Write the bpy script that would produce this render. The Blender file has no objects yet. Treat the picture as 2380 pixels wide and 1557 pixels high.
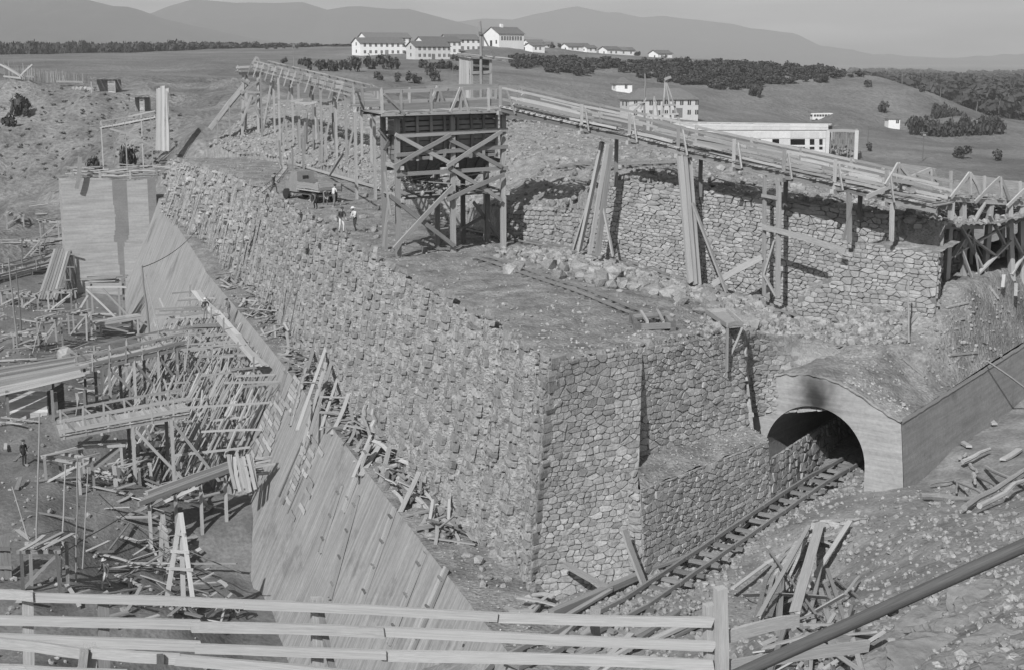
import bpy, math, random
import numpy as np
from mathutils import Vector, Matrix, noise as mnoise

# ------------------------------------------------------------------ camera
sc = bpy.context.scene
FPX, CXP, CYP, HZP, CAMZ = 3305.0, 1190.0, 778.5, 140.0, 11.5   # calibration in a 2380 x 1557 frame
PITCH = math.atan((CYP - HZP) / FPX)
cd = bpy.data.cameras.new('camera'); cam = bpy.data.objects.new('camera', cd)
sc.collection.objects.link(cam)
cd.sensor_width = 36.0; cd.lens = FPX / 2380.0 * 36.0
cd.clip_start = 0.3; cd.clip_end = 40000
cam.location = (0, 0, CAMZ); cam.rotation_euler = (math.pi / 2 - PITCH, 0, 0)
sc.camera = cam

# ------------------------------------------------------------------ sky, sun, exposure
SUN_EL = math.radians(39); SUN_H = Vector((-0.37, -0.929))
w = bpy.data.worlds.new('World'); sc.world = w; w.use_nodes = True
nt = w.node_tree; nt.nodes.clear()
sky = nt.nodes.new('ShaderNodeTexSky'); sky.sky_type = 'NISHITA'; sky.sun_disc = False
sky.sun_elevation = SUN_EL; sky.sun_rotation = math.atan2(SUN_H.x, SUN_H.y)
sky.air_density = 1.0; sky.dust_density = 1.0; sky.ozone_density = 1.0
bw = nt.nodes.new('ShaderNodeRGBToBW'); bg = nt.nodes.new('ShaderNodeBackground'); wo = nt.nodes.new('ShaderNodeOutputWorld')
bg.inputs[1].default_value = 0.078
nt.links.new(sky.outputs[0], bw.inputs[0])
tc = nt.nodes.new('ShaderNodeTexCoord'); mp = nt.nodes.new('ShaderNodeMapping'); mp.inputs['Scale'].default_value = (5, 5, 40)
cn = nt.nodes.new('ShaderNodeTexNoise'); cn.inputs['Scale'].default_value = 1.6; cn.inputs['Detail'].default_value = 6
cm = nt.nodes.new('ShaderNodeMapRange'); cm.inputs[1].default_value = .38; cm.inputs[2].default_value = .68; cm.inputs[3].default_value = .85; cm.inputs[4].default_value = 1.6
mm = nt.nodes.new('ShaderNodeMath'); mm.operation = 'MULTIPLY'
nt.links.new(tc.outputs['Generated'], mp.inputs[0]); nt.links.new(mp.outputs[0], cn.inputs['Vector']); nt.links.new(cn.outputs[0], cm.inputs[0])
nt.links.new(cm.outputs[0], mm.inputs[0]); nt.links.new(bw.outputs[0], mm.inputs[1]); nt.links.new(mm.outputs[0], bg.inputs[0])
nt.links.new(bg.outputs[0], wo.inputs[0])
sl = bpy.data.lights.new('sun', 'SUN'); sl.energy = 3.9; sl.angle = math.radians(0.55); sl.color = (1, 1, 1)
so = bpy.data.objects.new('sun', sl); sc.collection.objects.link(so)
to_sun = Vector((SUN_H.x * math.cos(SUN_EL), SUN_H.y * math.cos(SUN_EL), math.sin(SUN_EL))).normalized()
so.rotation_euler = to_sun.to_track_quat('Z', 'Y').to_euler(); so.location = (-60, -60, 90)
vs = sc.view_settings; vs.view_transform = 'Standard'; vs.look = 'None'; vs.exposure = 0.5; vs.gamma = 1.0
sc.cycles.use_denoising = True; sc.cycles.max_bounces = 5; sc.cycles.diffuse_bounces = 3; sc.cycles.volume_bounces = 1
sc.cycles.transparent_max_bounces = 6

# ------------------------------------------------------------------ helpers
R = random.Random(7)
C = sc.collection
cp, sp = math.cos(PITCH), math.sin(PITCH)
def ray(u, v):
    b = (CYP - v) / FPX
    return Vector(((u - CXP) / FPX, cp + b * sp, -sp + b * cp))
def on(u, v, z=0.0):                       # frame point -> place at height z
    r = ray(u, v); t = (z - CAMZ) / r.z; return Vector((r.x * t, r.y * t, z))
def at(u, v, Y):                           # frame point -> place at distance Y
    r = ray(u, v); t = Y / r.y; return Vector((r.x * t, Y, CAMZ + r.z * t))
def prj(p):
    dz = p[2] - CAMZ; D = p[1] * cp - dz * sp
    return (CXP + FPX * p[0] / D, CYP - FPX * (p[1] * sp + dz * cp) / D, D)
class VPl:                                 # vertical plane through two plan points
    def __init__(s, a, b):
        s.a = Vector((a[0], a[1], 0)); d = Vector((b[0] - a[0], b[1] - a[1], 0)); s.d = d.normalized(); s.n = Vector((s.d.y, -s.d.x, 0))
    def __call__(s, u, v, off=0.0):
        r = ray(u, v); a = s.a + s.n * off - Vector((0, 0, CAMZ)); a.z = 0
        t = (s.a + s.n * off).dot(s.n) / r.dot(s.n); p = r * t; p.z += CAMZ; return p
def V3(*a): return Vector(a)
def fbm(x, y, z=0, o=4): return mnoise.fractal(Vector((x, y, z)), 0.8, 2.0, o)
def sstep(a, b, x):
    t = min(1, max(0, (x - a) / (b - a))); return t * t * (3 - 2 * t)

def tag(o, label=None, cat=None, group=None, kind=None):
    if label: o['label'] = label
    if cat: o['category'] = cat
    if group: o['group'] = group
    if kind: o['kind'] = kind
    elif cat: o['kind'] = 'thing'
    return o
def thing(name, label, cat, loc=(0, 0, 0), group=None):
    o = bpy.data.objects.new(name, None); o.empty_display_size = .3; C.objects.link(o); o.location = loc
    return tag(o, label, cat, group)
def absloc(o):
    v = Vector(o.location)
    while o.parent: o = o.parent; v = v + o.location
    return v
def link(name, me, parent=None, M=None):
    o = bpy.data.objects.new(name, me); C.objects.link(o)
    if parent is not None: o.parent = parent
    if M is not None:
        M = M.copy()
        if parent is not None: M.translation = M.translation - absloc(parent)
        o.matrix_basis = M
    return o
def newmesh(name, verts, faces, mat, smooth=False, uv=None, mats=None, mi=None):
    me = bpy.data.meshes.new(name); me.from_pydata([tuple(v) for v in verts], [], faces)
    for m in (mats or [mat]): me.materials.append(m)
    if mi: me.polygons.foreach_set('material_index', mi)
    if smooth: me.polygons.foreach_set('use_smooth', [True] * len(me.polygons))
    if uv is not None:
        l = me.uv_layers.new(name='UVMap'); li = np.empty(len(me.loops), dtype=np.int32); me.loops.foreach_get('vertex_index', li)
        l.data.foreach_set('uv', np.asarray(uv, dtype=np.float32)[li].ravel())
    me.update(); return me
def mobj(name, verts, faces, mat, parent=None, smooth=False, uv=None, mats=None, mi=None, origin=None):
    # verts in place coordinates; origin defaults to the parent's base or the mesh's lowest middle
    vv = [Vector(v) for v in verts]
    if origin is None:
        xs = [v.x for v in vv]; ys = [v.y for v in vv]; zs = [v.z for v in vv]
        origin = Vector(((min(xs) + max(xs)) / 2, (min(ys) + max(ys)) / 2, min(zs)))
    me = newmesh(name, [v - origin for v in vv], faces, mat, smooth, uv, mats, mi)
    return link(name, me, parent, Matrix.Translation(origin))

# ------------------------------------------------------------------ materials
def mk(name, col, var=.25, rnd=.15, ns=3.0, sc3=(1, 1, 1), bump=.3, rough=.92, coord='Object', fine=5.0, contrast=1.0, bdist=.03, line=None, blotch=None):
    m = bpy.data.materials.new(name); m.use_nodes = True; nt = m.node_tree; N = nt.nodes; L = nt.links
    b = N['Principled BSDF']; b.inputs['Roughness'].default_value = rough
    b.inputs['Specular IOR Level'].default_value = .25
    if coord == 'World': vec = N.new('ShaderNodeNewGeometry').outputs['Position']
    elif coord == 'UV': vec = N.new('ShaderNodeTexCoord').outputs['UV']
    else: vec = N.new('ShaderNodeTexCoord').outputs['Object']
    oi = N.new('ShaderNodeObjectInfo'); ge = N.new('ShaderNodeNewGeometry')
    rs = N.new('ShaderNodeMath'); rs.operation = 'ADD'; L.new(oi.outputs['Random'], rs.inputs[0]); L.new(ge.outputs['Random Per Island'], rs.inputs[1])
    fr = N.new('ShaderNodeMath'); fr.operation = 'FRACT'; L.new(rs.outputs[0], fr.inputs[0])
    mp = N.new('ShaderNodeMapping'); mp.inputs['Scale'].default_value = sc3; L.new(vec, mp.inputs['Vector'])
    va = mp.outputs[0]
    if coord == 'Object':
        of = N.new('ShaderNodeVectorMath'); of.operation = 'ADD'; s2 = N.new('ShaderNodeMath'); s2.operation = 'MULTIPLY'; s2.inputs[1].default_value = 57.0
        L.new(fr.outputs[0], s2.inputs[0]); L.new(va, of.inputs[0]); L.new(s2.outputs[0], of.inputs[1]); va = of.outputs[0]
    n1 = N.new('ShaderNodeTexNoise'); n1.inputs['Scale'].default_value = ns; n1.inputs['Detail'].default_value = 7; n1.inputs['Roughness'].default_value = .65; L.new(va, n1.inputs['Vector'])
    n2 = N.new('ShaderNodeTexNoise'); n2.inputs['Scale'].default_value = ns * fine; n2.inputs['Detail'].default_value = 4; L.new(va, n2.inputs['Vector'])
    mr = N.new('ShaderNodeMapRange'); mr.inputs[1].default_value = .5 - .25 / contrast; mr.inputs[2].default_value = .5 + .25 / contrast
    mr.inputs[3].default_value = 1 - var; mr.inputs[4].default_value = 1 + var; L.new(n1.outputs[0], mr.inputs[0])
    m2 = N.new('ShaderNodeMapRange'); m2.inputs[1].default_value = .3; m2.inputs[2].default_value = .7; m2.inputs[3].default_value = 1 - var * .6; m2.inputs[4].default_value = 1 + var * .6; L.new(n2.outputs[0], m2.inputs[0])
    m3 = N.new('ShaderNodeMapRange'); m3.inputs[3].default_value = 1 - rnd; m3.inputs[4].default_value = 1 + rnd; L.new(fr.outputs[0], m3.inputs[0])
    a = N.new('ShaderNodeMath'); a.operation = 'MULTIPLY'; L.new(mr.outputs[0], a.inputs[0]); L.new(m2.outputs[0], a.inputs[1])
    c = N.new('ShaderNodeMath'); c.operation = 'MULTIPLY'; L.new(a.outputs[0], c.inputs[0]); L.new(m3.outputs[0], c.inputs[1])
    out = c.outputs[0]
    if line:      # fine board marks: (axis scale vector, strength)
        ml = N.new('ShaderNodeMapping'); ml.inputs['Scale'].default_value = line[0]; L.new(vec, ml.inputs['Vector'])
        nl = N.new('ShaderNodeTexNoise'); nl.inputs['Scale'].default_value = 1.0; nl.inputs['Detail'].default_value = 5; nl.inputs['Roughness'].default_value = .75; L.new(ml.outputs[0], nl.inputs['Vector'])
        rl = N.new('ShaderNodeMapRange'); rl.inputs[1].default_value = .3; rl.inputs[2].default_value = .7; rl.inputs[3].default_value = 1 - line[1]; rl.inputs[4].default_value = 1 + line[1]; L.new(nl.outputs[0], rl.inputs[0])
        q = N.new('ShaderNodeMath'); q.operation = 'MULTIPLY'; L.new(out, q.inputs[0]); L.new(rl.outputs[0], q.inputs[1]); out = q.outputs[0]
    if blotch:    # stains / patches of another tone: (scale, threshold, factor)
        nb = N.new('ShaderNodeTexNoise'); nb.inputs['Scale'].default_value = blotch[0]; nb.inputs['Detail'].default_value = 6; nb.inputs['Roughness'].default_value = .7; L.new(vec, nb.inputs['Vector'])
        rb = N.new('ShaderNodeMapRange'); rb.inputs[1].default_value = blotch[1]; rb.inputs[2].default_value = blotch[1] + .08; rb.inputs[3].default_value = 1; rb.inputs[4].default_value = blotch[2]; L.new(nb.outputs[0], rb.inputs[0])
        q = N.new('ShaderNodeMath'); q.operation = 'MULTIPLY'; L.new(out, q.inputs[0]); L.new(rb.outputs[0], q.inputs[1]); out = q.outputs[0]
    f = N.new('ShaderNodeMath'); f.operation = 'MULTIPLY'; f.inputs[1].default_value = col; L.new(out, f.inputs[0])
    cc = N.new('ShaderNodeCombineColor')
    for i in range(3): L.new(f.outputs[0], cc.inputs[i])
    L.new(cc.outputs[0], b.inputs['Base Color'])
    if bump:
        bm = N.new('ShaderNodeBump'); bm.inputs['Strength'].default_value = bump; bm.inputs['Distance'].default_value = bdist
        ad = N.new('ShaderNodeMath'); ad.operation = 'ADD'; L.new(n1.outputs[0], ad.inputs[0]); L.new(n2.outputs[0], ad.inputs[1])
        L.new(ad.outputs[0], bm.inputs['Height']); L.new(bm.outputs[0], b.inputs['Normal'])
    return m
m_stone = mk('rubble stone', .27, .28, .24, 2.2, bump=.6, coord='World', bdist=.05)
m_stone2 = mk('dressed stone', .27, .22, .22, 2.5, bump=.5, coord='World', bdist=.04)
m_rock = mk('broken rock', .24, .3, .28, 1.8, bump=.6, bdist=.08)
m_mortar = mk('lime mortar', .29, .22, .03, 2.0, bump=.7, coord='World', fine=6, bdist=.06, blotch=(.45, .6, .78))
m_fill = mk('mortared rubble infill', .262, .38, .03, 3.2, bump=1.0, coord='World', fine=3.2, bdist=.14, contrast=1.7)
m_rib = mk('flat rib stones', .24, .28, .25, 2.5, bump=.6, coord='World', bdist=.05)
m_earth = mk('trodden earth', .205, .36, .02, .6, bump=.6, coord='World', fine=11, bdist=.1, contrast=1.5)
m_plat = mk('stony earth of the dam top', .195, .38, .02, .6, bump=.9, coord='World', fine=10, bdist=.14, contrast=1.6, blotch=(.9, .62, 1.35))
m_gravel = mk('gravel heap', .23, .35, .02, 1.5, bump=.9, coord='World', fine=5, bdist=.12, contrast=1.3)
m_hill = mk('dry grass land', .15, .34, .02, .03, bump=.9, coord='World', fine=22, bdist=1.2, contrast=1.5, blotch=(.05, .62, 1.25))
m_gap = mk('shade-toned dry joints', .16, .3, .02, 3, bump=.5, coord='World')  # wall core darkened to carry the shade inside dry-laid joints
m_pit = mk('dark excavation earth', .135, .32, .02, .3, bump=.7, coord='World', fine=14, bdist=.12, contrast=1.4, blotch=(.18, .6, .6))  # darker, blotchy earth for the excavation floor
m_crop = mk('weathered bedrock', .17, .3, .1, 1.2, bump=.9, fine=6, bdist=.1)
m_bank = mk('excavated bank', .165, .42, .02, .09, bump=.9, coord='World', fine=16, bdist=.5, contrast=1.5)
m_mount = mk('mountain woodland', .05, .3, .02, .002, bump=0, coord='World', fine=6)
m_pebble = mk('pale pebbles', .29, .2, .35, 3, bump=0)
m_wood = mk('weathered timber', .27, .3, .3, 2.2, (1, 4, 4), bump=.25, fine=3, bdist=.01)
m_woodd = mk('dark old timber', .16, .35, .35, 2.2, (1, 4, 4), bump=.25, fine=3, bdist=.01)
m_woodl = mk('fresh sawn timber', .34, .2, .15, 2.2, (1, 4, 4), bump=.2, fine=3, bdist=.01)
m_rail_l = mk('pale weathered fence timber', .34, .22, .06, 2.0, (1.6, 5, 5), bump=.3, fine=3, bdist=.01, blotch=(1.2, .62, .8))
m_conc = mk('board-marked concrete', .25, .12, .03, .35, bump=.35, coord='UV', fine=12, bdist=.03, line=((3.2, .16, 1), .36), blotch=(.22, .56, .72))
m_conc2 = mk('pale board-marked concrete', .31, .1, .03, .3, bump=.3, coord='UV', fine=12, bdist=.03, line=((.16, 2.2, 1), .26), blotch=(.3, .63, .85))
m_port = mk('weathered portal concrete', .30, .16, .03, .5, bump=.4, coord='UV', fine=10, bdist=.04, line=((.2, 3.5, 1), .24), blotch=(.5, .6, .8))
def soot(m, cx, cy, sx, sy):
    nt = m.node_tree; N = nt.nodes; L = nt.links; b = N['Principled BSDF']; src = b.inputs['Base Color'].links[0].from_socket
    uv = N.new('ShaderNodeTexCoord'); mp = N.new('ShaderNodeMapping'); mp.vector_type = 'POINT'; mp.inputs['Location'].default_value = (-cx / sx, -cy / sy, 0); mp.inputs['Scale'].default_value = (1 / sx, 1 / sy, 0); L.new(uv.outputs['UV'], mp.inputs[0])
    ln = N.new('ShaderNodeVectorMath'); ln.operation = 'LENGTH'; L.new(mp.outputs[0], ln.inputs[0]); nz_ = N.new('ShaderNodeTexNoise'); nz_.inputs['Scale'].default_value = 1.2; L.new(uv.outputs['UV'], nz_.inputs['Vector'])
    ad = N.new('ShaderNodeMath'); ad.operation = 'ADD'; L.new(ln.outputs['Value'], ad.inputs[0]); L.new(nz_.outputs[0], ad.inputs[1])
    mr = N.new('ShaderNodeMapRange'); mr.interpolation_type = 'SMOOTHSTEP'; mr.inputs[1].default_value = .55; mr.inputs[2].default_value = 1.6; mr.inputs[3].default_value = .12; mr.inputs[4].default_value = 1.0; L.new(ad.outputs[0], mr.inputs[0])
    mx = N.new('ShaderNodeVectorMath'); mx.operation = 'SCALE'; L.new(src, mx.inputs[0]); L.new(mr.outputs[0], mx.inputs['Scale']); L.new(mx.outputs[0], b.inputs['Base Color'])
soot(m_port, -2.5, -3.7, 1.35, 1.9)
m_concr = mk('rough concrete', .26, .15, .03, .5, bump=.4, coord='UV', fine=10, bdist=.04, line=((.2, 3.0, 1), .22), blotch=(.35, .58, .75))
m_concs = mk('damp stained and shade-dark concrete', .19, .15, .03, .5, bump=.3, coord='UV', fine=10, bdist=.03, line=((.35, 6.0, 1), .12))
m_white = mk('lime washed plaster', .66, .06, .05, .6, bump=.1, coord='Object')
m_plaster = mk('grey plaster', .45, .1, .1, .6, bump=.1)
m_pale = mk('bleached boards', .46, .18, .15, 2.2, (1, 4, 4), bump=.2, fine=3, bdist=.01)
m_roof = mk('roof tiles', .13, .2, .15, 1.2, bump=.3, fine=8)
m_iron = mk('rusty iron', .12, .3, .2, 4, bump=.3, rough=.7)
m_pipe = mk('dark painted pipe', .085, .3, .05, 3, bump=.1, rough=.6)
m_steel = mk('worn rail steel', .2, .25, .1, 4, (.4, 3, 3), bump=.2, rough=.5)
m_dark = mk('dark opening', .02, .1, .05, 1, bump=0)
m_glass = mk('dark window glass', .04, .1, .1, 1, bump=0, rough=.15)
m_leaf = mk('shrub leaves', .042, .35, .4, 1.5, bump=0, rough=.7)
m_weed = mk('dry weeds', .12, .3, .3, 1.5, bump=0)
m_bark = mk('bark', .12, .3, .2, 3, bump=.4)
m_cdark = mk('dark work cloth', .045, .3, .3, 6, bump=.2)
m_cmid = mk('grey work cloth', .16, .25, .3, 6, bump=.2)
m_clight = mk('pale shirt cloth', .5, .15, .15, 6, bump=.2)
m_skin = mk('skin', .3, .1, .15, 6, bump=0, rough=.6)
m_hair = mk('dark hair', .03, .2, .2, 10, bump=.2)
m_paint = mk('dull vehicle paint', .2, .15, .1, 2, bump=.05, rough=.5)
m_cream = mk('cream vehicle paint', .62, .08, .05, 2, bump=.03, rough=.4)
m_tyre = mk('tyre rubber', .03, .2, .1, 5, bump=.1)
m_tarp = mk('canvas', .28, .2, .2, 2, bump=.4)

# ------------------------------------------------------------------ shared timber meshes
def make_board(seed, mat, bow=.0, seg=4):
    r = random.Random(seed); vs = []; fs = []; by, bz, tw_ = r.uniform(-1, 1) * bow, r.uniform(-1, 1) * bow, r.uniform(-.15, .15)
    for i in range(seg + 1):
        x = -.5 + i / seg; oy = math.sin(i / seg * math.pi) * by + r.uniform(-.03, .03); oz = math.sin(i / seg * math.pi) * bz + r.uniform(-.03, .03)
        for (y, z) in ((-.5, -.5), (.5, -.5), (.5, .5), (-.5, .5)):
            e = r.uniform(-.02, .0) if i in (0, seg) else 0
            vs.append((x + (e if i else -e), y * r.uniform(.93, 1.03) + oy, z * r.uniform(.93, 1.03) + oz))
    for i in range(seg):
        for k in range(4):
            a = i * 4 + k; b = i * 4 + (k + 1) % 4; fs.append((a, b, b + 4, a + 4))
    fs.append((3, 2, 1, 0)); q = seg * 4; fs.append((q, q + 1, q + 2, q + 3))
    return newmesh('timber', vs, fs, mat)
def make_log(seed, mat, seg=5, n=7):
    r = random.Random(seed); vs = []; fs = []
    for i in range(seg + 1):
        x = -.5 + i / seg; t = .5 * (1.0 - .3 * i / seg); oy = r.uniform(-.25, .25) * (0 < i < seg); oz = r.uniform(-.25, .25) * (0 < i < seg)
        for k in range(n):
            a = 2 * math.pi * k / n; rr = t * r.uniform(.92, 1.06); vs.append((x, rr * math.cos(a) + oy, rr * math.sin(a) + oz))
    for i in range(seg):
        for k in range(n):
            a = i * n + k; b = i * n + (k + 1) % n; fs.append((a, b, b + n, a + n))
    fs.append(tuple(range(n - 1, -1, -1))); fs.append(tuple(seg * n + k for k in range(n)))
    return newmesh('round_timber', vs, fs, mat)
def make_tube(mat, n=20):
    vs = [(x, .5 * math.cos(6.28318 * k / n), .5 * math.sin(6.28318 * k / n)) for x in (-.5, .5) for k in range(n)]
    return newmesh('tube', vs, [(k, (k + 1) % n, (k + 1) % n + n, k + n) for k in range(n)] + [tuple(range(n - 1, -1, -1)), tuple(range(n, 2 * n))], mat, True)
BOARD = {}
for nm, mt in (('w', m_wood), ('d', m_woodd), ('l', m_woodl), ('f', m_rail_l), ('i', m_iron), ('s', m_steel), ('k', m_pale), ('t', m_tarp), ('c', m_concr)):
    BOARD[nm] = [make_board(10 + i, mt, (.1, .2, .3, .45, .6)[i]) for i in range(5)]
LOG = {'w': [make_log(30 + i, m_wood) for i in range(4)], 'd': [make_log(40 + i, m_woodd) for i in range(4)], 'i': [make_log(50, m_iron)], 'p': [make_tube(m_pipe)]}
def bmat(p0, p1, w, h, roll=0.0, up=None):
    d = p1 - p0; L = d.length
    if L < 1e-4: L = 1e-4; d = Vector((1, 0, 0)) * L
    x = d / L; z = Vector((0, 0, 1)) if up is None else Vector(up)
    if abs(x.dot(z)) > .98: z = Vector((0.35, -.93, 0))
    y = z.cross(x).normalized(); z = x.cross(y)
    if roll: y, z = y * math.cos(roll) + z * math.sin(roll), z * math.cos(roll) - y * math.sin(roll)
    c = (p0 + p1) / 2
    return Matrix(((x.x * L, y.x * w, z.x * h, c.x), (x.y * L, y.y * w, z.y * h, c.y), (x.z * L, y.z * w, z.z * h, c.z), (0, 0, 0, 1)))
def beam(parent, name, p0, p1, w=.15, h=.15, mat='w', roll=0.0, up=None):
    return link(name, R.choice(BOARD[mat][:2] if name in ('post', 'leg', 'rail_post', 'beam', 'stringer') else BOARD[mat]), parent, bmat(Vector(p0), Vector(p1), w, h, roll, up))
def pole(parent, name, p0, p1, d=.14, mat='w'):
    return link(name, R.choice(LOG[mat]), parent, bmat(Vector(p0), Vector(p1), d, d, R.uniform(0, 6)))
def loose(name, p0, p1, w, h, mat, label, cat, group, roll=0.0, up=None):
    return tag(beam(None, name, p0, p1, w, h, mat, roll, up), label, cat, group)

def grid_obj(name, P, nu, nv, mat, parent=None, smooth=True, uvf=None, skip=None, flip=False):
    vs = []; uv = []
    for j in range(nv + 1):
        for i in range(nu + 1):
            p = P(i / nu, j / nv); vs.append(p); uv.append(uvf(i / nu, j / nv) if uvf else (p[0], p[1]))
    fs = []
    for j in range(nv):
        for i in range(nu):
            if skip and skip((i + .5) / nu, (j + .5) / nv): continue
            a = j * (nu + 1) + i; f = (a, a + 1, a + nu + 2, a + nu + 1); fs.append(f[::-1] if flip else f)
    return mobj(name, vs, fs, mat, parent, smooth, uv)
def boxmesh(lo, hi):
    (a, b, c), (d, e, f) = lo, hi
    return [(a, b, c), (d, b, c), (d, e, c), (a, e, c), (a, b, f), (d, b, f), (d, e, f), (a, e, f)], [(3, 2, 1, 0), (4, 5, 6, 7), (0, 1, 5, 4), (1, 2, 6, 5), (2, 3, 7, 6), (3, 0, 4, 7)]

def polyline(pts):
    pts = [Vector(p) for p in pts]; seg = [(pts[i + 1] - pts[i]).length for i in range(len(pts) - 1)]; tot = sum(seg)
    def f(t):
        s = t * tot
        for i, l in enumerate(seg):
            if s <= l or i == len(seg) - 1: return pts[i].lerp(pts[i + 1], s / l if l else 0)
            s -= l
    f.length = tot; return f
def rbf(pts, c=1.5):
    P = np.array(pts, float); xy = P[:, :2]; D = np.sqrt(((xy[:, None] - xy[None]) ** 2).sum(-1) + c * c)
    n = len(P); A = np.zeros((n + 1, n + 1)); A[:n, :n] = D; A[:n, n] = 1; A[n, :n] = 1
    W = np.linalg.solve(A, np.append(P[:, 2], 0))
    def f(X, Y):
        X = np.atleast_1d(np.asarray(X, float)); Y = np.atleast_1d(np.asarray(Y, float))
        out = np.full(X.shape, W[n])
        for i in range(n): out = out + W[i] * np.sqrt((X - xy[i, 0]) ** 2 + (Y - xy[i, 1]) ** 2 + c * c)
        return out
    ww = W.tolist(); q = xy.tolist(); cc = c * c
    def fs_(x, y):
        o = ww[n]
        for i in range(n):
            dx = x - q[i][0]; dy = y - q[i][1]; o += ww[i] * (dx * dx + dy * dy + cc) ** .5
        return o
    f.s = fs_
    return f

# ------------------------------------------------------------------ rubble masonry: irregular cells -> single stones
def cells(w, h, rowh, aspect, r, jit=.27, k=1.6, drop=.13, bigp=.035):
    pts = []; b = 0
    while b < h:
        rh = rowh * r.uniform(.7, 1.3); a = -r.random() * rowh
        while a < w + rowh:
            ww = rh * aspect * r.choice((.5, .7, .9, 1.1, 1.5)) * r.uniform(.85, 1.15)
            if r.random() > drop: pts.append((a + ww / 2 + r.uniform(-jit, jit) * ww * .3, (b + rh * .5 + r.uniform(-jit, jit) * rh))); a += ww
        b += rh
    big = [p for p in pts if r.random() < bigp]; R2 = rowh * 1.15
    pts = [p for p in pts if all((p is q) or abs(p[0] - q[0]) > R2 * aspect * .75 or abs(p[1] - q[1]) > R2 for q in big)] if len(big) < 200 else pts
    cs = rowh * aspect * 1.9; gd = {}
    pts = [(x, y * k) for x, y in pts]
    for i, (x, y) in enumerate(pts): gd.setdefault((int(x // cs), int(y // cs)), []).append(i)
    out = []
    for i, (x, y) in enumerate(pts):
        if not (0 <= x <= w): continue
        poly = [(0 if x - 3 < 0 else x - 3, max(0, y - 3)), (min(w, x + 3), max(0, y - 3)), (min(w, x + 3), min(h * k, y + 3)), (0 if x - 3 < 0 else x - 3, min(h * k, y + 3))]
        gx, gy = int(x // cs), int(y // cs); nb = []
        for ax in (gx - 1, gx, gx + 1):
            for ay in (gy - 1, gy, gy + 1): nb += gd.get((ax, ay), [])
        nb = sorted((j for j in nb if j != i), key=lambda j: (pts[j][0] - x) ** 2 + (pts[j][1] - y) ** 2)[:16]
        for j in nb:
            qx, qy = pts[j]; mx, my = (x + qx) / 2, (y + qy) / 2; nx, ny = qx - x, qy - y; new = []
            dd = [(p[0] - mx) * nx + (p[1] - my) * ny for p in poly]
            for a in range(len(poly)):
                b2 = (a + 1) % len(poly)
                if dd[a] <= 0: new.append(poly[a])
                if (dd[a] < 0) != (dd[b2] < 0) and dd[a] != dd[b2]:
                    t = dd[a] / (dd[a] - dd[b2]); new.append((poly[a][0] + (poly[b2][0] - poly[a][0]) * t, poly[a][1] + (poly[b2][1] - poly[a][1]) * t))
            poly = new
            if len(poly) < 3: break
        if len(poly) >= 3: out.append([(p[0], p[1] / k) for p in poly])
    return out
def stone_geo(poly, Mf, r, joint=.02, d0=-.04, dep=.08):
    # drop very short edges, clip corners a little, break long edges
    q = []
    for i, p in enumerate(poly):
        n = poly[(i + 1) % len(poly)]
        if math.hypot(p[0] - n[0], p[1] - n[1]) > .05: q.append(p)
    if len(q) < 3: return None
    cx = sum(p[0] for p in q) / len(q); cy = sum(p[1] for p in q) / len(q)
    rr = []
    for i, p in enumerate(q):
        a = q[i - 1]; b = q[(i + 1) % len(q)]; e1 = r.uniform(.06, .2); e2 = r.uniform(.06, .2)
        rr.append((p[0] + (a[0] - p[0]) * e1, p[1] + (a[1] - p[1]) * e1)); rr.append((p[0] + (b[0] - p[0]) * e2, p[1] + (b[1] - p[1]) * e2))
    q = rr; n = len(q); vs = []; size = max(math.hypot(p[0] - cx, p[1] - cy) for p in q)
    if size < .06: return None
    j = min(.5, joint / size * r.uniform(.5, 1.9)); tx, ty = r.uniform(-.5, .5), r.uniform(-.6, .3); dd = dep * r.uniform(.35, 1.45)
    for ring, (s, d) in enumerate(((1 - j, d0), (1 - j - .05, dd))):
        for (px, py) in q:
            jj = 1 + r.uniform(-.07, .05) * (ring > 0); x = (px - cx) * s * jj; y = (py - cy) * s * jj
            dz = d + (ring > 0) * ((x * tx + y * ty) * .28 + r.uniform(-.3, .15) * dd); vs.append(Mf(cx + x, cy + y, dz))
    vs.append(Mf(cx + r.uniform(-.3, .3) * size * .5, cy + r.uniform(-.3, .3) * size * .4, dd * r.uniform(.85, 1.4)))
    fs = []
    for i in range(n): a = i; b = (i + 1) % n; fs.append((a, b, b + n, a + n))
    for i in range(n): fs.append((n + i, n + (i + 1) % n, 2 * n))
    return vs, fs
class StoneSet:
    def __init__(s): s.items = []
    def add(s, g):
        if g: s.items.append(g)
    def build(s, parent, mat, n_single=300, name='stone', rest='stone_rubble'):
        def area(g):
            pp = [prj(v) for v in g[0]]; xs = [p[0] for p in pp]; ys = [p[1] for p in pp]
            if min(p[2] for p in pp) < 1: return 0
            if max(xs) < 0 or min(xs) > 2380 or max(ys) < 0 or min(ys) > 1557: return 0
            return (max(xs) - min(xs)) * (max(ys) - min(ys))
        it = sorted(s.items, key=area, reverse=True)
        for vs, fs in it[:n_single]:
            c = sum((Vector(v) for v in vs), Vector()) / len(vs)
            mobj(name, vs, fs, mat, parent, origin=c)
        V = []; F = []
        for vs, fs in it[n_single:]:
            o = len(V); V += vs; F += [tuple(i + o for i in f) for f in fs]
        if V: tag(mobj(rest, V, F, mat, parent), kind='stuff')
def quadmap(p00, p10, p11, p01, w, h, sub=None):
    p00, p10, p11, p01 = map(Vector, (p00, p10, p11, p01)); n = (p10 - p00).cross(p01 - p00).normalized()
    def f(a, b, d):
        s, t = a / w, b / h; p = p00.lerp(p10, s).lerp(p01.lerp(p11, s), t); return p + n * d
    f.n = n; return f
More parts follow.
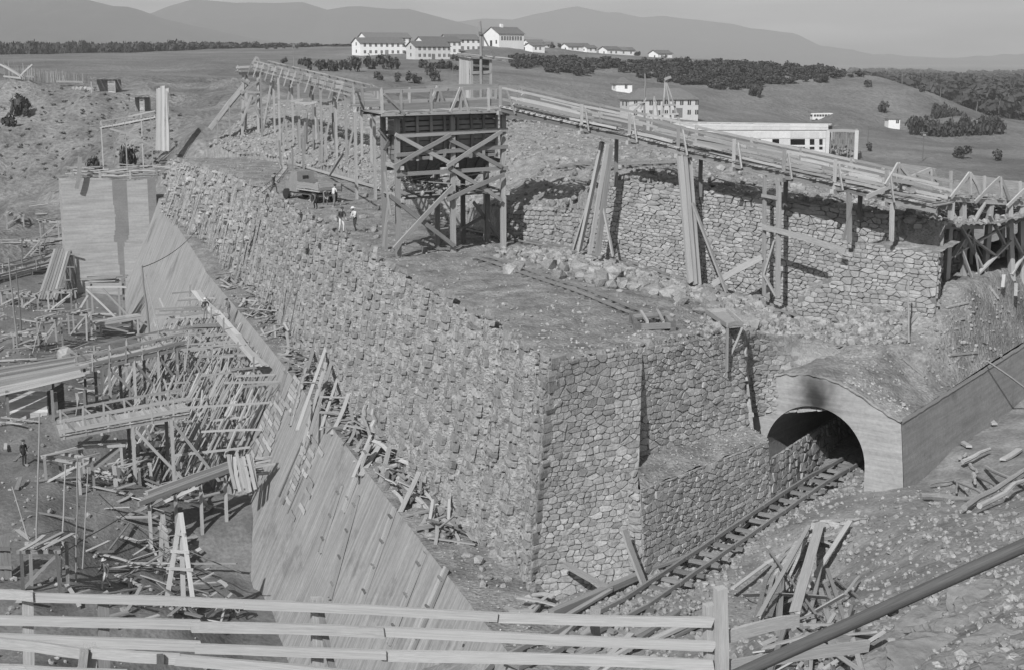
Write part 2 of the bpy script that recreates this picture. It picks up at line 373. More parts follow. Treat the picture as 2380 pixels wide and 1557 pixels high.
def wall_patch(parent, name, cor, rowh, aspect, mat_core, stones, r, joint=.02, dep=.08, nb=(12, 4), keep=None, rough=.03, k=2.0, cut=False):
    p00, p10, p11, p01 = map(Vector, cor); w = ((p10 - p00).length + (p11 - p01).length) / 2; h = ((p01 - p00).length + (p11 - p10).length) / 2
    f = quadmap(*cor, w, h)
    for c in cells(w, h, rowh, aspect, r, k=k):
        cx = sum(p[0] for p in c) / len(c); cy = sum(p[1] for p in c) / len(c)
        if keep and not keep(cx, cy, w, h): continue
        stones.add(stone_geo(c, f, r, joint, -.05, dep))
    if mat_core: grid_obj(name, lambda s, t: f(s * w, t * h, 0) + f.n * (rough * fbm(s * w, t * h, 3.1) - rough * .5), max(2, int(w * nb[0] / 10)), max(2, int(h * nb[1] / 4)), mat_core, parent, uvf=lambda s, t: (s * w, t * h), skip=(lambda s, t: not keep(s * w, t * h, w, h)) if cut else None)
    return f, w, h

# broken rock lumps
def rock_mesh(seed, mat, flat=.7):
    r = random.Random(seed); vs = []; t = (1 + 5 ** .5) / 2
    base = [Vector(v).normalized() for v in ((-1, t, 0), (1, t, 0), (-1, -t, 0), (1, -t, 0), (0, -1, t), (0, 1, t), (0, -1, -t), (0, 1, -t), (t, 0, -1), (t, 0, 1), (-t, 0, -1), (-t, 0, 1))]
    fs = [(0, 11, 5), (0, 5, 1), (0, 1, 7), (0, 7, 10), (0, 10, 11), (1, 5, 9), (5, 11, 4), (11, 10, 2), (10, 7, 6), (7, 1, 8), (3, 9, 4), (3, 4, 2), (3, 2, 6), (3, 6, 8), (3, 8, 9), (4, 9, 5), (2, 4, 11), (6, 2, 10), (8, 6, 7), (9, 8, 1)]
    sx, sy, sz = r.uniform(.8, 1.25), r.uniform(.7, 1.0), r.uniform(.5, .85) * flat / .7
    for b in base:
        k = r.uniform(.7, 1.15); v = b * k
        v = Vector((max(-.62, min(.62, v.x)), max(-.62, min(.62, v.y)), max(-.6, min(.6, v.z)))) if r.random() < .8 else v
        vs.append(Vector((v.x * sx, v.y * sy, v.z * sz)) * .8)
    return vs, fs
def crop_mesh(seed):
    vs, fs = rock_mesh(200 + seed, None)
    for it in range(3):
        mid = {}; nf = []
        def mp_(a, b):
            k = (min(a, b), max(a, b))
            if k not in mid: mid[k] = len(vs); vs.append((vs[a] + vs[b]) / 2)
            return mid[k]
        for a, b, c in fs: x, y, z = mp_(a, b), mp_(b, c), mp_(c, a); nf += [(a, x, z), (x, b, y), (z, y, c), (x, y, z)]
        fs = nf
    vv = [v * (1 + .16 * fbm(v.x * 2.2 + seed, v.y * 2.2, v.z * 6, 4)) + Vector((0, 0, .05 * fbm(v.x * 7, v.y * 7, seed, 3))) for v in vs]
    return newmesh('bedrock', vv, fs, m_crop)
ROCKG = [rock_mesh(100 + i, None) for i in range(14)]
ROCKM = [newmesh('rock', v, f, m_rock) for v, f in ROCKG]; CROPM = [crop_mesh(i) for i in range(5)]
def rock(name, p, s, parent=None):
    e = Matrix.Rotation(R.uniform(0, 6.28), 4, 'Z') @ Matrix.Rotation(R.uniform(-.5, .5), 4, 'X')
    return link(name, R.choice(ROCKM), parent, Matrix.Translation(Vector(p)) @ e @ Matrix.Diagonal((s, s, s, 1)))
def rocks_stuff(name, pts, mat, label, cat, parent=None):
    V = []; F = []
    for p, s in pts:
        vs, fs = R.choice(ROCKG); e = Matrix.Rotation(R.uniform(0, 6.28), 3, 'Z') @ Matrix.Rotation(R.uniform(-.6, .6), 3, 'X'); o = len(V); p = Vector(p)
        V += [p + (e @ v) * s for v in vs]; F += [tuple(i + o for i in f) for f in fs]
    return tag(mobj(name, V, F, mat, parent), label, cat, kind='stuff')
# ================================================================== the land
ctrl = [tuple(at(*q)) for q in (
    (0, 640, 175), (-300, 600, 180), (0, 500, 215), (100, 430, 230), (0, 330, 250), (150, 330, 245), (130, 260, 262), (60, 215, 275), (250, 215, 270), (0, 195, 280), (-400, 200, 280),
    (300, 290, 235), (320, 440, 205), (420, 340, 205), (700, 215, 260), (900, 215, 260),
    (0, 185, 330), (250, 165, 420), (-300, 160, 420), (0, 138, 900), (300, 130, 900), (500, 114, 900), (900, 108, 900), (700, 128, 700), (-500, 140, 900),
    (810, 131, 600), (1000, 138, 560), (1160, 110, 640), (1300, 113, 680), (1500, 133, 680), (1700, 142, 680), (1900, 158, 640), (2050, 180, 600), (2150, 215, 560), (2240, 265, 500),
    (900, 175, 420), (1100, 180, 430), (1300, 190, 460), (1450, 213, 450), (1600, 205, 540), (1700, 215, 520), (1850, 215, 540), (1950, 250, 500),
    (1229, 110, 690), (1238, 123, 640), (1321, 122, 690), (1342, 119, 720), (1364, 125, 720), (1411, 131, 690), (1447, 130, 740), (1529, 138, 700), (1042, 121, 620), (966, 140, 570), (1430, 275, 400), (1620, 282, 390), (1800, 290, 430), (1900, 286, 500), (2080, 308, 500), (2000, 375, 358), (2200, 330, 460), (2380, 330, 450), (2380, 390, 350), (2100, 400, 330), (2600, 350, 420))]
ctrl += [(170, 520, -15), (200, 600, -15.5), (235, 700, -16), (215, 480, -15), (300, 800, -16), (140, 420, -14.5)]
ctrl += [(600, 1500, -17), (900, 1500, -17), (1000, 3000, -18), (300, 2200, -14), (0, 2600, -10), (-900, 2600, 5), (-2500, 5000, 0), (2500, 5000, -18), (0, 6000, -16), (0, 12000, -16), (-6000, 12000, -16), (6000, 12000, -16), (400, 900, -16), (350, 600, -15),
         (30, 140, -2), (60, 150, -13), (60, 100, -9), (0, 185, 1), (10, 230, -1), (50, 220, -12), (-20, 205, 4.5), (-42, 205, 2.5), (100, 220, -14),
         # railway level and the slope in front
         (1.7, 51, -8.9), (5, 53, -8.8), (12, 59, -8.0), (16, 61, -7.6), (8, 48, -8.7), (3, 44, -9.1), (12, 52, -8.2), (15, 70, -7.7), (20, 58, -6.9),
         (26, 74, -6.6), (32, 82, -5.5), (40, 70, -4.0), (30, 62, -5.4),
         (-6, 52, -13), (2, 70, -13), (-5, 90, -13), (-20, 130, -13),
         # bank under the photographer
         (-12, 12, 5.6), (-4, 11.3, 6.15), (-2.5, 10.5, 6.3), (0, 10, 5.7), (5, 10, 5.7), (15, 10, 6), (-4, 8, 6.3), (4, 8, 6.2), (-30, 12, 5), (30, 12, 6),
         (0, 17, 2.2), (-12, 17, 1.5), (12, 17, 3), (0, 26, -4.5), (-14, 28, -7), (0, 35, -8.8), (-14, 38, -13)]
ctrl += [tuple(on(*q)) for q in ((2100, 1135, -6.7), (2250, 1180, -5.6), (2380, 1090, -5.3), (2200, 1400, -3.6), (2380, 1300, -2.8), (2300, 1557, -1.2), (2000, 1450, -5.2), (1900, 1240, -7.3), (1850, 1557, -5.6), (1700, 1480, -7.2), (2100, 1250, -5.9),
         (57, 1080, -14.8), (10, 950, -15.0), (0, 1300, -14.6), (150, 1250, -15.0), (250, 1420, -15.2), (450, 1450, -16.4), (520, 1500, -17.8), (430, 1150, -16.2), (300, 850, -17.0), (100, 760, -16.4), (230, 740, -17), (300, 1180, -15.4), (200, 1000, -15.2), (-200, 1100, -14.5), (-200, 800, -15))]
for Y in (60, 80, 100, 125, 150, 172):     # excavation along the toe
    ctrl.append((-7.6 - (Y - 57) * .332 - .5, Y, -18.9)); ctrl.append((-7.6 - (Y - 57) * .332 - 3.5, Y, -18.2)); ctrl.append((-7.6 - (Y - 57) * .332 - 9, Y, -16.6))
land = rbf(ctrl, 1.5)
NR, NA = 430, 280
radii = 5.5 * (13000 / 5.5) ** (np.linspace(0, 1, NR)); angs = np.radians(np.linspace(-50, 50, NA))
RR, AA = np.meshgrid(radii, angs, indexing='ij'); XX = RR * np.sin(AA); YY = RR * np.cos(AA)
ZZ = land(XX.ravel(), YY.ravel()).reshape(XX.shape)
vs = []
for i in range(NR):
    r = radii[i]; amp = .10 + (min(r, 300) * .0014 if r < 400 else .35); fq = 1 / (1.2 + r * .012)
    for j in range(NA):
        x, y = XX[i, j], YY[i, j]; n = fbm(x * fq * .35, y * fq * .35, 1.7, 4) * amp * 1.3
        if r < 140: n += fbm(x * .9, y * .9, 5.5, 4) * .16
        if x < -16 and 55 < y < 180: n += fbm(x * .12, y * .12, 9.1, 3) * .9
        if y > 178 and r < 330 and x < -40: n += fbm(x * .10, y * .06, 3.1, 5) * 1.5 + .35 * fbm(x * .5, y * .5, 2.1, 3)
        zz = ZZ[i, j] + n
        if y > 180 and r < 300 and x < -46:
            k = sstep(180, 200, y) * sstep(-46, -56, x) * sstep(300, 280, r) * .75; q = zz / 2.6; f_ = math.floor(q); zz = zz * (1 - k) + k * 2.6 * (f_ + sstep(.62, 1.0, q - f_))
        vs.append((x, y, zz))
fs = []; mi = []
for i in range(NR - 1):
    for j in range(NA - 1):
        a = i * NA + j; fs.append((a, a + NA, a + NA + 1, a + 1)); x, y = XX[i, j], YY[i, j]
        mi.append(3 if (x < -8 and 50 < y < 178 and ZZ[i, j] < -12.5) else 2 if (x < -38 and 165 < y and radii[i] < 300) else 1 if radii[i] > 235 else 0)
ground = mobj('ground', vs, fs, None, smooth=True, mats=[m_earth, m_hill, m_bank, m_pit], mi=mi, origin=Vector((0, 0, 0))); tag(ground, kind='structure')
from mathutils.bvhtree import BVHTree
gbvh = BVHTree.FromPolygons(vs, fs)
def gz(x, y, default=0.0):
    h = gbvh.ray_cast(Vector((x, y, 2000)), Vector((0, 0, -1))); return h[0].z if h[0] is not None else default
def gfit(u, v, Y):                          # a place on the ground along the sight line near distance Y
    p = at(u, v, Y); return Vector((p.x, p.y, gz(p.x, p.y)))
def ghit(u, v):
    h = gbvh.ray_cast(Vector((0, 0, CAMZ)), ray(u, v).normalized()); return h[0]

# mountains: two ranges fading into the air
def mountain(name, prof, D, front, back, seed):
    us = [p[0] for p in prof]; n = 260; rows = 22; V = []
    for k in range(rows + 1):
        t = k / rows
        for i in range(n + 1):
            u = us[0] + (us[-1] - us[0]) * i / n; v = float(np.interp(u, us, [p[1] for p in prof]))
            zr = CAMZ + (HZP - v) / FPX * D; y = D - front + (front + back) * t; pk = front / (front + back)
            prof_t = (t / pk) ** 1.1 if t <= pk else 1 - ((t - pk) / (1 - pk)) ** 1.2
            x = (u - CXP) / FPX * D * (y / D) ** .3
            nz = (fbm(x / 900, y / 900, seed, 5)) * 70 * min(1, prof_t * 1.5) * (1 - abs(prof_t) ** 6)
            V.append((x, y, -25 + (zr + 25) * prof_t + nz))
    F = [(k * (n + 1) + i, k * (n + 1) + i + 1, (k + 1) * (n + 1) + i + 1, (k + 1) * (n + 1) + i) for k in range(rows) for i in range(n)]
    tag(mobj(name, V, F, m_mount, smooth=True), kind='structure')
mountain('mountain', [(-1500, 20), (-900, -30), (-300, -20), (0, -8), (96, 0), (151, 4), (227, 6), (285, 20), (323, 22), (363, 38), (395, 48), (450, 62), (560, 85), (700, 108), (900, 128), (1200, 138)], 5600, 2200, 2200, 2.2)
mountain('mountain', [(100, 110), (230, 80), (330, 52), (363, 39), (413, 20), (472, 4), (530, 10), (567, 13), (595, 12), (650, 13), (716, 11), (771, 28), (814, 21), (847, 20), (910, 26), (956, 26), (1024, 44), (1056, 52), (1110, 66), (1200, 84), (1350, 112), (1500, 132), (1700, 139)], 7300, 1600, 2300, 4.2)
mountain('mountain', [(700, 110), (900, 70), (1056, 52), (1120, 48), (1190, 50), (1253, 34), (1298, 25), (1336, 18), (1379, 25), (1404, 30), (1430, 29), (1480, 40), (1530, 37), (1568, 43), (1619, 48), (1694, 58), (1785, 82), (1861, 112), (1961, 130), (2200, 136), (2700, 134), (3600, 128)], 10000, 2300, 2600, 7.7)
# the air between
hb = boxmesh((-13500, -2500, -45), (13500, 12900, 520))
hm = bpy.data.materials.new('haze'); hm.use_nodes = True; hn = hm.node_tree; hn.nodes.clear()
pv = hn.nodes.new('ShaderNodeVolumePrincipled'); ho = hn.nodes.new('ShaderNodeOutputMaterial')
pv.inputs['Color'].default_value = (.62, .62, .62, 1); pv.inputs['Density'].default_value = 1.85e-4; pv.inputs['Anisotropy'].default_value = 0.0
hn.links.new(pv.outputs[0], ho.inputs['Volume'])
tag(mobj('haze', hb[0], hb[1], hm, origin=Vector((0, 0, 0))), 'thin pale summer haze over the plain', 'haze', kind='stuff')

# ================================================================== the dam
DN = Vector((-.947, -.322, 0))              # outward, towards the excavation
EDGE = [Vector(p) for p in ((1.7, 54.1, 0), (-2.9, 68.2, 0), (-7.7, 81.7, 0), (-20.9, 125.0, 0), (-29, 147, 0), (-40, 169.2, 0))]
efn = polyline(EDGE); EL = efn.length
def zb(y): return float(np.interp(y, [138, 180], [-9, -5.2]))
def facemap(a, b, d):                        # a along the crest, b 0 at the ledge .. 9 at the crest
    top = efn(min(1, max(0, a / EL))); bot = top + DN * (.85 + .65 * sstep(0, 9, a)); bot.z = zb(top.y)
    return bot.lerp(top, b / 9.0) + (DN * .985 + Vector((0, 0, .16))) * d
r1 = random.Random(21)
dam = thing('masonry_dam', 'long unfinished stone masonry dam with pillar-ribbed flank and flat earth top', 'dam', (1.7, 54.1, -9))
st = StoneSet(); sr = StoneSet()
NEAR = 82.0
pil = []; a = .0
while a < EL:
    pil.append((a, a + r1.uniform(.7, 1.0) * (1 if a < NEAR else 1.5))); a += r1.uniform(1.9, 2.7) * (1 if a < NEAR else 1.6)
def ribd(a):
    for p0, p1 in pil:
        if p0 - .12 < a < p1 + .12: return .40 * sstep(p0 - .12, p0 + .05, a) * sstep(p1 + .12, p1 - .05, a)
    return 0.0
NC = 1000; RIB = [ribd(i / NC * EL) for i in range(NC + 1)]
grid_obj('core', lambda s, t: facemap(s * EL, t * 9, -.03 + RIB[int(round(s * NC))] + .12 * fbm(s * EL * 1.1, t * 5, 1.3) + .07 * fbm(s * EL * 4, t * 16, 4.3)), NC, 46, m_fill, dam, uvf=lambda s, t: (s * EL, t * 9), flip=True)
def in_pil(x): return any(p0 - .05 < x < p1 + .05 for p0, p1 in pil)
for c in cells(NEAR, 9, .24, 1.1, r1, jit=.5, k=1.0):
    cx = sum(p[0] for p in c) / len(c); cy = sum(p[1] for p in c) / len(c)
    if in_pil(cx) or r1.random() < .55 + .35 * (fbm(cx * .5, cy * .5, 6) > .15): continue
    st.add(stone_geo(c, facemap, r1, .03, -.06, .08))
for p0, p1 in pil:
    if p0 > NEAR: continue
    b = 0; top = 9.05 + r1.choice((-.5, -.2, 0, 0, .2, .45))
    while b < top:
        h = r1.uniform(.2, .44); cut = p0 + (p1 - p0) * r1.uniform(.35, .65); spl = r1.random() < .4; off = r1.uniform(.05, .13); e0 = p0 + r1.uniform(-.12, .1); e1 = p1 + r1.uniform(-.1, .12)
        if r1.random() < .93:
            for (x0, x1) in (((e0, cut), (cut, e1)) if spl else ((e0, e1),)):
                j = lambda s=.05: r1.uniform(-s, s)
                poly = [(x0 + j(), b + j(.03)), ((x0 + x1) / 2, b + j(.04)), (x1 + j(), b + j(.03)), (x1 + j(), b + h + j(.03)), ((x0 + x1) / 2 + j(), b + h + j(.04)), (x0 + j(), b + h + j(.03))]
                sr.add(stone_geo(poly, lambda A, B, D: facemap(A, B, D + .37), r1, .02, -.1, off))
        b += h
b = 0
for c in cells(EL - NEAR, 9, .5, 1.3, r1, jit=.5, k=1.1):
    cx = sum(p[0] for p in c) / len(c)
    if r1.random() < .25: continue
    g = stone_geo([(p[0] + NEAR, p[1]) for p in c], facemap, r1, .05, -.06, .12 + ribd(cx + NEAR)); st.add(g)
# front face
F0t, F1t, F0b, F1b = Vector((1.7, 54.1, 0)), Vector((10.4, 63.0, -.5)), Vector((.80, 53.75, -10.0)), Vector((11.05, 62.05, -8.6))
Bl, Br = on(1497, 1338, -8.6), on(1792, 1172, -7.9)
ln = (Br - Bl); ln.z = 0; ln.normalize(); bn = Vector((ln.y, -ln.x, 0))
Fmt = F0t.lerp(F1t, .43); Fmb = Bl - bn * .45 + Vector((0, 0, -1.0))
wall_patch(dam, 'core', (F0b, Fmb, Fmt, F0t), .225, 1.7, m_mortar, st, r1, .013, .055, (24, 12), rough=.06)
wall_patch(dam, 'core', (F0b.lerp(F1b, .42), F1b, F1t, F0t.lerp(F1t, .42)), .225, 1.7, m_mortar, st, r1, .013, .055, (20, 8), rough=.06)
wall_patch(dam, 'core', (F1b, (11.6, 66.6, -7.9), (11.2, 66.4, -1.2), F1t), .36, 1.4, m_mortar, st, r1, .022, .1)
# closing strip at the corner, then quoins
grid_obj('core', lambda s, t: facemap(.02, t * 9.0, RIB[0] + .06).lerp(F0b.lerp(F0t, .1 + .9 * t) + (F1t - F0t).normalized() * .15, s) + Vector((.5, -.85, 0)) * (.05 + .05 * fbm(s * 3, t * 14, 1)), 4, 60, m_fill, dam)
# corner quoins
z = -9.6
while z < -.2:
    h = r1.uniform(.28, .5); t = (z + 10) / 10; c0 = F0b.lerp(F0t, t); L1, L2 = r1.uniform(.4, .9), r1.uniform(.4, .9)
    if r1.random() < .5: L1, L2 = L2, L1
    fd = (F1t - F0t).normalized(); ld = Vector((-.31, .95, 0)); o = -fd * r1.uniform(.18, .42) - ld * r1.uniform(.05, .16)
    P = [c0 + o, c0 + fd * L1 + o * .4, c0 + fd * L1 * .9 + ld * L2, c0 + ld * L2 + o * .7]
    vs_ = []; 
    for zz, s in ((z + .02, .97), (z + h * .5, 1.03), (z + h - .02, .95)):
        m0 = sum(P, Vector()) / 4
        for p in P: q = m0 + (p - m0) * (s + r1.uniform(-.05, .05)); vs_.append(Vector((q.x, q.y, zz + r1.uniform(-.03, .03))))
    fs_ = [(i + 4 * k, (i + 1) % 4 + 4 * k, (i + 1) % 4 + 4 * k + 4, i + 4 * k + 4) for k in range(2) for i in range(4)] + [(3, 2, 1, 0), (8, 9, 10, 11)]
    st.add((vs_, fs_)); z += h
st.build(dam, m_stone, 170); sr.build(dam, m_rib, 130, 'rib_stone', 'rib_stone_rubble')

# crest surface
plat = rbf([(1.7, 54.1, .02), (10.3, 63, -.45), (5, 70, 0), (16, 66.5, -2.5), (9.8, 79.9, -.6), (13, 77.3, -1.2), (19.6, 72, -1.9), (15.8, 73.9, -2), (5.3, 83.5, 0), (-10, 100, 0), (-20.9, 125, .05), (-40, 169, .1), (.8, 90.5, 0), (-6.7, 83.5, 0), (6, 62.9, -.1), (-2.9, 68.2, .05), (-7.7, 81.7, 0), (11, 67, -1.1), (22, 70, -1.2), (0, 60, 0), (-30, 155, .2), (8, 71, -.35)], .8)
Rt = polyline([(10.35, 63, 0), (12, 65.3, 0), (15.6, 68.0, 0), (21, 72, 0), (24, 80, 0), (20, 100, 0), (8, 130, 0), (-12, 172, 0)])
def platz(x, y): return plat.s(x, y)
def crest(s, t):
    a = efn(t); b = Rt(t); p = a.lerp(b, s); z = platz(p.x, p.y) + .11 * fbm(p.x * .8, p.y * .8, 2, 4) + .05 * fbm(p.x * 3, p.y * 3, 6, 2) - .55 * (s == 0 or t == 0)
    return Vector((p.x, p.y, z))
tag(grid_obj('dam_top', crest, 90, 330, m_plat), kind='structure')

# rubble terrace behind, higher
terr = rbf([(5.3, 83.5, 4.62), (9.8, 79.9, 4.4), (13, 77.3, 4.15), (19.6, 72, 3.5), (8, 86, 4.9), (15, 82, 4.5), (23, 76, 3.3), (2.7, 88.8, 2.35), (4, 87, 3.2), (5, 91, 3.8), (-.5, 92.5, 2.1), (4, 97, 4.0), (-5.0, 104, .0), (-11.5, 126, .1), (-21, 152, .2), (-33, 172, .4), (-17, 160, 3.0), (-25, 178, 3.4), (-3, 128, 3.0), (0, 108, 4.0), (-2, 122, 3.4), (10, 110, 4.6), (25, 100, 3.5), (10, 135, 4.4), (-10, 150, 4.4), (-14, 172, 4.4), (-33, 184, 2.6), (-40, 205, 4.5), (-20, 205, 5.5), (0, 170, 4.4), (30, 120, 2.5)], 1.0)
Ft = polyline([(21.5, 70.6, 0), (19.6, 72, 0), (12.5, 77.7, 0), (5.3, 83.5, 0), (2.7, 88.8, 0), (-.5, 92.5, 0), (-5.0, 104, 0), (-11.5, 126, 0), (-21, 152, 0), (-33, 172, 0), (-44, 190, 0)])
Bk = polyline([(34, 78, 0), (36, 100, 0), (30, 125, 0), (18, 145, 0), (2, 172, 0), (-12, 200, 0), (-26, 216, 0), (-50, 220, 0)])
def terz(x, y): return terr.s(x, y)
def terrace(s, t):
    p = Ft(t).lerp(Bk(t), s); k = .25 + .75 * sstep(0, .06, s)
    return Vector((p.x, p.y, terz(p.x, p.y) - (sstep(.9, 1, t) * 7 if t > .9 else 0) + k * (.35 * fbm(p.x * .5, p.y * .5, 3, 4) + .16 * fbm(p.x * 2.3, p.y * 2.3, 8, 3)) - .6 * sstep(.8, 1, s) - 3.0 * (s == 0)))
tag(grid_obj('rubble_terrace', terrace, 150, 300, m_gravel, flip=True), kind='structure')

# upper retaining wall
uw = thing('retaining_wall', 'tall dry-laid rubble retaining wall behind the tracks under the long conveyor gallery', 'wall', (5.3, 83.5, -2))
A0, B0 = Vector((5.3, 83.5, 0)), Vector((19.6, 72.0, 0)); WD = (B0 - A0).normalized(); WN = Vector((WD.y, -WD.x, 0))
r2 = random.Random(5); st2 = StoneSet()
def zt(x, y): return terz(x, y)
WF, WW, WH = wall_patch(uw, 'core', ((A0.x, A0.y, -.4), (B0.x, B0.y, -2.4), (B0.x, B0.y, 3.75), (A0.x, A0.y, 4.75)), .20, 2.0, m_gap, st2, r2, .014, .075, (14, 6), rough=.1, k=2.3)
wall_patch(uw, 'core', ((2.7, 88.8, -.3), (5.4, 83.4, -.3), (5.4, 83.4, 2.9), (2.7, 88.8, 2.45)), .26, 1.7, m_gap, st2, r2, .02, .10)
wall_patch(uw, 'core', ((-.7, 92.8, -.3), (2.7, 88.8, -.3), (2.7, 88.8, 2.45), (-.7, 92.8, 2.2)), .26, 1.7, m_gap, st2, r2, .02, .10)
wall_patch(uw, 'core', ((19.6, 72, -2.6), (24.5, 76.5, -2.6), (24.5, 76.5, 3.5), (19.6, 72, 3.75)), .4, 1.4, m_gap, st2, r2, .03, .12)
st2.build(uw, m_stone2, 300)
# lower buttress step at its end
bt = thing('masonry_step', 'low stepped rubble buttress at the end of the retaining wall beside the trestle', 'wall', (18, 71, -2))
st3 = StoneSet()
stepkeep = lambda x, y, w, h: y < h * (.30 + .70 * sstep(.0, .5, x / w) + .06 * fbm(x * 1.3, 0, 3))
wall_patch(bt, 'core', ((15.0, 73.6, -2.4), (20.9, 69.1, -2.3), (20.9, 69.1, 2.3), (15.0, 73.6, 2.5)), .21, 2.0, m_gap, st3, r2, .014, .075, (30, 12), keep=stepkeep, cut=True, k=2.3)
wall_patch(bt, 'core', ((20.9, 69.1, -2.3), (22.2, 73.3, -2.3), (22.2, 73.3, 2.2), (20.9, 69.1, 2.3)), .36, 1.5, m_mortar, st3, r2, .03, .12)
st3.build(bt, m_stone2, 120)
grid_obj('top', lambda s, t: Vector((15.0, 73.6, 2.3)).lerp(Vector((20.9, 69.1, 2.2)), s) + Vector((.65, .8, .12)) * (t * 2.6) + Vector((0, 0, .12 * fbm(s * 9, t * 4, 2) - 3.3 * (1 - sstep(.0, .5, s)) * (1 - .35 * t))), 20, 8, m_gravel, bt)

# lower masonry block beside the railway
lb = thing('masonry_plinth', 'low projecting stone plinth with earth ledge beside the railway below the dam', 'wall', (8, 57, -9))
st4 = StoneSet(); r3 = random.Random(9)
TLf, TRf = Vector((Bl.x, Bl.y, -5.1)) - bn * .25, Vector((Br.x, Br.y, -5.0)) - bn * .25
wall_patch(lb, 'core', (Bl + Vector((0, 0, -.4)), Br + Vector((0, 0, -.4)), TRf, TLf), .22, 1.7, m_mortar, st4, r3, .012, .05, (20, 6), rough=.05)
lback = Bl - bn * .7
wall_patch(lb, 'core', (lback + Vector((0, 0, -.4)), Bl + Vector((0, 0, -.4)), TLf, TLf - bn * .6), .22, 1.7, m_mortar, st4, r3, .018, .085)
# inner continuation along the tunnel
AX = Vector((.6, .8, 0)); EX = Vector((.8, -.6, 0)); R0 = Vector((16.0, 62.0, 0))
def TT(q, t, z): p = R0 + EX * q + AX * t; return Vector((p.x, p.y, z))
wall_patch(lb, 'core', (Br + Vector((0, 0, -.4)), TT(-4.75, 12, -7.9), TT(-4.9, 12, -6.1), TRf + Vector((0, 0, -.9))), .3, 1.5, m_mortar, st4, r3, .018, .07)
st4.build(lb, m_stone2, 260)
def ledge_top(s, t):
    p = TLf.lerp(TRf, s); q = F0b.lerp(F1b, .42 + .58 * s); q = q.lerp(F0t.lerp(F1t, .42 + .58 * s), .5); q = Vector((q.x, q.y, -4.85 + .1 * s)) + bn * -.1
    z = p.lerp(q, t); z.z += .12 * fbm(z.x * 1.5, z.y * 1.5, 4) + .25 * math.sin(t * math.pi) * .3; return z
grid_obj('earth_ledge', ledge_top, 40, 12, m_plat, lb)

# tunnel
tn = thing('tunnel_portal', 'board-marked concrete railway tunnel portal with dark round arch', 'tunnel', TT(-2.5, 0, -7.6))
ac, ar, zs = -2.55, 2.5, -6.6
prof = [(-6.5, -3.55), (-5.4, -3.1), (-4.2, -2.75), (-3.2, -2.6), (-2.4, -2.6), (-1.4, -2.8), (-.5, -3.15), (.5, -3.7), (1.55, -4.2)]
V = []; F = []; UV = []; inner = [(-6.5, -7.9), (ac - ar, -7.9), (ac - ar, zs)] + [(ac - ar * math.cos(math.pi * k / 28), zs + ar * math.sin(math.pi * k / 28)) for k in range(1, 28)] + [(ac + ar, zs), (ac + ar, -7.9), (1.85, -7.9)]
outl = [(-6.5, -7.9)] + [(-6.5, -5.8)] + prof + [(1.7, -6.0), (1.85, -7.9)]
def resample(pts, n):
    f = polyline([(a, b, 0) for a, b in pts]); return [f(i / (n - 1)) for i in range(n)]
n_ = 61; oo = resample(outl, n_); ii = resample(inner[1:-1], n_)
for k in range(n_):
    for w_ in (0, .35, .7, 1):
        q = oo[k].lerp(ii[k], w_); V.append(TT(q.x, 0 - .06 * (q.y + 7) * .3, q.y)); UV.append((q.x, q.y))
for k in range(n_ - 1):
    for w_ in range(3):
        a = k * 4 + w_; F.append((a, a + 4, a + 5, a + 1))
mobj('portal_face', V, F, m_port, tn, uv=UV)
V = []; F = []; UV = []
for t in (0, 1.5, 4, 8, 14, 20):
    for k in range(n_): q = ii[k]; V.append(TT(q.x, t - (.06 * (q.y + 7) * .3 if t == 0 else 0), q.y)); UV.append((t, k * .17))
for j in range(5):
    for k in range(n_ - 1): a = j * n_ + k; F.append((a, a + 1, a + n_ + 1, a + n_))
mobj('vault', V, F, m_concr, tn, uv=UV)
V = []; F = []
q = TT(-9, 20, -8); vq = [TT(-6, 20, -8.2), TT(1, 20, -8.2), TT(1, 20, -3), TT(-6, 20, -3)]
mobj('end_wall', vq, [(0, 1, 2, 3)], m_concr, tn)
grid_obj('side_wall', lambda s, t: TT(1.95 - .40 * t, s * 36, -8.6 + (4.4 + .045 * min(20, s * 36)) * t), 60, 6, m_concr, tn, uvf=lambda s, t: (s * 36, t * 4.4), flip=False)
# small lip of the roof slab
grid_obj('roof_edge', lambda s, t: TT(1.60 - .02 * t, s * 36 - .02, -4.28 + .045 * min(20, s * 36) + .2 * t + .04 * fbm(s * 40, 0, 3)), 90, 1, m_conc2, tn, uvf=lambda s, t: (s * 36, t))
def moundz(q, t):
    v = float(np.interp(q, [-9, -6.5, -5.4, -4.2, -3.2, -2.4, -1.4, -.5, .5, 1.58], [-2.9, -3.5, -3.08, -2.73, -2.58, -2.58, -2.78, -3.13, -3.68, -4.12]))
    v += .045 * min(t, 20)
    m = sstep(4.0, 12.0, t) * sstep(1.75, -.1, q) * sstep(-8.5, -4.0, q)
    return v + m * (float(np.interp(q, [-7, -2, 1.5], [2.2, 2.2, 3.6])))
def mound(s, t):
    q = -7.5 + 9.08 * s; tt = t * 40 - (.14 + .08 * fbm(q * 1.7, 1.0, 2.0) if t == 0 and q > -6.3 else -.02); p = TT(q, tt, 0)
    p.z = moundz(q, max(0, tt)) + (-.10 + .07 * fbm(q * 2.3, 4.0, 1.0) if t == 0 else .05) + (.22 * fbm(p.x * .6, p.y * .6, 3) + .09 * fbm(p.x * 2.2, p.y * 2.2, 5)) * sstep(0, .06, t) * sstep(1, .96, s); return p
tag(grid_obj('earth_mound', mound, 60, 150, m_plat, flip=True), kind='structure')
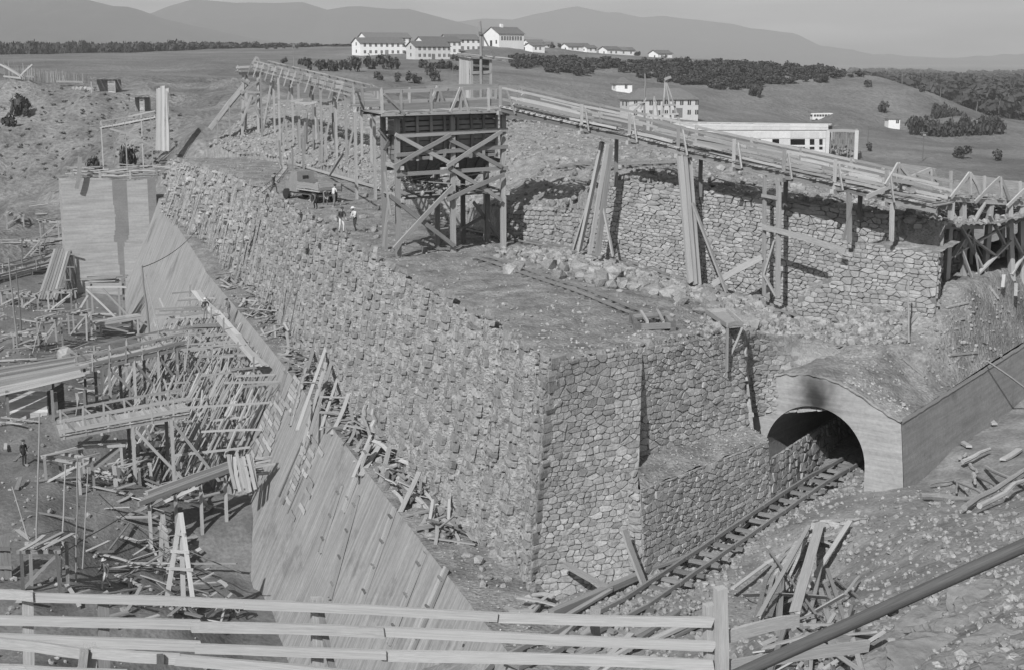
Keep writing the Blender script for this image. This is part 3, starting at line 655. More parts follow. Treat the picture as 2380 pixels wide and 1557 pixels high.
# stone facing above the portal
pf = thing('stone_facing', 'sloping stone facing above the tunnel arch next to the dam corner', 'wall', TT(-4, 0, -4))
st5 = StoneSet()
wall_patch(pf, 'core', (TT(-6.6, -.2, -5.2), TT(.2, .5, -3.7), on(1945, 800, -2.3), (10.38, 62.95, -.45)), .36, 1.4, m_mortar, st5, r3, .02, .1, (16, 6))
st5.build(pf, m_stone, 140)

# concrete facing of the dam (battered) and its ledge
TOPN = [Vector(p) for p in ((3.0, 37.5, -9), (-3.4, 57.2, -9), (-18, 102.5, -9), (-30.1, 138.5, -9), (-30.6, 139.6, -8.5), (-45.0, 180, -5.2))]
TOPS = [0.0]
for i_ in range(len(TOPN) - 1): TOPS.append(TOPS[-1] + (TOPN[i_ + 1] - TOPN[i_]).length)
tn_ = polyline(TOPN)
cf = thing('concrete_facing', 'battered board-marked concrete facing below the masonry flank', 'dam facing', (-10, 80, -18))
def facing(fn, out):
    def f(s, w_):
        p = fn(s); b = p + DN * (4.8 + out + max(0, p.z + 9) * .3); b.z = -19.5; q = p + DN * out; return q.lerp(b, w_)
    return f
fN = facing(tn_, 0)
nN = (fN(.3, 0) - fN(.3, 1)).cross(fN(.4, 0) - fN(.3, 0)).normalized()
if nN.dot(DN) < 0: nN = -nN
grid_obj('face', lambda s, t: fN(s, t) + nN * .02 * fbm(s * 60, t * 8, 1), 160, 14, m_conc, cf, uvf=lambda s, t: (s * tn_.length, t * 11), flip=False)
def base_at(y):
    for i in range(len(EDGE) - 1):
        if EDGE[i].y <= y <= EDGE[i + 1].y: q = EDGE[i].lerp(EDGE[i + 1], (y - EDGE[i].y) / (EDGE[i + 1].y - EDGE[i].y)); return q + DN * (.7 + .6 * sstep(54, 63, y))
    return (EDGE[0] + (EDGE[0] - EDGE[1]) * ((EDGE[0].y - y) / (EDGE[1].y - EDGE[0].y)) if y < EDGE[0].y else EDGE[-1]) + DN * (.7 if y < 60 else 1.3)
def ledge(s, t):
    o = tn_(s) if s <= 1 else None; i = base_at(o.y + 1.0) if o.y < 168 else o + Vector((7, 3, 0)); i = Vector((i.x, i.y, max(zb(i.y), o.z) + .05)); p = o.lerp(i, t)
    p.z += (.03 + .15 * fbm(p.x * 1.2, p.y * 1.2, 7)) * sstep(.1, .3, t) - .0; return p
grid_obj('ledge', ledge, 240, 10, m_plat, cf)
# concrete wing wall at the far end, with its damp streak and painted joint shade
ww = thing('wing_wall', 'pale concrete wing wall with dark damp streak standing across the far end of the facing', 'wall', (-50, 174, -19))
Wl, Wr = Vector((-54.6, 172.5, 0)), Vector((-44.2, 176.7, 0))
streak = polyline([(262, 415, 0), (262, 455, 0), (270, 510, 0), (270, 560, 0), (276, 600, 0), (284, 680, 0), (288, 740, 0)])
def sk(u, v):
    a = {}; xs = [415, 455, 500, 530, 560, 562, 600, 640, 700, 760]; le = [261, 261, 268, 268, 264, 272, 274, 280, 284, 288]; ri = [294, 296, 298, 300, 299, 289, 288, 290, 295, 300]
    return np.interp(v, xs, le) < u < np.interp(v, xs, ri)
nu, nv = 90, 60; V = []; F = []; UV = []; mi = []
for j in range(nv + 1):
    for i in range(nu + 1):
        p = Wl.lerp(Wr, i / nu); z_ = -20 + (17.15 + .25 * math.sin(i * .07)) * j / nv; V.append(Vector((p.x - .0, p.y, z_))); UV.append((i / nu * 11.2, z_))
for j in range(nv):
    for i in range(nu):
        a = j * (nu + 1) + i; F.append((a, a + 1, a + nu + 2, a + nu + 1)); c = (V[a] + V[a + nu + 2]) / 2; pu = prj(c); mi.append(1 if sk(pu[0], pu[1]) or i > nu - 9 else 0)  # last columns: shade of the joint recess painted in dark concrete
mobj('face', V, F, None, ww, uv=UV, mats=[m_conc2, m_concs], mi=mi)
bk = Vector((-1.6, 4.2, 0)); zt_ = -2.9
V = [Wl + Vector((0, 0, -20)), Wl + Vector((0, 0, zt_)), Wl + bk + Vector((0, 0, zt_)), Wl + bk + Vector((0, 0, -20)), Wr + Vector((0, 0, zt_ - .1)), Wr + bk + Vector((0, 0, zt_ - .1))]
mobj('side', V, [(0, 1, 2, 3), (1, 4, 5, 2)], m_conc2, ww, uv=[(0, 0), (0, 17), (4, 17), (4, 0), (10, 17), (10, 21)])

# one search tree over all walkable surfaces
def surf_tree(names):
    V = []; F = []
    for o in list(C.objects):
        if o.name.split('.')[0] in names and o.type == 'MESH':
            k = len(V); M = o.matrix_basis.copy(); b = absloc(o) ; V += [v.co + b for v in o.data.vertices]; F += [tuple(i + k for i in p.vertices) for p in o.data.polygons]
    return BVHTree.FromPolygons(V, F)
stree = surf_tree(('ground', 'dam_top', 'rubble_terrace', 'earth_mound'))
def shit(u, v, dz=0.0):
    h = stree.ray_cast(Vector((0, 0, CAMZ)), ray(u, v).normalized()); return (h[0] + Vector((0, 0, dz))) if h[0] is not None else on(u, v, 0)
def surfz(x, y):
    h = stree.ray_cast(Vector((x, y, 500)), Vector((0, 0, -1))); return h[0].z if h[0] is not None else 0.0

ftree = BVHTree.FromPolygons([fN(i / 120, j / 12) for j in range(13) for i in range(121)], [(j * 121 + i, j * 121 + i + 1, j * 121 + i + 122, j * 121 + i + 121) for j in range(12) for i in range(120)])
def fhit(u, v):
    h = ftree.ray_cast(Vector((0, 0, CAMZ)), ray(u, v).normalized()); return h[0]
# ================================================================== timber works
def onpl(u, v, P, n):
    r = ray(u, v); o = Vector((0, 0, CAMZ)); t = (P - o).dot(n) / r.dot(n); return o + r * t
def picks(th, pl, lst, name='brace', mat='w'):
    for it in lst:
        u0, v0, u1, v1, w_, h_ = it[:6]; off = it[6] if len(it) > 6 else 0
        beam(th, name, pl(u0, v0, off), pl(u1, v1, off), w_, h_, mat)
def top_of(x, y):                         # highest of the built surfaces
    return max(gz(x, y, -99), -99)
def railway(name, label, pts, gauge, zf, sl_len, step, sl_mat='d', rail=.07):
    f = polyline(pts); L = f.length; th = thing(name, label, 'railway track', f(0)); n = max(4, int(L / 2.2))
    def P(t, o):
        p = f(t); q = f(min(1, t + .01)) if t < .99 else p + (p - f(t - .01)); d = (q - p); d.z = 0; d.normalize(); s = Vector((d.y, -d.x, 0)); p = p + s * o; return Vector((p.x, p.y, zf(p.x, p.y)))
    for o in (-gauge / 2, gauge / 2):
        for i in range(n):
            beam(th, 'rail', P(i / n, o) + Vector((0, 0, .12 + rail)), P((i + 1) / n, o) + Vector((0, 0, .12 + rail)), rail, rail * 1.7, 's')
    k = int(L / step)
    for i in range(k):
        t = (i + .5 + R.uniform(-.15, .15)) / k; c = P(t, 0); d = (P(min(1, t + .02), 0) - P(max(0, t - .02), 0)); d.z = 0; d.normalize(); s = Vector((d.y, -d.x, 0)) * (sl_len / 2) + d * R.uniform(-.08, .08)
        beam(th, 'sleeper', c - s + Vector((0, 0, .05)), c + s + Vector((0, 0, .05)), .2, .13, sl_mat)
    return th
railway('railway_track', 'narrow-gauge track ending at the wooden tipping frame on the dam top', [on(1118, 606, 0), on(1300, 668, 0), on(1500, 742, -.1)], .75, platz, 1.25, .75)
railway('railway_track', 'narrow-gauge track running under the gallery legs past the retaining wall', [on(985, 512, 0), on(1220, 567, 0), on(1560, 655, -.6), on(1885, 748, -2.0)], .75, lambda x, y: platz(x, y), 1.3, .75)
railway('railway_track', 'small curved field track on the far dam top behind the lorry', [on(600, 455, 0), on(640, 425, 0), on(662, 398, 0), on(655, 375, 0)], .6, platz, .9, 1.4, 'w', .045)
railway('railway_track', 'bent rails lying on the rubble terrace above the retaining wall', [Vector((3, 100, 0)), Vector((8, 92, 0)), Vector((10.5, 89, 0))], .7, lambda x, y: terz(x, y) + .25, 1.1, 1.2)
railway('railway_track', 'dark railway track leading into the tunnel along the plinth', [on(1180, 1557, -9), on(1465, 1424, -8.75), TT(-2.3, 0, -7.6), TT(-2.3, 16, -7.6)], 1.0, lambda x, y: float(np.interp(y, [46, 63.4], [-8.95, -7.7])) - .04, 1.7, 1.0, 'd', .10)

# ---- bunker tower
TL, TR = Vector((-6.7, 83.5, 0)), Vector((-.55, 88.3, 0)); ex = (TR - TL).normalized(); ey = Vector((-.30, .954, 0))
def TW(x, y, z): p = TL + ex * x + ey * (y * 1.5 if y > 0 else y); return Vector((p.x, p.y, z))
TP = VPl(TL, TR)
tw = thing('bunker_tower', 'tall timber loading bunker on braced posts standing on the dam top', 'tower', TL)
for x in (0, 3.95, 7.8):
    for y in (0, 2.5):
        beam(tw, 'post', TW(x, y, -.25), TW(x, y, 8.35), .30, .30, 'w')
beam(tw, 'post', TW(5.9, 2.4, -.2), TW(5.9, 2.4, 5.3), .26, .26, 'd')
for z_ in (7.15, 6.1, 4.95):
    beam(tw, 'beam', TW(-.2, -.22, z_ + R.uniform(-.06, .06)), TW(8.1, -.22, z_ + R.uniform(-.05, .15)), .12, .24, 'w')
    beam(tw, 'beam', TW(-.1, 2.7, z_), TW(8, 2.7, z_), .12, .22, 'w')
for x in (0, 3.95, 7.8):
    for z_ in (8.25, 5.3, 3.4): beam(tw, 'beam', TW(x + .2, -.5, z_), TW(x + .2, 2.9, z_), .22, .24, 'w')
picks(tw, TP, [(918, 313, 1046, 380, .10, .24, .30), (914, 389, 1048, 314, .10, .24, .42), (1043, 324, 1167, 389, .10, .24, .30), (1038, 388, 1167, 306, .10, .24, .42),
               (905, 455, 1057, 574, .12, .26, .30), (914, 581, 1054, 433, .12, .26, .42), (1041, 389, 1168, 468, .10, .24, .30), (1038, 466, 1174, 406, .10, .26, .42),
               (893, 400, 907, 500, .10, .16, .3), (903, 470, 890, 575, .1, .16, .2)])
picks(tw, TP, [(880, 300, 915, 345, .1, .2, -2.4), (893, 350, 915, 310, .1, .2, -2.2), (1100, 470, 1165, 560, .1, .2, -2.7), (1130, 500, 1010, 570, .1, .2, -2.7)], mat='d')
# hopper of boards
for k in range(9):
    z_ = 5.75 + k * .29
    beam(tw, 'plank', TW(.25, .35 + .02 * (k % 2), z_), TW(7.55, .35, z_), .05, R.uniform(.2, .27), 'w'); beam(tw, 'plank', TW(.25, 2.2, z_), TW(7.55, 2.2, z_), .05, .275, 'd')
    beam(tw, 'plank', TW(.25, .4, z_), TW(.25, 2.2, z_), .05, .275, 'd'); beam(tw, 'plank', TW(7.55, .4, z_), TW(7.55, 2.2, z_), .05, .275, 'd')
for i in range(8): beam(tw, 'batten', TW(.55 + i * .98, .24, 5.6), TW(.55 + i * .98, .24, 8.3), .16, .14, 'w')
for cx_ in (2.1, 5.8):
    V = [TW(cx_ - 1.7, .5, 5.7), TW(cx_ + 1.7, .5, 5.7), TW(cx_ + 1.7, 2.1, 5.7), TW(cx_ - 1.7, 2.1, 5.7), TW(cx_ - .45, 1.5, 4.1), TW(cx_ + .45, 1.5, 4.1), TW(cx_ + .45, 1.8, 4.1), TW(cx_ - .45, 1.8, 4.1)]
    mobj('chute_funnel', V, [(0, 1, 5, 4), (1, 2, 6, 5), (2, 3, 7, 6), (3, 0, 4, 7), (4, 5, 6, 7)], m_woodd, tw)
    for q in range(4): beam(tw, 'batten', TW(cx_ - 1.4 + q * .95, .45, 5.65), TW(cx_ - .4 + q * .28, 1.42, 4.15), .12, .1, 'd')
# deck, railings
for i in range(36):
    x = -1.3 + i * .29; beam(tw, 'plank', TW(x, -.95 + R.uniform(-.12, .12), 8.5), TW(x + R.uniform(-.02, .02), 3.3 + R.uniform(-.2, .2), 8.5), .27, .06, 'w')
for (y, zz) in ((-.75, 8.38), (2.9, 8.38), (1.2, 8.38)): beam(tw, 'beam', TW(-1.3, y, zz), TW(9.2, y, zz), .2, .22, 'd')
beam(tw, 'beam', TW(-1.4, -.95, 8.42), TW(9.2, -.95, 8.44), .08, .18, 'w')
for y in (-.85, 3.1):
    for i, x in enumerate((-1.2, .1, 2.2, 4.3, 6.4, 8.9)): beam(tw, 'rail_post', TW(x, y, 8.4), TW(x + R.uniform(-.05, .05), y, 9.85), .16, .14, 'w')
    beam(tw, 'handrail', TW(-1.3, y, 9.72), TW(3.4, y, 9.80), .10, .2, 'w'); beam(tw, 'handrail', TW(3.2, y + .05, 9.80), TW(9.2, y + .05, 9.86), .10, .2, 'w')
    beam(tw, 'side_board', TW(-1.2, y - .02, 8.86), TW(3.6, y - .02, 8.9), .06, .4, 'w'); beam(tw, 'side_board', TW(3.55, y + .04, 8.9), TW(9.2, y + .04, 8.95), .06, .4, 'w')
    beam(tw, 'brace', TW(4.3, y - .1, 9.9), TW(3.5, y - .12, 8.4), .09, .15, 'l'); beam(tw, 'brace', TW(4.35, y - .1, 9.9), TW(4.9, y - .12, 8.35), .09, .15, 'w')
beam(tw, 'brace', TW(-1.1, -.95, 9.6), TW(.3, -1.0, 8.4), .08, .15, 'w'); beam(tw, 'brace', TW(9.1, -1, 9.5), TW(7.8, -1.05, 8.35), .1, .16, 'l')
# working stage half way up with rubble on it
for i in range(9): beam(tw, 'plank', TW(.2 + i * .85, -.25 + R.uniform(-.2, .1), 3.55 + .02 * (i % 3)), TW(.2 + i * .85 + R.uniform(-.1, .1), 2.8, 3.55), .5, .06, 'w')
for y in (.5, 1.4, 2.4): beam(tw, 'beam', TW(-.1, y, 3.42), TW(8, y, 3.42), .16, .18, 'd')
for q in range(12):
    x0 = R.uniform(-.2, 5.5); y0 = R.uniform(-.1, 2.2); z_ = R.uniform(3.7, 4.6); beam(tw, 'plank', TW(x0, y0, z_), TW(x0 + R.uniform(1.3, 2.8), y0 + R.uniform(-.5, .6), z_ + R.uniform(-.3, .3)), .22, .05, R.choice('wwd'))
rocks_stuff('stone_heap', [(TW(3.0 + R.gauss(0, .55), 1.0 + R.gauss(0, .45), 3.65 + abs(R.gauss(0, .35)) * .9), R.uniform(.15, .4)) for _ in range(90)], m_rock, 'heap of broken stone on the stage of the bunker tower', 'stone heap')
# little lean-tos and props at the foot
for (u0, v0, u1, v1, w_) in ((1017, 455, 1017, 572, .26), (1133, 455, 1133, 563, .28)):
    pb = TP(u1, v1, -2.5); beam(tw, 'post', Vector((pb.x, pb.y, -.2)), Vector((pb.x, pb.y, 3.6)), w_, w_, 'd')

# ---- long conveyor gallery
CP = VPl(A0 + WN * 2.2 - WD * 6, A0 + WN * 2.2 + WD * 20)
gl = thing('conveyor_gallery', 'long sloping timber conveyor gallery running down from the bunker tower', 'conveyor', CP(1600, 665))
key = [(1165, 252), (1354, 297), (1465, 320), (1578, 350), (1707, 381), (1823, 406), (1941, 432), (2060, 460), (2180, 487)]
BO = -1.75
def kp(t, off=0, dz=0):
    i = min(len(key) - 2, int(t * (len(key) - 1))); f_ = t * (len(key) - 1) - i; a, b = key[i], key[i + 1]
    p = CP(a[0] + (b[0] - a[0]) * f_, a[1] + (b[1] - a[1]) * f_) + CP.n * off; p.z += dz; return p
nk = len(key) - 1
for i in range(nk):
    t0, t1 = i / nk, min(1, (i + 1.12) / nk)
    for off in (0, BO):
        beam(gl, 'stringer', kp(t0, off, -.05), kp(t1, off, -.05 + R.uniform(-.03, .03)), .2, .34, 'd' if off == 0 else 'w')
        beam(gl, 'ledger', kp(t0, off + .16, .12), kp(t1, off + .16, .14), .08, .12, 'l' if R.random() < .5 else 'w')
        for zz in (.36, .55, .76, .93):
            q0 = t0 + R.uniform(-.02, .04); q1 = q0 + R.uniform(.07, .13)
            if R.random() < .86: beam(gl, 'side_board', kp(max(0, q0), off + R.uniform(-.03, .06), zz + R.uniform(-.03, .03)), kp(min(1, q1), off + R.uniform(-.03, .06), zz + R.uniform(-.03, .03)), .05, R.uniform(.11, .19), R.choice('wwwd'))
        beam(gl, 'handrail', kp(t0, off, 1.2), kp(t1, off, 1.18), .09, .13, 'w')
    beam(gl, 'bolster', kp(t0, .35, -.28), kp(t0, BO - .35, -.28), .2, .22, 'w')
    for off in (0.1, BO): beam(gl, 'rail_post', kp(t0, off, -.25), kp(t0, off, 1.32), .15, .13, 'l' if R.random() < .4 else 'w')
    beam(gl, 'prop', kp(t0 + .01, .12, 1.15), kp(t0 + .03, .5, -.1), .07, .1, 'w')
np_ = 120
for i in range(np_):
    t = (i + .5) / np_; beam(gl, 'plank', kp(t, .28 + R.uniform(-.05, .12), .17), kp(t, BO - .25, .17), .22, .05, R.choice('wwwd'))
for i in range(26):
    t = R.uniform(.02, .93); o = R.uniform(BO + .2, -.2); beam(gl, 'belt_board', kp(t, o, .26), kp(t + .06, o + R.uniform(-.15, .15), .27), .25, .04, R.choice('wl'))
def cbase(u, v, zz=None):
    p = CP(u, v); return Vector((p.x, p.y, platz(p.x, p.y) - .15 if zz is None else zz))
for (u0, v0, u1, v1, w_, h_, off) in ((1420, 335, 1388, 594, .3, .2, .1), (1412, 335, 1370, 592, .22, .18, .3), (1400, 330, 1345, 588, .28, .18, -1.2), (1393, 385, 1333, 582, .2, .1, -1.5), (1400, 470, 1425, 598, .16, .1, .1),
                                      (1580, 362, 1605, 660, .3, .2, .25), (1592, 362, 1616, 664, .2, .22, .05), (1603, 366, 1626, 666, .16, .2, -.2), (1609, 470, 1690, 684, .2, .1, .4),
                                      (1777, 408, 1776, 690, .16, .16, 0), (1810, 420, 1808, 692, .22, .18, .1), (1800, 560, 1776, 640, .14, .1, .2), (1776, 640, 1804, 690, .14, .1, .2), (1973, 445, 1974, 565, .2, .2, 0), (1960, 560, 1980, 470, .14, .08, .1), (2075, 470, 2072, 560, .18, .18, 0),
                                      (1655, 662, 1772, 598, .1, .34, .2), (1770, 527, 1968, 586, .08, .3, .25), (1770, 455, 1808, 462, .1, .18, .2)):
    beam(gl, 'leg' if abs(u0 - u1) < 60 and v1 - v0 > 100 else 'brace', CP(u0, v0, off), CP(u1, v1, off), w_, h_, 'w' if R.random() < .8 else 'l')
# secondary back legs
for u in (1392, 1590, 1790, 1965):
    p = CP(u, 400, BO); b = CP(u, 640, BO); z0 = max(terz(b.x, b.y), -2); t = kp(np.interp(u, [k[0] for k in key], np.linspace(0, 1, len(key))), BO, -.2); beam(gl, 'leg', Vector((t.x, t.y, z0 - .3)), t, .18, .18, 'd')

# ---- trestle to the right with small trusses on top
rt = thing('timber_trestle', 'crowded timber trestle with triangular props standing on the earth mound', 'trestle', at(2200, 650, 72.5))
RP = VPl((21.3, 72.3), (28.5, 77.5))
def mz(p): 
    d = Vector((p.x, p.y, 0)) - R0; q, t = d.dot(EX), d.dot(AX); return moundz(max(-7.5, min(1.5, q)), max(0, t))
for (u0, v0, u1, off, w_) in ((2170, 462, 2171, 0, .26), (2212, 470, 2200, .3, .24), (2238, 462, 2240, 0, .26), (2258, 480, 2252, -2.2, .24), (2302, 470, 2288, 0, .28), (2345, 470, 2352, .2, .28), (2372, 470, 2376, 0, .26), (2195, 480, 2197, -2.4, .24), (2330, 480, 2326, -2.4, .24), (2420, 480, 2418, 0, .26), (2150, 485, 2150, -2.2, .22), (2385, 470, 2385, -2.4, .24)):
    t = RP(u0, v0, off); b = RP(u1, 650, off); b.z = mz(b) - .2; beam(rt, 'post', b, t, w_, w_, 'l')
picks(rt, RP, [(2215, 600, 2290, 470, .2, .1, .2), (2205, 480, 2290, 640, .2, .1, .3), (2245, 545, 2320, 600, .22, .1, .35), (2190, 610, 2345, 520, .2, .1, .1), (2270, 640, 2350, 560, .22, .1, .4), (2330, 500, 2400, 640, .2, .1, .2), (2300, 500, 2340, 580, .2, .1, .3), (2235, 580, 2262, 655, .14, .08, .5), (2262, 550, 2278, 655, .08, .06, .55), (2350, 640, 2400, 560, .2, .1, .3), (2180, 480, 2245, 640, .18, .1, -2), (2300, 640, 2240, 500, .18, .1, -2), (2320, 640, 2390, 500, .18, .1, -2), (2180, 640, 2230, 560, .18, .1, -.8)], mat='l')
picks(rt, RP, [(2123, 527, 2285, 529, .08, .22, .35), (2180, 462, 2420, 478, .2, .25, .1), (2180, 470, 2420, 484, .2, .25, -2.3)], 'beam', 'l')
picks(rt, RP, [(2115, 600, 2160, 530, .2, .1, -1.5), (2050, 660, 2120, 480, .06, .06, -5)], 'brace', 'd')
deck0, deck1 = RP(2120, 448, .2), RP(2430, 470, .2)
for i in range(30):
    p = deck0.lerp(deck1, i / 29); beam(rt, 'plank', p + RP.n * R.uniform(.0, .3), p - RP.n * (2.8 + R.uniform(0, .3)), .26, .06, 'w')
for (u0, v0, u1, v1, du) in ((2088, 381, 2125, 420, -30), (2163, 394, 2188, 432, -150), (2254, 403, 2280, 450, -45), (2325, 413, 2345, 460, -60), (2400, 425, 2420, 470, -60)):
    a = RP(u0, v0, .3); b = RP(u1, v1 + 5, .35); c = RP(u0 + du, v1 + 12 + (15 if du < -100 else 0), .4); d = RP(u0 + 2, v1 + 4, .3)
    beam(rt, 'truss_strut', a, b, .09, .2, 'w'); beam(rt, 'truss_strut', c, a, .09, .2, 'l'); beam(rt, 'truss_post', d, a, .12, .14, 'w')
for k in range(4):
    beam(rt, 'side_board', RP(2095 + k * 75, 392 + k * 12, -2.4), RP(2175 + k * 75, 404 + k * 12, -2.4), .06, .5, 'w'); beam(rt, 'side_board', RP(2110 + k * 75, 414 + k * 12, -2.3), RP(2190 + k * 75, 428 + k * 12, -2.3), .06, .42, 'w')
for u in (2210, 2288, 2371): beam(rt, 'rail_post', RP(u, 440 + (u - 2210) * .12, -2.1), RP(u, 398 + (u - 2210) * .15, -2.1), .16, .1, 'l')
for (u, v) in ((2330, 640), (2360, 660), (2320, 665)): beam(rt, 'prop', RP(u, v + 30, 1.5), RP(u + R.uniform(-30, 30), v, 1.2), .18, .12, 'w')

# ---- tipping frame and chute at the track ends
tf = thing('tipping_frame', 'low dark timber tipping frame at the end of the track', 'timber frame', on(1512, 765, -.2))
a, b, c_, d_ = on(1470, 748, -.05), on(1545, 742, -.1), on(1562, 768, -.2), on(1480, 772, -.15)
for p, q in ((a, b), (b, c_), (c_, d_), (d_, a)): beam(tf, 'beam', p + Vector((0, 0, .22)), q + Vector((0, 0, .22)), .2, .26, 'd')
for p in (a, b, c_, d_): beam(tf, 'block', p + Vector((0, 0, -.1)), p + Vector((0, 0, .4)), .26, .26, 'd')
beam(tf, 'bearer', a.lerp(d_, .3) + Vector((0, 0, .38)), b.lerp(c_, .3) + Vector((0, 0, .38)), .16, .14, 'w'); beam(tf, 'bearer', a.lerp(b, .25) + Vector((0, 0, .45)), d_.lerp(c_, .3) + Vector((0, 0, .4)), .12, .12, 'w'); beam(tf, 'bearer', a.lerp(b, .75) + Vector((0, 0, .45)), d_.lerp(c_, .75) + Vector((0, 0, .4)), .12, .12, 'w')
ch = thing('mortar_tray', 'shallow board tray on legs hanging over the edge of the dam', 'tray', on(1690, 770, -.5))
q = [on(1640, 745, -.3), on(1688, 742, -.3), on(1726, 775, -.4), on(1690, 779, -.4)]
mobj('tray_floor', [p + Vector((0, 0, .35)) for p in q] + [p + Vector((0, 0, .29)) for p in q], [(0, 1, 2, 3), (7, 6, 5, 4), (0, 4, 5, 1), (1, 5, 6, 2), (2, 6, 7, 3), (3, 7, 4, 0)], m_wood, ch)
for i in range(4): beam(ch, 'tray_side', q[i] + Vector((0, 0, .42)), q[(i + 1) % 4] + Vector((0, 0, .42)), .06, .2, 'w')
beam(ch, 'leg', q[3] + Vector((0, 0, .3)), q[3] + Vector((.0, -.2, -1.6)), .1, .1, 'w'); beam(ch, 'leg', q[2] + Vector((0, 0, .3)), q[2] + Vector((-.5, .2, -1.1)), .1, .1, 'w'); beam(ch, 'leg', q[0] + Vector((0, 0, .3)), q[0] + Vector((0, .1, -.4)), .1, .1, 'w')
hp = thing('water_hose', 'thin bent pipe hanging down the masonry beside the tray', 'pipe', q[3])
hpp = [on(1702, 800, -1.2), on(1738, 833, -2.0), on(1738, 858, -2.8)]
for i in range(2): pole(hp, 'pipe', hpp[i], hpp[i + 1], .09, 'i')

# ---- facing: strips of cleated boards and patches of form boards
FPp = fN(.25, 0.2)
def FN(u, v, o=0): return (fhit(u, v) or onpl(u, v, FPp, nN)) + nN * (o + .02)
fa = (fN(.4, 0) - fN(.2, 0)).normalized()
for i, (u0, v0, u1, v1) in enumerate(((797, 1125, 745, 1285), (835, 1150, 768, 1395), (921, 1178, 840, 1410), (990, 1282, 905, 1500), (1042, 1318, 955, 1520), (713, 852, 676, 990), (760, 842, 700, 1060), (672, 848, 646, 935), (862, 1030, 800, 1190))):
    s_ = thing('cleated_formwork_strip', ('pair of boards with cleats lying down the concrete facing, ' + ('first', 'second', 'third', 'fourth', 'fifth', 'sixth', 'seventh', 'eighth', 'ninth')[i] + ' strip'), 'formwork', FN(u1, v1), 'cleated strips on the facing')
    s_['label'] = ('short cleated board strip below the board heap', 'long thin cleated strip down the middle of the facing', 'long cleated double strip beside the pebble-strewn ledge', 'wide cleated strip ending behind the fence rails', 'cleated strip lowest on the facing above the fence', 'cleated strip under the upper form boards', 'long strip of boards from the leaning planks on the ledge', 'small cleated strip nearest the scaffold', 'cleated strip running from the log heap on the ledge')[i]
    L = (FN(u1, v1) - FN(u0, v0)).length; w2 = .16
    for o in (-w2, w2): beam(s_, 'board', FN(u0, v0, .05) + fa * o, FN(u1, v1, .05) + fa * o, .10, .2, 'w', up=nN.cross(FN(u1, v1) - FN(u0, v0)))
    beam(s_, 'backing_board', FN(u0, v0, .03), FN(u1, v1, .03), .04, .34, 'd', up=nN.cross(FN(u1, v1) - FN(u0, v0)))
    n = max(2, int(L / 1.1))
    for k in range(n):
        p = FN(u0, v0, .13).lerp(FN(u1, v1, .13), (k + .4) / n); beam(s_, 'cleat', p - fa * .27, p + fa * .27, .12, .08, 'd')
for lab, (ua, va), rows, cols, rr in (('patchy panel of horizontal form boards on the facing beside the scaffold', (640, 905), 17, 3, 3), ('patchy lower panel of horizontal form boards with gaps on the facing', (720, 1010), 15, 3, 5), ('small panel of form boards under the leaning planks', (690, 880), 7, 2, 7)):
    s_ = thing('formwork_panel', lab, 'formwork', FN(ua, va)); q = random.Random(rr); p0 = FN(ua, va, .05); dn = (fN(.3, 1) - fN(.3, 0)).normalized()
    for i in range(rows):
        for j in range(cols):
            if q.random() < .28 + .25 * (i > rows * .6): continue
            a = p0 + dn * i * .29 + fa * (-1 * (j * 1.9 + q.uniform(0, .3)) + 1.0 - .12 * i); beam(s_, 'board', a, a - fa * q.uniform(1.5, 1.9), .04, .26, q.choice('wwl'), up=dn)
    for j in range(3): a = p0 - fa * (j * 1.6 - .8); beam(s_, 'backing', a - nN * .02, a + dn * rows * .29, .06, .12, 'd', up=fa)

# ---- heaps of boards along the ledge
lab_l = {0: 'loose weathered board in the timber heap on the far ledge below the masonry', 1: 'loose weathered board in the timber heap half way along the ledge', 2: 'board among short logs and stones near the low end of the ledge'}
def ledge_pt(y, t, z_=0):
    s_ = np.interp(y, [p.y for p in TOPN], TOPS) / tn_.length; p = ledge(float(s_), t); p.z += z_; return p
for g, (y0, y1, n) in enumerate(((104, 134, 80), (71, 101, 130), (57, 70, 45))):
    for i in range(n):
        y = R.uniform(y0, y1); t = R.uniform(.12, .85); p = ledge_pt(y, t, .06 + abs(R.gauss(0, .28))); L = R.uniform(.8, 2.6); ang = R.gauss(1.9, .55); pitch_ = R.gauss(0, .22)
        d = Vector((math.cos(ang), math.sin(ang), pitch_)).normalized() * L / 2
        q0, q1 = p - d, p + d; zf = min(q0.z, q1.z); lo = p.z - .35
        if zf < lo: q0.z += lo - zf; q1.z += lo - zf
        loose('loose_board', q0, q1, R.uniform(.12, .24), R.uniform(.03, .07), R.choice('wwwdl'), lab_l[g], 'board', 'boards heaped along the ledge, heap %s' % ('far', 'middle', 'near')[g], R.uniform(-.5, .5))
for (u0, v0, u1, v1, z0, z1) in ((690, 1000, 760, 800, -9.4, -6.8), (720, 1010, 778, 815, -9.4, -7.0), (745, 1000, 800, 830, -9.3, -7.2), (652, 745, 672, 640, -9, -6.5), (640, 745, 668, 622, -9, -6.2), (820, 1110, 862, 1010, -9.2, -8.2), (838, 1105, 884, 1030, -9.2, -8.4), (880, 1140, 905, 1040, -9.2, -8.2), (770, 1010, 812, 905, -9.2, -8.0), (930, 1190, 975, 1095, -9, -7.5), (700, 900, 735, 790, -9.2, -7.4)):
    loose('leaning_board', on(u0, v0, z0), on(u1, v1, z1), R.uniform(.16, .3), .05, R.choice('wwl'), 'long board leaning upright against the foot of the masonry above the ledge', 'board', 'boards leaning on the ledge')
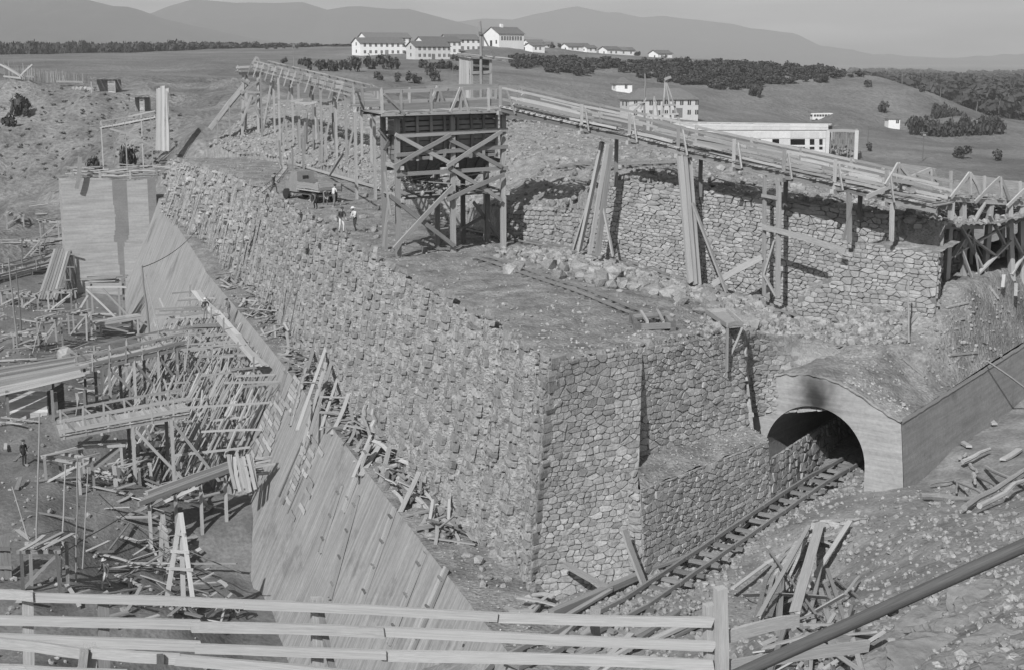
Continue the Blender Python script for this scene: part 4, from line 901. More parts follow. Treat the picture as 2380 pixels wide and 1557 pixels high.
for i in range(50):
    s_ = R.uniform(.36, .97); a = s_ * EL; p = facemap(a, R.uniform(.0, 1.0), .5 + R.uniform(0, .6)); q = facemap(a + R.uniform(-.6, .4), R.uniform(3, 6.5), .28); p.z = zb(p.y) + .1
    loose('leaning_pole', p, q, R.uniform(.05, .1), .06, R.choice('wwd'), 'thin pole propped against the masonry flank', 'pole', 'poles propped against the flank')
for (u, v, L, a) in ((868, 1000, 1.6, 0), (845, 985, 1.5, .1), (930, 1060, .9, .2), (958, 1075, 1.0, -.1), (815, 880, .7, 0), (1005, 1165, 1.0, .2), (1015, 1175, .8, 1.2), (870, 1080, 1.2, 1.3), (985, 1130, 1.2, .9)):
    b = on(u, v + 15, -8.95); tag(pole(None, 'short_log', b, b + Vector((math.sin(a) * L, .1, math.cos(a) * L)), .34, 'w'), 'short thick log among the debris on the ledge', 'log', 'short logs on the ledge')
for i in range(60):
    y = R.uniform(52, 75); p = ledge_pt(y, R.uniform(.2, .9), .05); tag(rock('ledge_rock', p, R.uniform(.2, .5)), 'broken stone lying among boards on the low end of the ledge', 'stone', 'stones on the ledge')
pw = thing('gravel_box', 'flat board rim holding pebbles on the near ledge', 'boards', on(1000, 1215, -8.9))
for (u0, v0, u1, v1) in ((965, 1228, 1062, 1208), (1062, 1208, 1035, 1150), (940, 1170, 975, 1100)): beam(pw, 'board', on(u0, v0, -8.75), on(u1, v1, -8.75), .07, .2, 'w')
# ================================================================== distance: houses, trees, poles
def house(name, label, corner, yaw, L, W, H, RH, wins=(), gwins=(), hip=0.0, group=None, wall=None, door=None, chim=None, cat='house'):
    # corner: near corner; long side runs along (cos yaw, sin yaw); gable side runs back-left
    c = Vector(corner); d = Vector((math.cos(yaw), math.sin(yaw), 0)); b = Vector((-math.sin(yaw), math.cos(yaw), 0)); wm = wall or m_white
    th = thing(name, label, cat, c, group); P = lambda x, y, z: c + d * x + b * y + Vector((0, 0, z))
    V = [P(0, 0, -2), P(L, 0, -2), P(L, W, -2), P(0, W, -2), P(0, 0, H), P(L, 0, H), P(L, W, H), P(0, W, H)]; F = [(0, 1, 5, 4), (1, 2, 6, 5), (2, 3, 7, 6), (3, 0, 4, 7), (4, 5, 6, 7)]
    if not hip: V += [P(0, W / 2, H + RH), P(L, W / 2, H + RH)]; F = F[:4] + [(4, 8, 7), (5, 6, 9)]
    mobj('wall', V, F, wm, th)
    o = .45; k = H - o * RH / (W / 2) * .7; h0, h1 = hip, L - hip
    a = [P(-o, -o, k), P(L + o, -o, k), P(L + o, W + o, k), P(-o, W + o, k), P(h0 - (0 if hip else o), W / 2, H + RH + .12), P(h1 + (0 if hip else o), W / 2, H + RH + .12)]
    V = a + [p + Vector((0, 0, -.16)) for p in a]; F = [(0, 1, 5, 4), (2, 3, 4, 5), (6, 10, 11, 7), (8, 11, 10, 9), (0, 6, 7, 1), (2, 8, 9, 3)]
    F += [(3, 0, 4), (1, 2, 5), (9, 10, 6), (7, 11, 8), (3, 9, 6, 0), (1, 7, 8, 2)] if hip else [(0, 4, 10, 6), (4, 3, 9, 10), (1, 7, 11, 5), (5, 11, 8, 2)]
    rf = mobj('roof', V, F, m_roof, th)
    for (x, z, w_, h_) in wins:
        g = boxmesh((0, 0, 0), (1, 1, 1)); wo_ = mobj('window', [P(x + v[0] * w_, -.05 + v[1] * .1, z + v[2] * h_) for v in g[0]], g[1], m_glass, th)
        mobj('frame', [P(x + w_ * .46 + v[0] * w_ * .08, -.08 + v[1] * .06, z + v[2] * h_) for v in g[0]], g[1], m_white, wo_)
    for (y, z, w_, h_) in gwins:
        g = boxmesh((0, 0, 0), (1, 1, 1)); mobj('window', [P(-.05 + v[0] * .1, y + v[1] * w_, z + v[2] * h_) for v in g[0]], g[1], m_glass, th)
    if door: x, w_, h_ = door; g = boxmesh((0, 0, 0), (1, 1, 1)); mobj('door', [P(x + v[0] * w_, -.06 + v[1] * .1, v[2] * h_) for v in g[0]], g[1], m_woodd, th)
    if chim: g = boxmesh((0, 0, 0), (1, 1, 1)); mobj('chimney', [P(chim + v[0] * 1.2, W / 2 - .5 + v[1] * 1.2, H + RH - .8 + v[2] * 2.2) for v in g[0]], g[1], m_white, rf)
    return th
def two_rows(n, L, z0, z1, skip=-1): return [(L * (i + .6) / n, z, .95, 1.25) for i in range(n) for z in (z0, z1) if not (i == skip and z == z0)]
yw = math.radians(28)
house('barrack', 'nearest long white two-storey barrack with bright gable on the hill', gfit(838, 131, 600), yw, 20, 9.5, 5.4, 2.0, two_rows(8, 20, 1.0, 3.7, 4), [(4, 1.2, 1, 1.3), (4, 4.2, 1, 1.3)], door=(11, 1.5, 2.4))
house('barrack', 'long barrack hidden behind the nearest one on the hill', gfit(852, 128, 625), yw, 21, 9.5, 6.6, 2.0, two_rows(8, 21, 2.2, 4.9), [(4, 4.4, 1, 1.2)])
house('barrack', 'grey-gabled barrack with shrubs before it in the middle of the row', gfit(966, 139, 570), yw, 15, 9, 5.2, 1.9, two_rows(7, 15, 1.0, 3.6, 3), [(4, 1.2, 1, 1.3), (4, 4.0, 1, 1.3)], wall=m_plaster, door=(7, 1.4, 2.2))
house('barrack', 'barrack peeping out behind the grey-gabled one', gfit(985, 130, 600), yw, 17, 9, 5.8, 1.9, two_rows(7, 17, 1.3, 4.0), [(4, 4.0, 1, 1.2)])
house('barrack', 'white barrack just before the big gabled hall', gfit(1042, 120, 620), yw, 15, 9, 5.2, 2.0, two_rows(6, 15, .9, 3.6, 2), [(4, 4.2, 1, 1.2)], door=(6, 1.4, 2.2))
house('assembly_hall', 'tall white-gabled hall with roof lantern on the crest of the hill', gfit(1160, 118, 640), math.radians(38), 14, 11, 6.0, 2.8, [(1.2 + i * 1.5, 3.0, 1.0, 1.8) for i in range(8)], [(5, .0, 1.6, 3.0), (1.5, 1.5, 1, 1.6)], chim=5, cat='hall')
for lab, u, v, Y, L, W, H, RH, wn in (('small white cottage next to the assembly hall', 1229, 109, 690, 9, 5, 2.4, 1.2, 0), ('white cottage with two dark windows below the hall', 1238, 122, 640, 6.5, 6, 3.0, 1.0, 2), ('cottage with gable showing behind the two-window one', 1254, 108, 720, 8, 5, 2.4, 1.2, 0),
        ('white cottage with a tree before its gable', 1321, 121, 690, 8, 6, 2.8, 1.3, 0), ('cottage half hidden behind the tree-fronted one', 1342, 118, 720, 8, 5.5, 2.6, 1.3, 0), ('lone small cottage among dark trees on the crest', 1364, 124, 720, 6, 5, 2.6, 1.1, 0),
        ('first gabled cottage of the close row of three', 1411, 130, 690, 8, 6.5, 3.0, 1.3, 0), ('middle gabled cottage of the close row of three', 1429, 129, 715, 8, 5.5, 2.9, 1.3, 0), ('last gabled cottage of the close row of three', 1447, 129, 740, 8, 5.5, 2.9, 1.3, 0), ('single white cottage standing apart at the end of the village', 1529, 137, 700, 9, 7, 3.0, 1.4, 0)):
    p = gfit(u, v, Y); house('cottage', lab, p, math.radians(34), L, W, H, RH, [(1.2, 1.0, .9, 1.1), (3.6, 1.0, .9, 1.1)] if wn else [(2, 1.0, .9, 1.1), (5, 1, .9, 1.1)], [(2, 1.0, .8, 1.0)] if wn == 0 else [], group='cottages on the hill crest')
house('office_house', 'square white house with hipped roof on the slope below the scrub', gfit(1432, 214, 450), math.radians(12), 5.2, 5, 2.6, 1.7, [(2.8, .8, .8, 1.2)], [(2, .8, .8, 1.2)], hip=2.3)
house('long_barrack', 'long grey barrack with hipped roof behind the gallery and the derricks', gfit(1462, 288, 392), math.radians(14), 20, 8, 5.2, 2.6, two_rows(9, 20, .8, 3.4, 6), [(2, 3.2, .9, 1.2), (5, 3.2, .9, 1.2)], hip=4.0, wall=m_plaster, door=(13, 2.4, 2.6))

# ---- concrete hall under construction
cb = thing('unfinished_building', 'flat-roofed concrete building under construction with open bay of props', 'building', gfit(1900, 380, 358))
BP = VPl((62, 366), (92, 357)); 
def BPt(u, v, off=0): return BP(u, v, off)
us = [1560, 1640, 1752, 1768, 1795, 1811, 1837, 1871, 1882, 1893, 1904, 1912, 1925]; vsr = [289, 303, 307, 322, 324, 338, 342, 349, 354, 368, 400]
openings = {(2, 4), (4, 4), (6, 4), (8, 4), (10, 4), (6, 6), (8, 6), (8, 8), (4, 8), (2, 8), (10, 6), (6, 8), (1, 4)}
def bx8(th, name, P, mat, parent=None):
    return mobj(name, P, [(0, 1, 2, 3), (7, 6, 5, 4), (0, 4, 5, 1), (1, 5, 6, 2), (2, 6, 7, 3), (3, 7, 4, 0)], mat, parent or th)
for j in range(len(vsr) - 1):
    for i in range(len(us) - 1):
        if (i, j) in openings: continue
        o = .25 if j == 0 else (.12 if j == 2 else 0)
        u0, u1, v0, v1 = us[i], us[i + 1], vsr[j], vsr[j + 1]
        P = [BPt(u0, v1, o), BPt(u1, v1, o), BPt(u1, v0, o), BPt(u0, v0, o)]; bx8(cb, 'wall_panel', P + [p - BP.n * (.5 + o) for p in P], m_plaster)
P = [BPt(1560, 292, .3), BPt(1925, 292, .3), BPt(1995, 300, -.2) - BP.n * 3, BPt(1640, 292) - BP.n * 14]
zr = P[0].z; Q = [Vector((p.x, p.y, zr)) for p in (P[0], P[1], P[1] - BP.n * 14, P[0] - BP.n * 14)]
bx8(cb, 'roof_slab', [q + Vector((0, 0, .0)) for q in Q] + [q + Vector((0, 0, .35)) for q in Q], m_plaster)
bx8(cb, 'back_wall', [q + BP.n * -.0 for q in (Q[3], Q[2], Q[2] + Vector((0, 0, -10)), Q[3] + Vector((0, 0, -10)))] + [q - BP.n * .4 for q in (Q[3], Q[2], Q[2] + Vector((0, 0, -10)), Q[3] + Vector((0, 0, -10)))], m_concr)
for u, o in ((1924, 0), (1991, 0), (1991, -8), (1930, -8)):
    a = BPt(u, 304, o); w_ = .45; V, F = boxmesh((a.x - w_, a.y - w_, a.z - 9.5), (a.x + w_, a.y + w_, a.z)); mobj('column', V, F, m_plaster, cb)
beam(cb, 'lintel', BPt(1922, 305), BPt(1994, 306), .6, .7, 'c'); beam(cb, 'lintel', BPt(1991, 305), BPt(1991, 303, -8), .6, .6, 'c')
for k in range(9):
    u = 1932 + k * 7; o = -1.5 - (k % 3) * 2; t = BPt(u, 308, o); b = Vector((t.x + R.uniform(-.4, .4), t.y, t.z - 8)); pole(cb, 'prop', b, t, .22, 'w')
gp = BPt(1955, 350, -4); rocks_stuff('sand_heap', [(gp + Vector((R.gauss(0, 1.8), R.gauss(0, 1), -1.0 + abs(R.gauss(0, .9)) * .8)), R.uniform(.5, 1.2)) for _ in range(50)], m_gravel, 'heap of sand inside the open bay of the unfinished building', 'sand heap')
for k in range(14):
    a = BPt(1600 + k * 26, 288, -R.uniform(0, 6)); a.z = zr + .36; rk = tag(beam(None, 'roof_timber', a, a + Vector((R.uniform(1, 3), R.uniform(-1, 1), .1)), .25, .15, R.choice('wd')), 'timber lying on the flat roof of the unfinished building', 'timber', 'timbers on the flat roof')

# ---- plants
def leafy(seed, n, lumps, flat=1.0, leaf=.16):
    r = random.Random(seed); V = []; F = []; cs = []
    for _ in range(lumps):
        a = r.uniform(0, 6.28); rad = r.uniform(.1, .72); cs.append((Vector((rad * math.cos(a), rad * math.sin(a), r.uniform(.25, .85) * flat)), r.uniform(.22, .42)))
    for _ in range(n):
        c, s = r.choice(cs); d = Vector((r.gauss(0, 1), r.gauss(0, 1), r.gauss(0, .85))).normalized() * s * r.uniform(.55, 1.1); p = c + d; p.z = max(.02, p.z)
        nrm = (d.normalized() + Vector((r.uniform(-.7, .7), r.uniform(-.7, .7), r.uniform(-.3, .9)))).normalized(); t = nrm.orthogonal().normalized(); t = Matrix.Rotation(r.uniform(0, 6.28), 3, nrm) @ t; b = nrm.cross(t); l = leaf * r.uniform(.6, 1.4); o = len(V)
        V += [p - t * l - b * l * .6, p + t * l * .9 - b * l * .7, p + t * l + b * l * .6, p - t * l * .8 + b * l * .7]; F.append((o, o + 1, o + 2, o + 3))
    return V, F
LEAFG = [leafy(300 + i, 260, 9 + i, 1.0, .13) for i in range(6)] ; LEAFM = [newmesh('foliage', v, f, m_leaf) for v, f in LEAFG]
LOWG = [leafy(400 + i, 80, 6, 1.0, .17) for i in range(6)]
TRUNKM = newmesh('trunk', *[(lambda V, F: (V, F))(*(lambda L: ([v for v in L[0]], L[1]))(([(math.cos(a) * r_, math.sin(a) * r_, z) for z, r_ in ((0, .09), (.3, .06), (.6, .03)) for a in [k * 1.2566 for k in range(5)]], [(j * 5 + k, j * 5 + (k + 1) % 5, j * 5 + 5 + (k + 1) % 5, j * 5 + 5 + k) for j in range(2) for k in range(5)])))][0], m_bark)
def shrub(name, label, p, w_, h_, group=None, cat='shrub', parts=True):
    th = thing(name, label, cat, p, group)
    M = Matrix.Translation(Vector(p)) @ Matrix.Rotation(R.uniform(0, 6.28), 4, 'Z') @ Matrix.Diagonal((w_ / 2, w_ / 2, h_, 1)); link('crown', R.choice(LEAFM), th, M)
    link('trunk', TRUNKM, th, M)
    return th
def clumps(name, label, cat, pts, kind='stuff', mat=None):
    V = []; F = []
    for p, w_, h_ in pts:
        vs, fs = R.choice(LOWG); a = R.uniform(0, 6.28); ca, sa = math.cos(a), math.sin(a); o = len(V); p = Vector(p)
        V += [(p.x + (v.x * ca - v.y * sa) * w_ / 2, p.y + (v.x * sa + v.y * ca) * w_ / 2, p.z + v.z * h_) for v in vs]; F += [tuple(i + o for i in f) for f in fs]
    return tag(mobj(name, V, F, mat or m_leaf), label, cat, kind=kind)
def ppx(u, v, Y): return gfit(u, v, Y), Y / FPX
for (u, v, Y, wpx, hpx, lab) in ((52, 252, 262, 55, 46, 'dark shrub on the excavated bank below the stake fence'), (300, 384, 212, 48, 60, 'large bush beside the gangway posts above the wing wall'), (215, 371, 222, 36, 36, 'round bush on the bank below the gangway'), (20, 300, 255, 40, 26, 'low bush on the far end of the bank'),
        (882, 96, 650, 16, 15, 'round tree on the skyline behind the nearest barrack'), (941, 98, 660, 15, 13, 'smaller round tree on the skyline between two barracks'), (972, 99, 690, 8, 8, 'tiny tree on the skyline, nearer the hall of two'), (997, 99, 690, 7, 7, 'tiny tree on the skyline next to the white barrack'),
        (2052, 262, 520, 28, 24, 'lone round bush on the right end of the bare slope'), (2015, 215, 560, 20, 14, 'small bush high on the bare slope'), (1998, 195, 590, 14, 12, 'small bush at the top of the bare slope'), (2142, 226, 560, 16, 10, 'bush on the edge of the slope by the plain'), (2175, 240, 540, 16, 12, 'bush lower on the edge of the slope by the plain'),
        (2237, 362, 375, 50, 24, 'bush on the field beyond the pole'), (2318, 362, 375, 36, 20, 'second bush on the field near the frame edge'), (2020, 348, 380, 22, 16, 'bush beside the unfinished building'), (1285, 113, 700, 16, 14, 'round tree between two cottages of the village'), (1484, 124, 720, 12, 12, 'tree before the last cottage'), (1478, 124, 720, 12, 11, 'twin of the tree before the last cottage'), (1300, 121, 680, 10, 10, 'bush before the cottage gable'), (1545, 137, 700, 9, 10, 'small tree behind the single cottage'), (1760, 200, 520, 40, 30, 'bush below the scrub belt on the slope')):
    p, k = ppx(u, v, Y); shrub('shrub', lab, p, wpx * k, hpx * k * 1.05)
for i, (u, v, Y, wp, hp_) in enumerate(((715, 165, 430, 22, 26), (745, 162, 430, 30, 24), (772, 163, 430, 26, 28), (800, 160, 440, 24, 24), (826, 164, 430, 30, 30), (860, 158, 450, 34, 28), (890, 160, 450, 36, 30), (918, 156, 460, 30, 24), (1000, 165, 430, 26, 24), (1050, 152, 480, 34, 20), (1020, 150, 490, 40, 18), (985, 150, 490, 30, 18), (1120, 160, 470, 30, 26), (880, 188, 400, 24, 18), (962, 190, 400, 34, 22), (925, 190, 400, 22, 18), (700, 150, 480, 16, 14), (660, 148, 490, 16, 12), (1010, 190, 410, 26, 22), (640, 105, 820, 8, 6), (660, 104, 820, 7, 5), (690, 104, 820, 8, 5), (620, 106, 820, 9, 5), (1085, 135, 540, 26, 12), (1060, 128, 560, 20, 12), (1100, 172, 440, 26, 20))):
    p, k = ppx(u, v, Y); shrub('shrub', 'dark shrub scattered on the slope below the barracks', p, wp * k * 1.15, hp_ * k, 'shrubs on the slope below the barracks')
n = 0; rs = random.Random(77)
while n < 90:
    u = rs.uniform(1190, 1975); v = rs.uniform(132, 210)
    top = np.interp(u, [1190, 1400, 1560, 1700, 1975], [140, 146, 150, 155, 172]); bot = np.interp(u, [1190, 1300, 1420, 1600, 1750, 1900, 1975], [158, 184, 172, 205, 215, 195, 180])
    if not (top < v < bot) or rs.random() < .15: continue
    p = ghit(u, v)
    if p is None or p.y > 760: continue
    k = p.y / FPX; shrub('shrub', 'dense dark shrub in the scrub belt on the hillside', p, rs.uniform(24, 42) * k, rs.uniform(12, 19) * k, 'shrubs of the hillside scrub belt'); n += 1
pts = []
while len(pts) < 500:
    u = rs.uniform(1190, 2000); v = rs.uniform(130, 215); top = np.interp(u, [1190, 1400, 1560, 1700, 1975], [138, 143, 147, 150, 168]); bot = np.interp(u, [1190, 1300, 1420, 1600, 1750, 1900, 2000], [156, 174, 160, 198, 208, 188, 178])
    p = ghit(u, v) if top < v < bot else None
    if p is not None and p.y < 760: k = p.y / FPX; pts.append((p, rs.uniform(20, 40) * k, rs.uniform(8, 14) * k))
clumps('undergrowth', 'dark undergrowth filling the scrub belt on the hillside', 'undergrowth', pts)
for i in range(17):
    u = 2122 + i * 12.5 + R.uniform(-4, 4); p, k = ppx(u, 306 + R.uniform(-3, 4), 470); shrub('orchard_tree', 'dense round tree in the dark clipped row beside the white kiosk', p, R.uniform(30, 40) * k, R.uniform(32, 42) * k, 'trees of the dark row on the field', 'tree')
for i in range(8):
    u = 2175 + i * 9; p, k = ppx(u, 285, 520); shrub('orchard_tree', 'tree behind the dark row at its near end', p, R.uniform(22, 30) * k, R.uniform(26, 36) * k, 'trees behind the dark row', 'tree')
pts = []
for _ in range(1500):
    Y = 640 * (5.2 ** rs.random()); u = rs.uniform(1960 + 120 * (Y < 900), 2750); x = (u - CXP) / FPX * Y
    if fbm(x / 130, Y / 260, 2.2) < -.12 and Y > 700: continue
    if u < 2230 and Y < 800: continue
    pts.append((Vector((x, Y, gz(x, Y))), rs.uniform(9, 20) * (1 + Y / 2500), rs.uniform(6, 10)))
clumps('woodland', 'far wooded plain dark under the haze', 'woodland', pts)
pts = []
for _ in range(2000):
    u = rs.uniform(-420, 900); Y = rs.uniform(880, 1120); x = (u - CXP) / FPX * Y
    h = float(np.interp(u, [-420, 100, 300, 600, 900], [9, 8.5, 7, 3.2, 1.2])); pts.append((Vector((x, Y, gz(x, Y) - .5)), rs.uniform(6, 11), h * rs.uniform(.8, 1.15) * (1.25 if rs.random() < .06 else 1)))
clumps('forest', 'dark pine plantation along the field edge under the mountains', 'forest', pts)

# ---- kiosk, bus, poles
house('white_kiosk', 'small white hut with one dark window at the end of the tree row', gfit(2064, 309, 488), math.radians(4), 4.0, 4, 3.1, .35, [(2.6, 1.4, 1.0, 1.1)], hip=1.6, cat='hut')
bs = thing('bus', 'cream bus with row of windows parked beyond the unfinished building', 'bus', gfit(1890, 286, 500)); b0 = gfit(1888, 286, 500); bd = Vector((.985, .17, 0)); bb = Vector((-.17, .985, 0))
def BB(x, y, z): return b0 + bd * x + bb * y + Vector((0, 0, z))
V = []; prf = [(0, .45), (0, 1.5), (.15, 2.35), (.5, 2.65), (7.2, 2.7), (7.6, 2.5), (7.7, 1.5), (7.7, .45)]
V = [BB(x, 0, z) for x, z in prf] + [BB(x, 2.3, z) for x, z in prf]; nq = len(prf)
mobj('body', V, [tuple(range(nq)), tuple(range(2 * nq - 1, nq - 1, -1))] + [(i, i + nq, (i + 1) % nq + nq, (i + 1) % nq) for i in range(nq)], m_cream, bs)
V, F = boxmesh((0, 0, 0), (1, 1, 1))
for i in range(7): mobj('window', [BB(.5 + i * 1.0 + v[0] * .78, -.03 + v[1] * .06, 1.5 + v[2] * .75) for v in V], F, m_glass, bs)
mobj('window', [BB(-.03 + v[0] * .06, .25 + v[1] * 1.8, 1.5 + v[2] * .7) for v in V], F, m_glass, bs)
for x in (1.5, 6.0):
    ring = [BB(x + .45 * math.cos(a), -.04, .45 + .45 * math.sin(a)) for a in [k * .5236 for k in range(12)]]; mobj('wheel', ring + [p + bb * .3 for p in ring], [tuple(range(12)), tuple(range(23, 11, -1))] + [(i, i + 12, (i + 1) % 12 + 12, (i + 1) % 12) for i in range(12)], m_tyre, bs)
for lab, u, vt, vb, Y, arm in (('tall telegraph pole with box on the slope left of the barracks', 684, 101, 166, 420, 1), ('telegraph pole standing on the field below the dark tree row', 2144, 306, 371, 362, 1), ('pole next to the unfinished building', 2016, 294, 340, 400, 0), ('pole on the slope edge above the plain', 2184, 214, 252, 560, 0), ('pole at the crest end of the bare slope', 2096, 172, 200, 620, 0), ('pole beyond the dark tree row on the plain', 2270, 238, 262, 620, 0), ('second pole beyond the dark tree row on the plain', 2321, 236, 272, 600, 0), ('thin pole among the shrubs before the barracks', 998, 138, 166, 450, 0), ('thin pole below the grey-gabled barrack', 1053, 152, 180, 440, 0)):
    b = gfit(u, vb, Y); t = at(u, vt, Y); t = Vector((b.x, b.y, max(t.z, b.z + 4))); th = thing('telegraph_pole', lab, 'pole', b); pole(th, 'mast', b - Vector((0, 0, .5)), t, .3, 'd')
    if arm: beam(th, 'crossarm', t + Vector((-1, 0, -.4)), t + Vector((1, 0, -.4)), .12, .14, 'd'); beam(th, 'insulator_box', t + Vector((-.3, -.2, -.9)), t + Vector((.5, -.2, -.9)), .4, .5, 'd')

# ---- second tower and its gallery on the left, hoist hut, derricks
t2 = thing('gallery_tower', 'distant timber tower at the head of the left gallery', 'tower', Vector((-33.6, 180, 2.4)))
GP = VPl((-36, 180), (-28, 184))
for u, o in ((562, 0), (600, 0), (570, -3), (606, -3)):
    b = GP(u, 300, o); b.z = terz(b.x, b.y) - .3; beam(t2, 'post', b, GP(u + (3 if u < 580 else -2), 170, o), .28, .28, 'w')
picks(t2, GP, [(560, 185, 602, 215, .1, .25, .2), (602, 188, 560, 220, .1, .25, .3), (560, 225, 604, 255, .1, .25, .2), (604, 225, 560, 260, .1, .25, .3), (555, 172, 612, 172, .2, .35, .2), (556, 215, 606, 216, .12, .25, .25), (560, 290, 585, 222, .15, .3, .3), (604, 275, 585, 225, .12, .25, .2), (612, 300, 640, 180, .14, .2, -1)])
for i in range(10): beam(t2, 'plank', GP(550 + i * 7, 166, .8), GP(550 + i * 7, 166, -3.6), .4, .08, 'w')
picks(t2, GP, [(548, 158, 615, 156, .1, .25, .6), (552, 168, 552, 152, .14, .14, .5), (585, 150, 597, 133, .1, .25, .3), (597, 133, 606, 152, .1, .25, .3), (610, 165, 610, 150, .14, .14, .5)], 'rail', 'w')
g2 = thing('conveyor_gallery', 'sloping timber gallery leading from the distant tower to the bunker deck', 'conveyor', Vector((-22, 130, 3)))
PA, PB = at(606, 160, 181), at(842, 222, 140); sd = Vector((PB.y - PA.y, PA.x - PB.x, 0)).normalized()
if sd.y > 0: sd = -sd
for i in range(14):
    a, b = PA.lerp(PB, i / 14), PA.lerp(PB, (i + 1.05) / 14)
    for o in (.9, -.9):
        beam(g2, 'stringer', a + sd * o, b + sd * o, .2, .32, 'w'); beam(g2, 'side_board', a + sd * o + Vector((0, 0, .42)), b + sd * o + Vector((0, 0, .42)), .05, .4, 'w'); beam(g2, 'handrail', a + sd * o + Vector((0, 0, .95)), b + sd * o + Vector((0, 0, .95)), .09, .12, 'w')
    for o in (1, -1): beam(g2, 'prop', a + sd * (o * 1.0) + Vector((0, 0, 1)), a + sd * (o * 1.7) + Vector((0, 0, -.9)), .09, .12, 'w')
    for k in range(4): p = a.lerp(b, k / 4); beam(g2, 'plank', p + sd * 1.1 + Vector((0, 0, .18)), p - sd * 1.1 + Vector((0, 0, .18)), .5, .06, R.choice('wd'))
    if i % 3 == 1:
        for o in (.8, -.8):
            zb_ = surfz(a.x, a.y) - .3; beam(g2, 'post', Vector((a.x, a.y, zb_)) + sd * o, a + sd * o, .22, .22, 'w')
        beam(g2, 'brace', Vector((a.x, a.y, zb_ + .5)) + sd * .8, a - sd * .8 + Vector((0, 0, -.3)), .08, .18, 'w')
for k in range(16):
    p = at(R.uniform(640, 790), 262, R.uniform(150, 172)); zz = surfz(p.x, p.y); beam(g2, 'post', Vector((p.x, p.y, zz - .3)), Vector((p.x + R.uniform(-.2, .2), p.y, zz + R.uniform(2.0, 4.2))), .2, .2, R.choice('wwd'))
for k in range(7):
    u = 645 + k * 20; a, b = at(u, 236 + R.uniform(-4, 10), 158), at(u + 40, 232 + R.uniform(-6, 14), 158); beam(g2, 'beam', a, b, .15, .22, 'w')
PC2 = TW(-1.2, 1.8, 8.6)
for i in range(8):
    a, b = PB.lerp(PC2, i / 8), PB.lerp(PC2, (i + 1.05) / 8); s3 = Vector((.95, .3, 0))
    for o in (.9, -.9): beam(g2, 'stringer', a + s3 * o, b + s3 * o, .2, .3, 'w'); beam(g2, 'handrail', a + s3 * o + Vector((0, 0, 1.0)), b + s3 * o + Vector((0, 0, 1.0)), .09, .14, 'w'); beam(g2, 'rail_post', a + s3 * o, a + s3 * o + Vector((0, 0, 1.1)), .12, .12, 'w')
    for k in range(5): p = a.lerp(b, k / 5); beam(g2, 'plank', p + s3 * 1.1 + Vector((0, 0, .18)), p - s3 * 1.1 + Vector((0, 0, .18)), .6, .06, R.choice('wd'))
    if i in (0, 3):
        for o in (.8, -.8): q = a + s3 * o; beam(g2, 'post', Vector((q.x, q.y, surfz(q.x, q.y) - .3)), q, .22, .22, 'w')
cs_ = thing('inclined_chute', 'steep dark timber chute running down from the distant tower', 'chute', Vector((-38, 178, 2)))
for o in (0, -1.2): beam(cs_, 'side', GP(486, 302, o), GP(578, 186, o), .12, .6, 'w')
mobj('trough', [GP(490, 302, -.1), GP(580, 190, -.1), GP(580, 190, -1.1), GP(490, 302, -1.1)] + [GP(491, 306, -.1), GP(581, 194, -.1), GP(581, 194, -1.1), GP(491, 306, -1.1)], [(0, 1, 2, 3), (7, 6, 5, 4), (0, 4, 5, 1), (2, 6, 7, 3)], m_woodd, cs_)
for t in (.2, .5, .8):
    for o in (0, -1.2):
        p = GP(486, 302, o).lerp(GP(578, 186, o), t); zg = max(gz(p.x, p.y), terz(p.x, p.y)); beam(cs_, 'post', Vector((p.x, p.y, zg - .3)), p, .18, .18, 'w')
ht = thing('hoist_tower', 'plank-clad hoist hut with mast and sloping loose roof behind the bunker', 'tower', Vector((-5, 150, 4)))
HP = VPl((-6, 150), (2, 150.5))
for i in range(7): beam(ht, 'plank', HP(1068 + i * 4, 240, 0), HP(1070 + i * 3.7, 131 + R.uniform(-2, 2), 0), .17, .05, 'l')
for u, o in ((1096, 0), (1140, 0), (1096, -3), (1140, -3), (1070, -3)): beam(ht, 'post', HP(u, 240, o), HP(u, 136, o), .25, .25, 'w')
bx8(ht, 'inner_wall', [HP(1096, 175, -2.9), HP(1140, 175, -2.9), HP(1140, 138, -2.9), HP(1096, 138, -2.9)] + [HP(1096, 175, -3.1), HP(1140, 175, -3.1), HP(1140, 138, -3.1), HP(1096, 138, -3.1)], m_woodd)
for i in range(8): beam(ht, 'roof_board', HP(1062, 126 + R.uniform(-2, 2), .5 - i * .5), HP(1165 + R.uniform(0, 30), 138 + R.uniform(-2, 6), .5 - i * .5), .3, .06, R.choice('wd'))
beam(ht, 'beam', HP(1096, 170, .1), HP(1142, 168, .1), .15, .3, 'w')
pole(ht, 'mast', HP(1118, 240, .3), HP(1115, 50, .3), .38, 'w'); pole(ht, 'jib', HP(1117, 76, .35), HP(1148, 128, .35), .2, 'd'); beam(ht, 'mast_clamp', HP(1112, 78, .5), HP(1121, 78, .5), .2, .3, 'd')
dr = thing('derrick', 'timber A-frame derrick with crossbars standing before the long barrack', 'derrick', at(1555, 288, 160))
DP = VPl((16, 160), (24, 160))
for a, b, d_ in (((1538, 290), (1547, 186), .34), ((1582, 290), (1547, 186), .26), ((1560, 290), (1549, 190), .22)): pole(dr, 'leg', DP(*a), DP(*b), d_, 'w')
picks(dr, DP, [(1540, 245, 1570, 245, .14, .2, .2), (1538, 267, 1577, 266, .14, .2, .2), (1544, 186, 1560, 180, .2, .3, .2)], 'crossbar', 'w')
dr2 = thing('derrick', 'slim derrick mast with leaning struts next to the A-frame', 'derrick', at(1498, 280, 160))
for a, b, d_ in (((1498, 290), (1499, 172), .24), ((1488, 255), (1502, 228), .2), ((1515, 290), (1521, 225), .2), ((1532, 290), (1521, 225), .2)): pole(dr2, 'leg', DP(*a), DP(*b), d_, 'w')
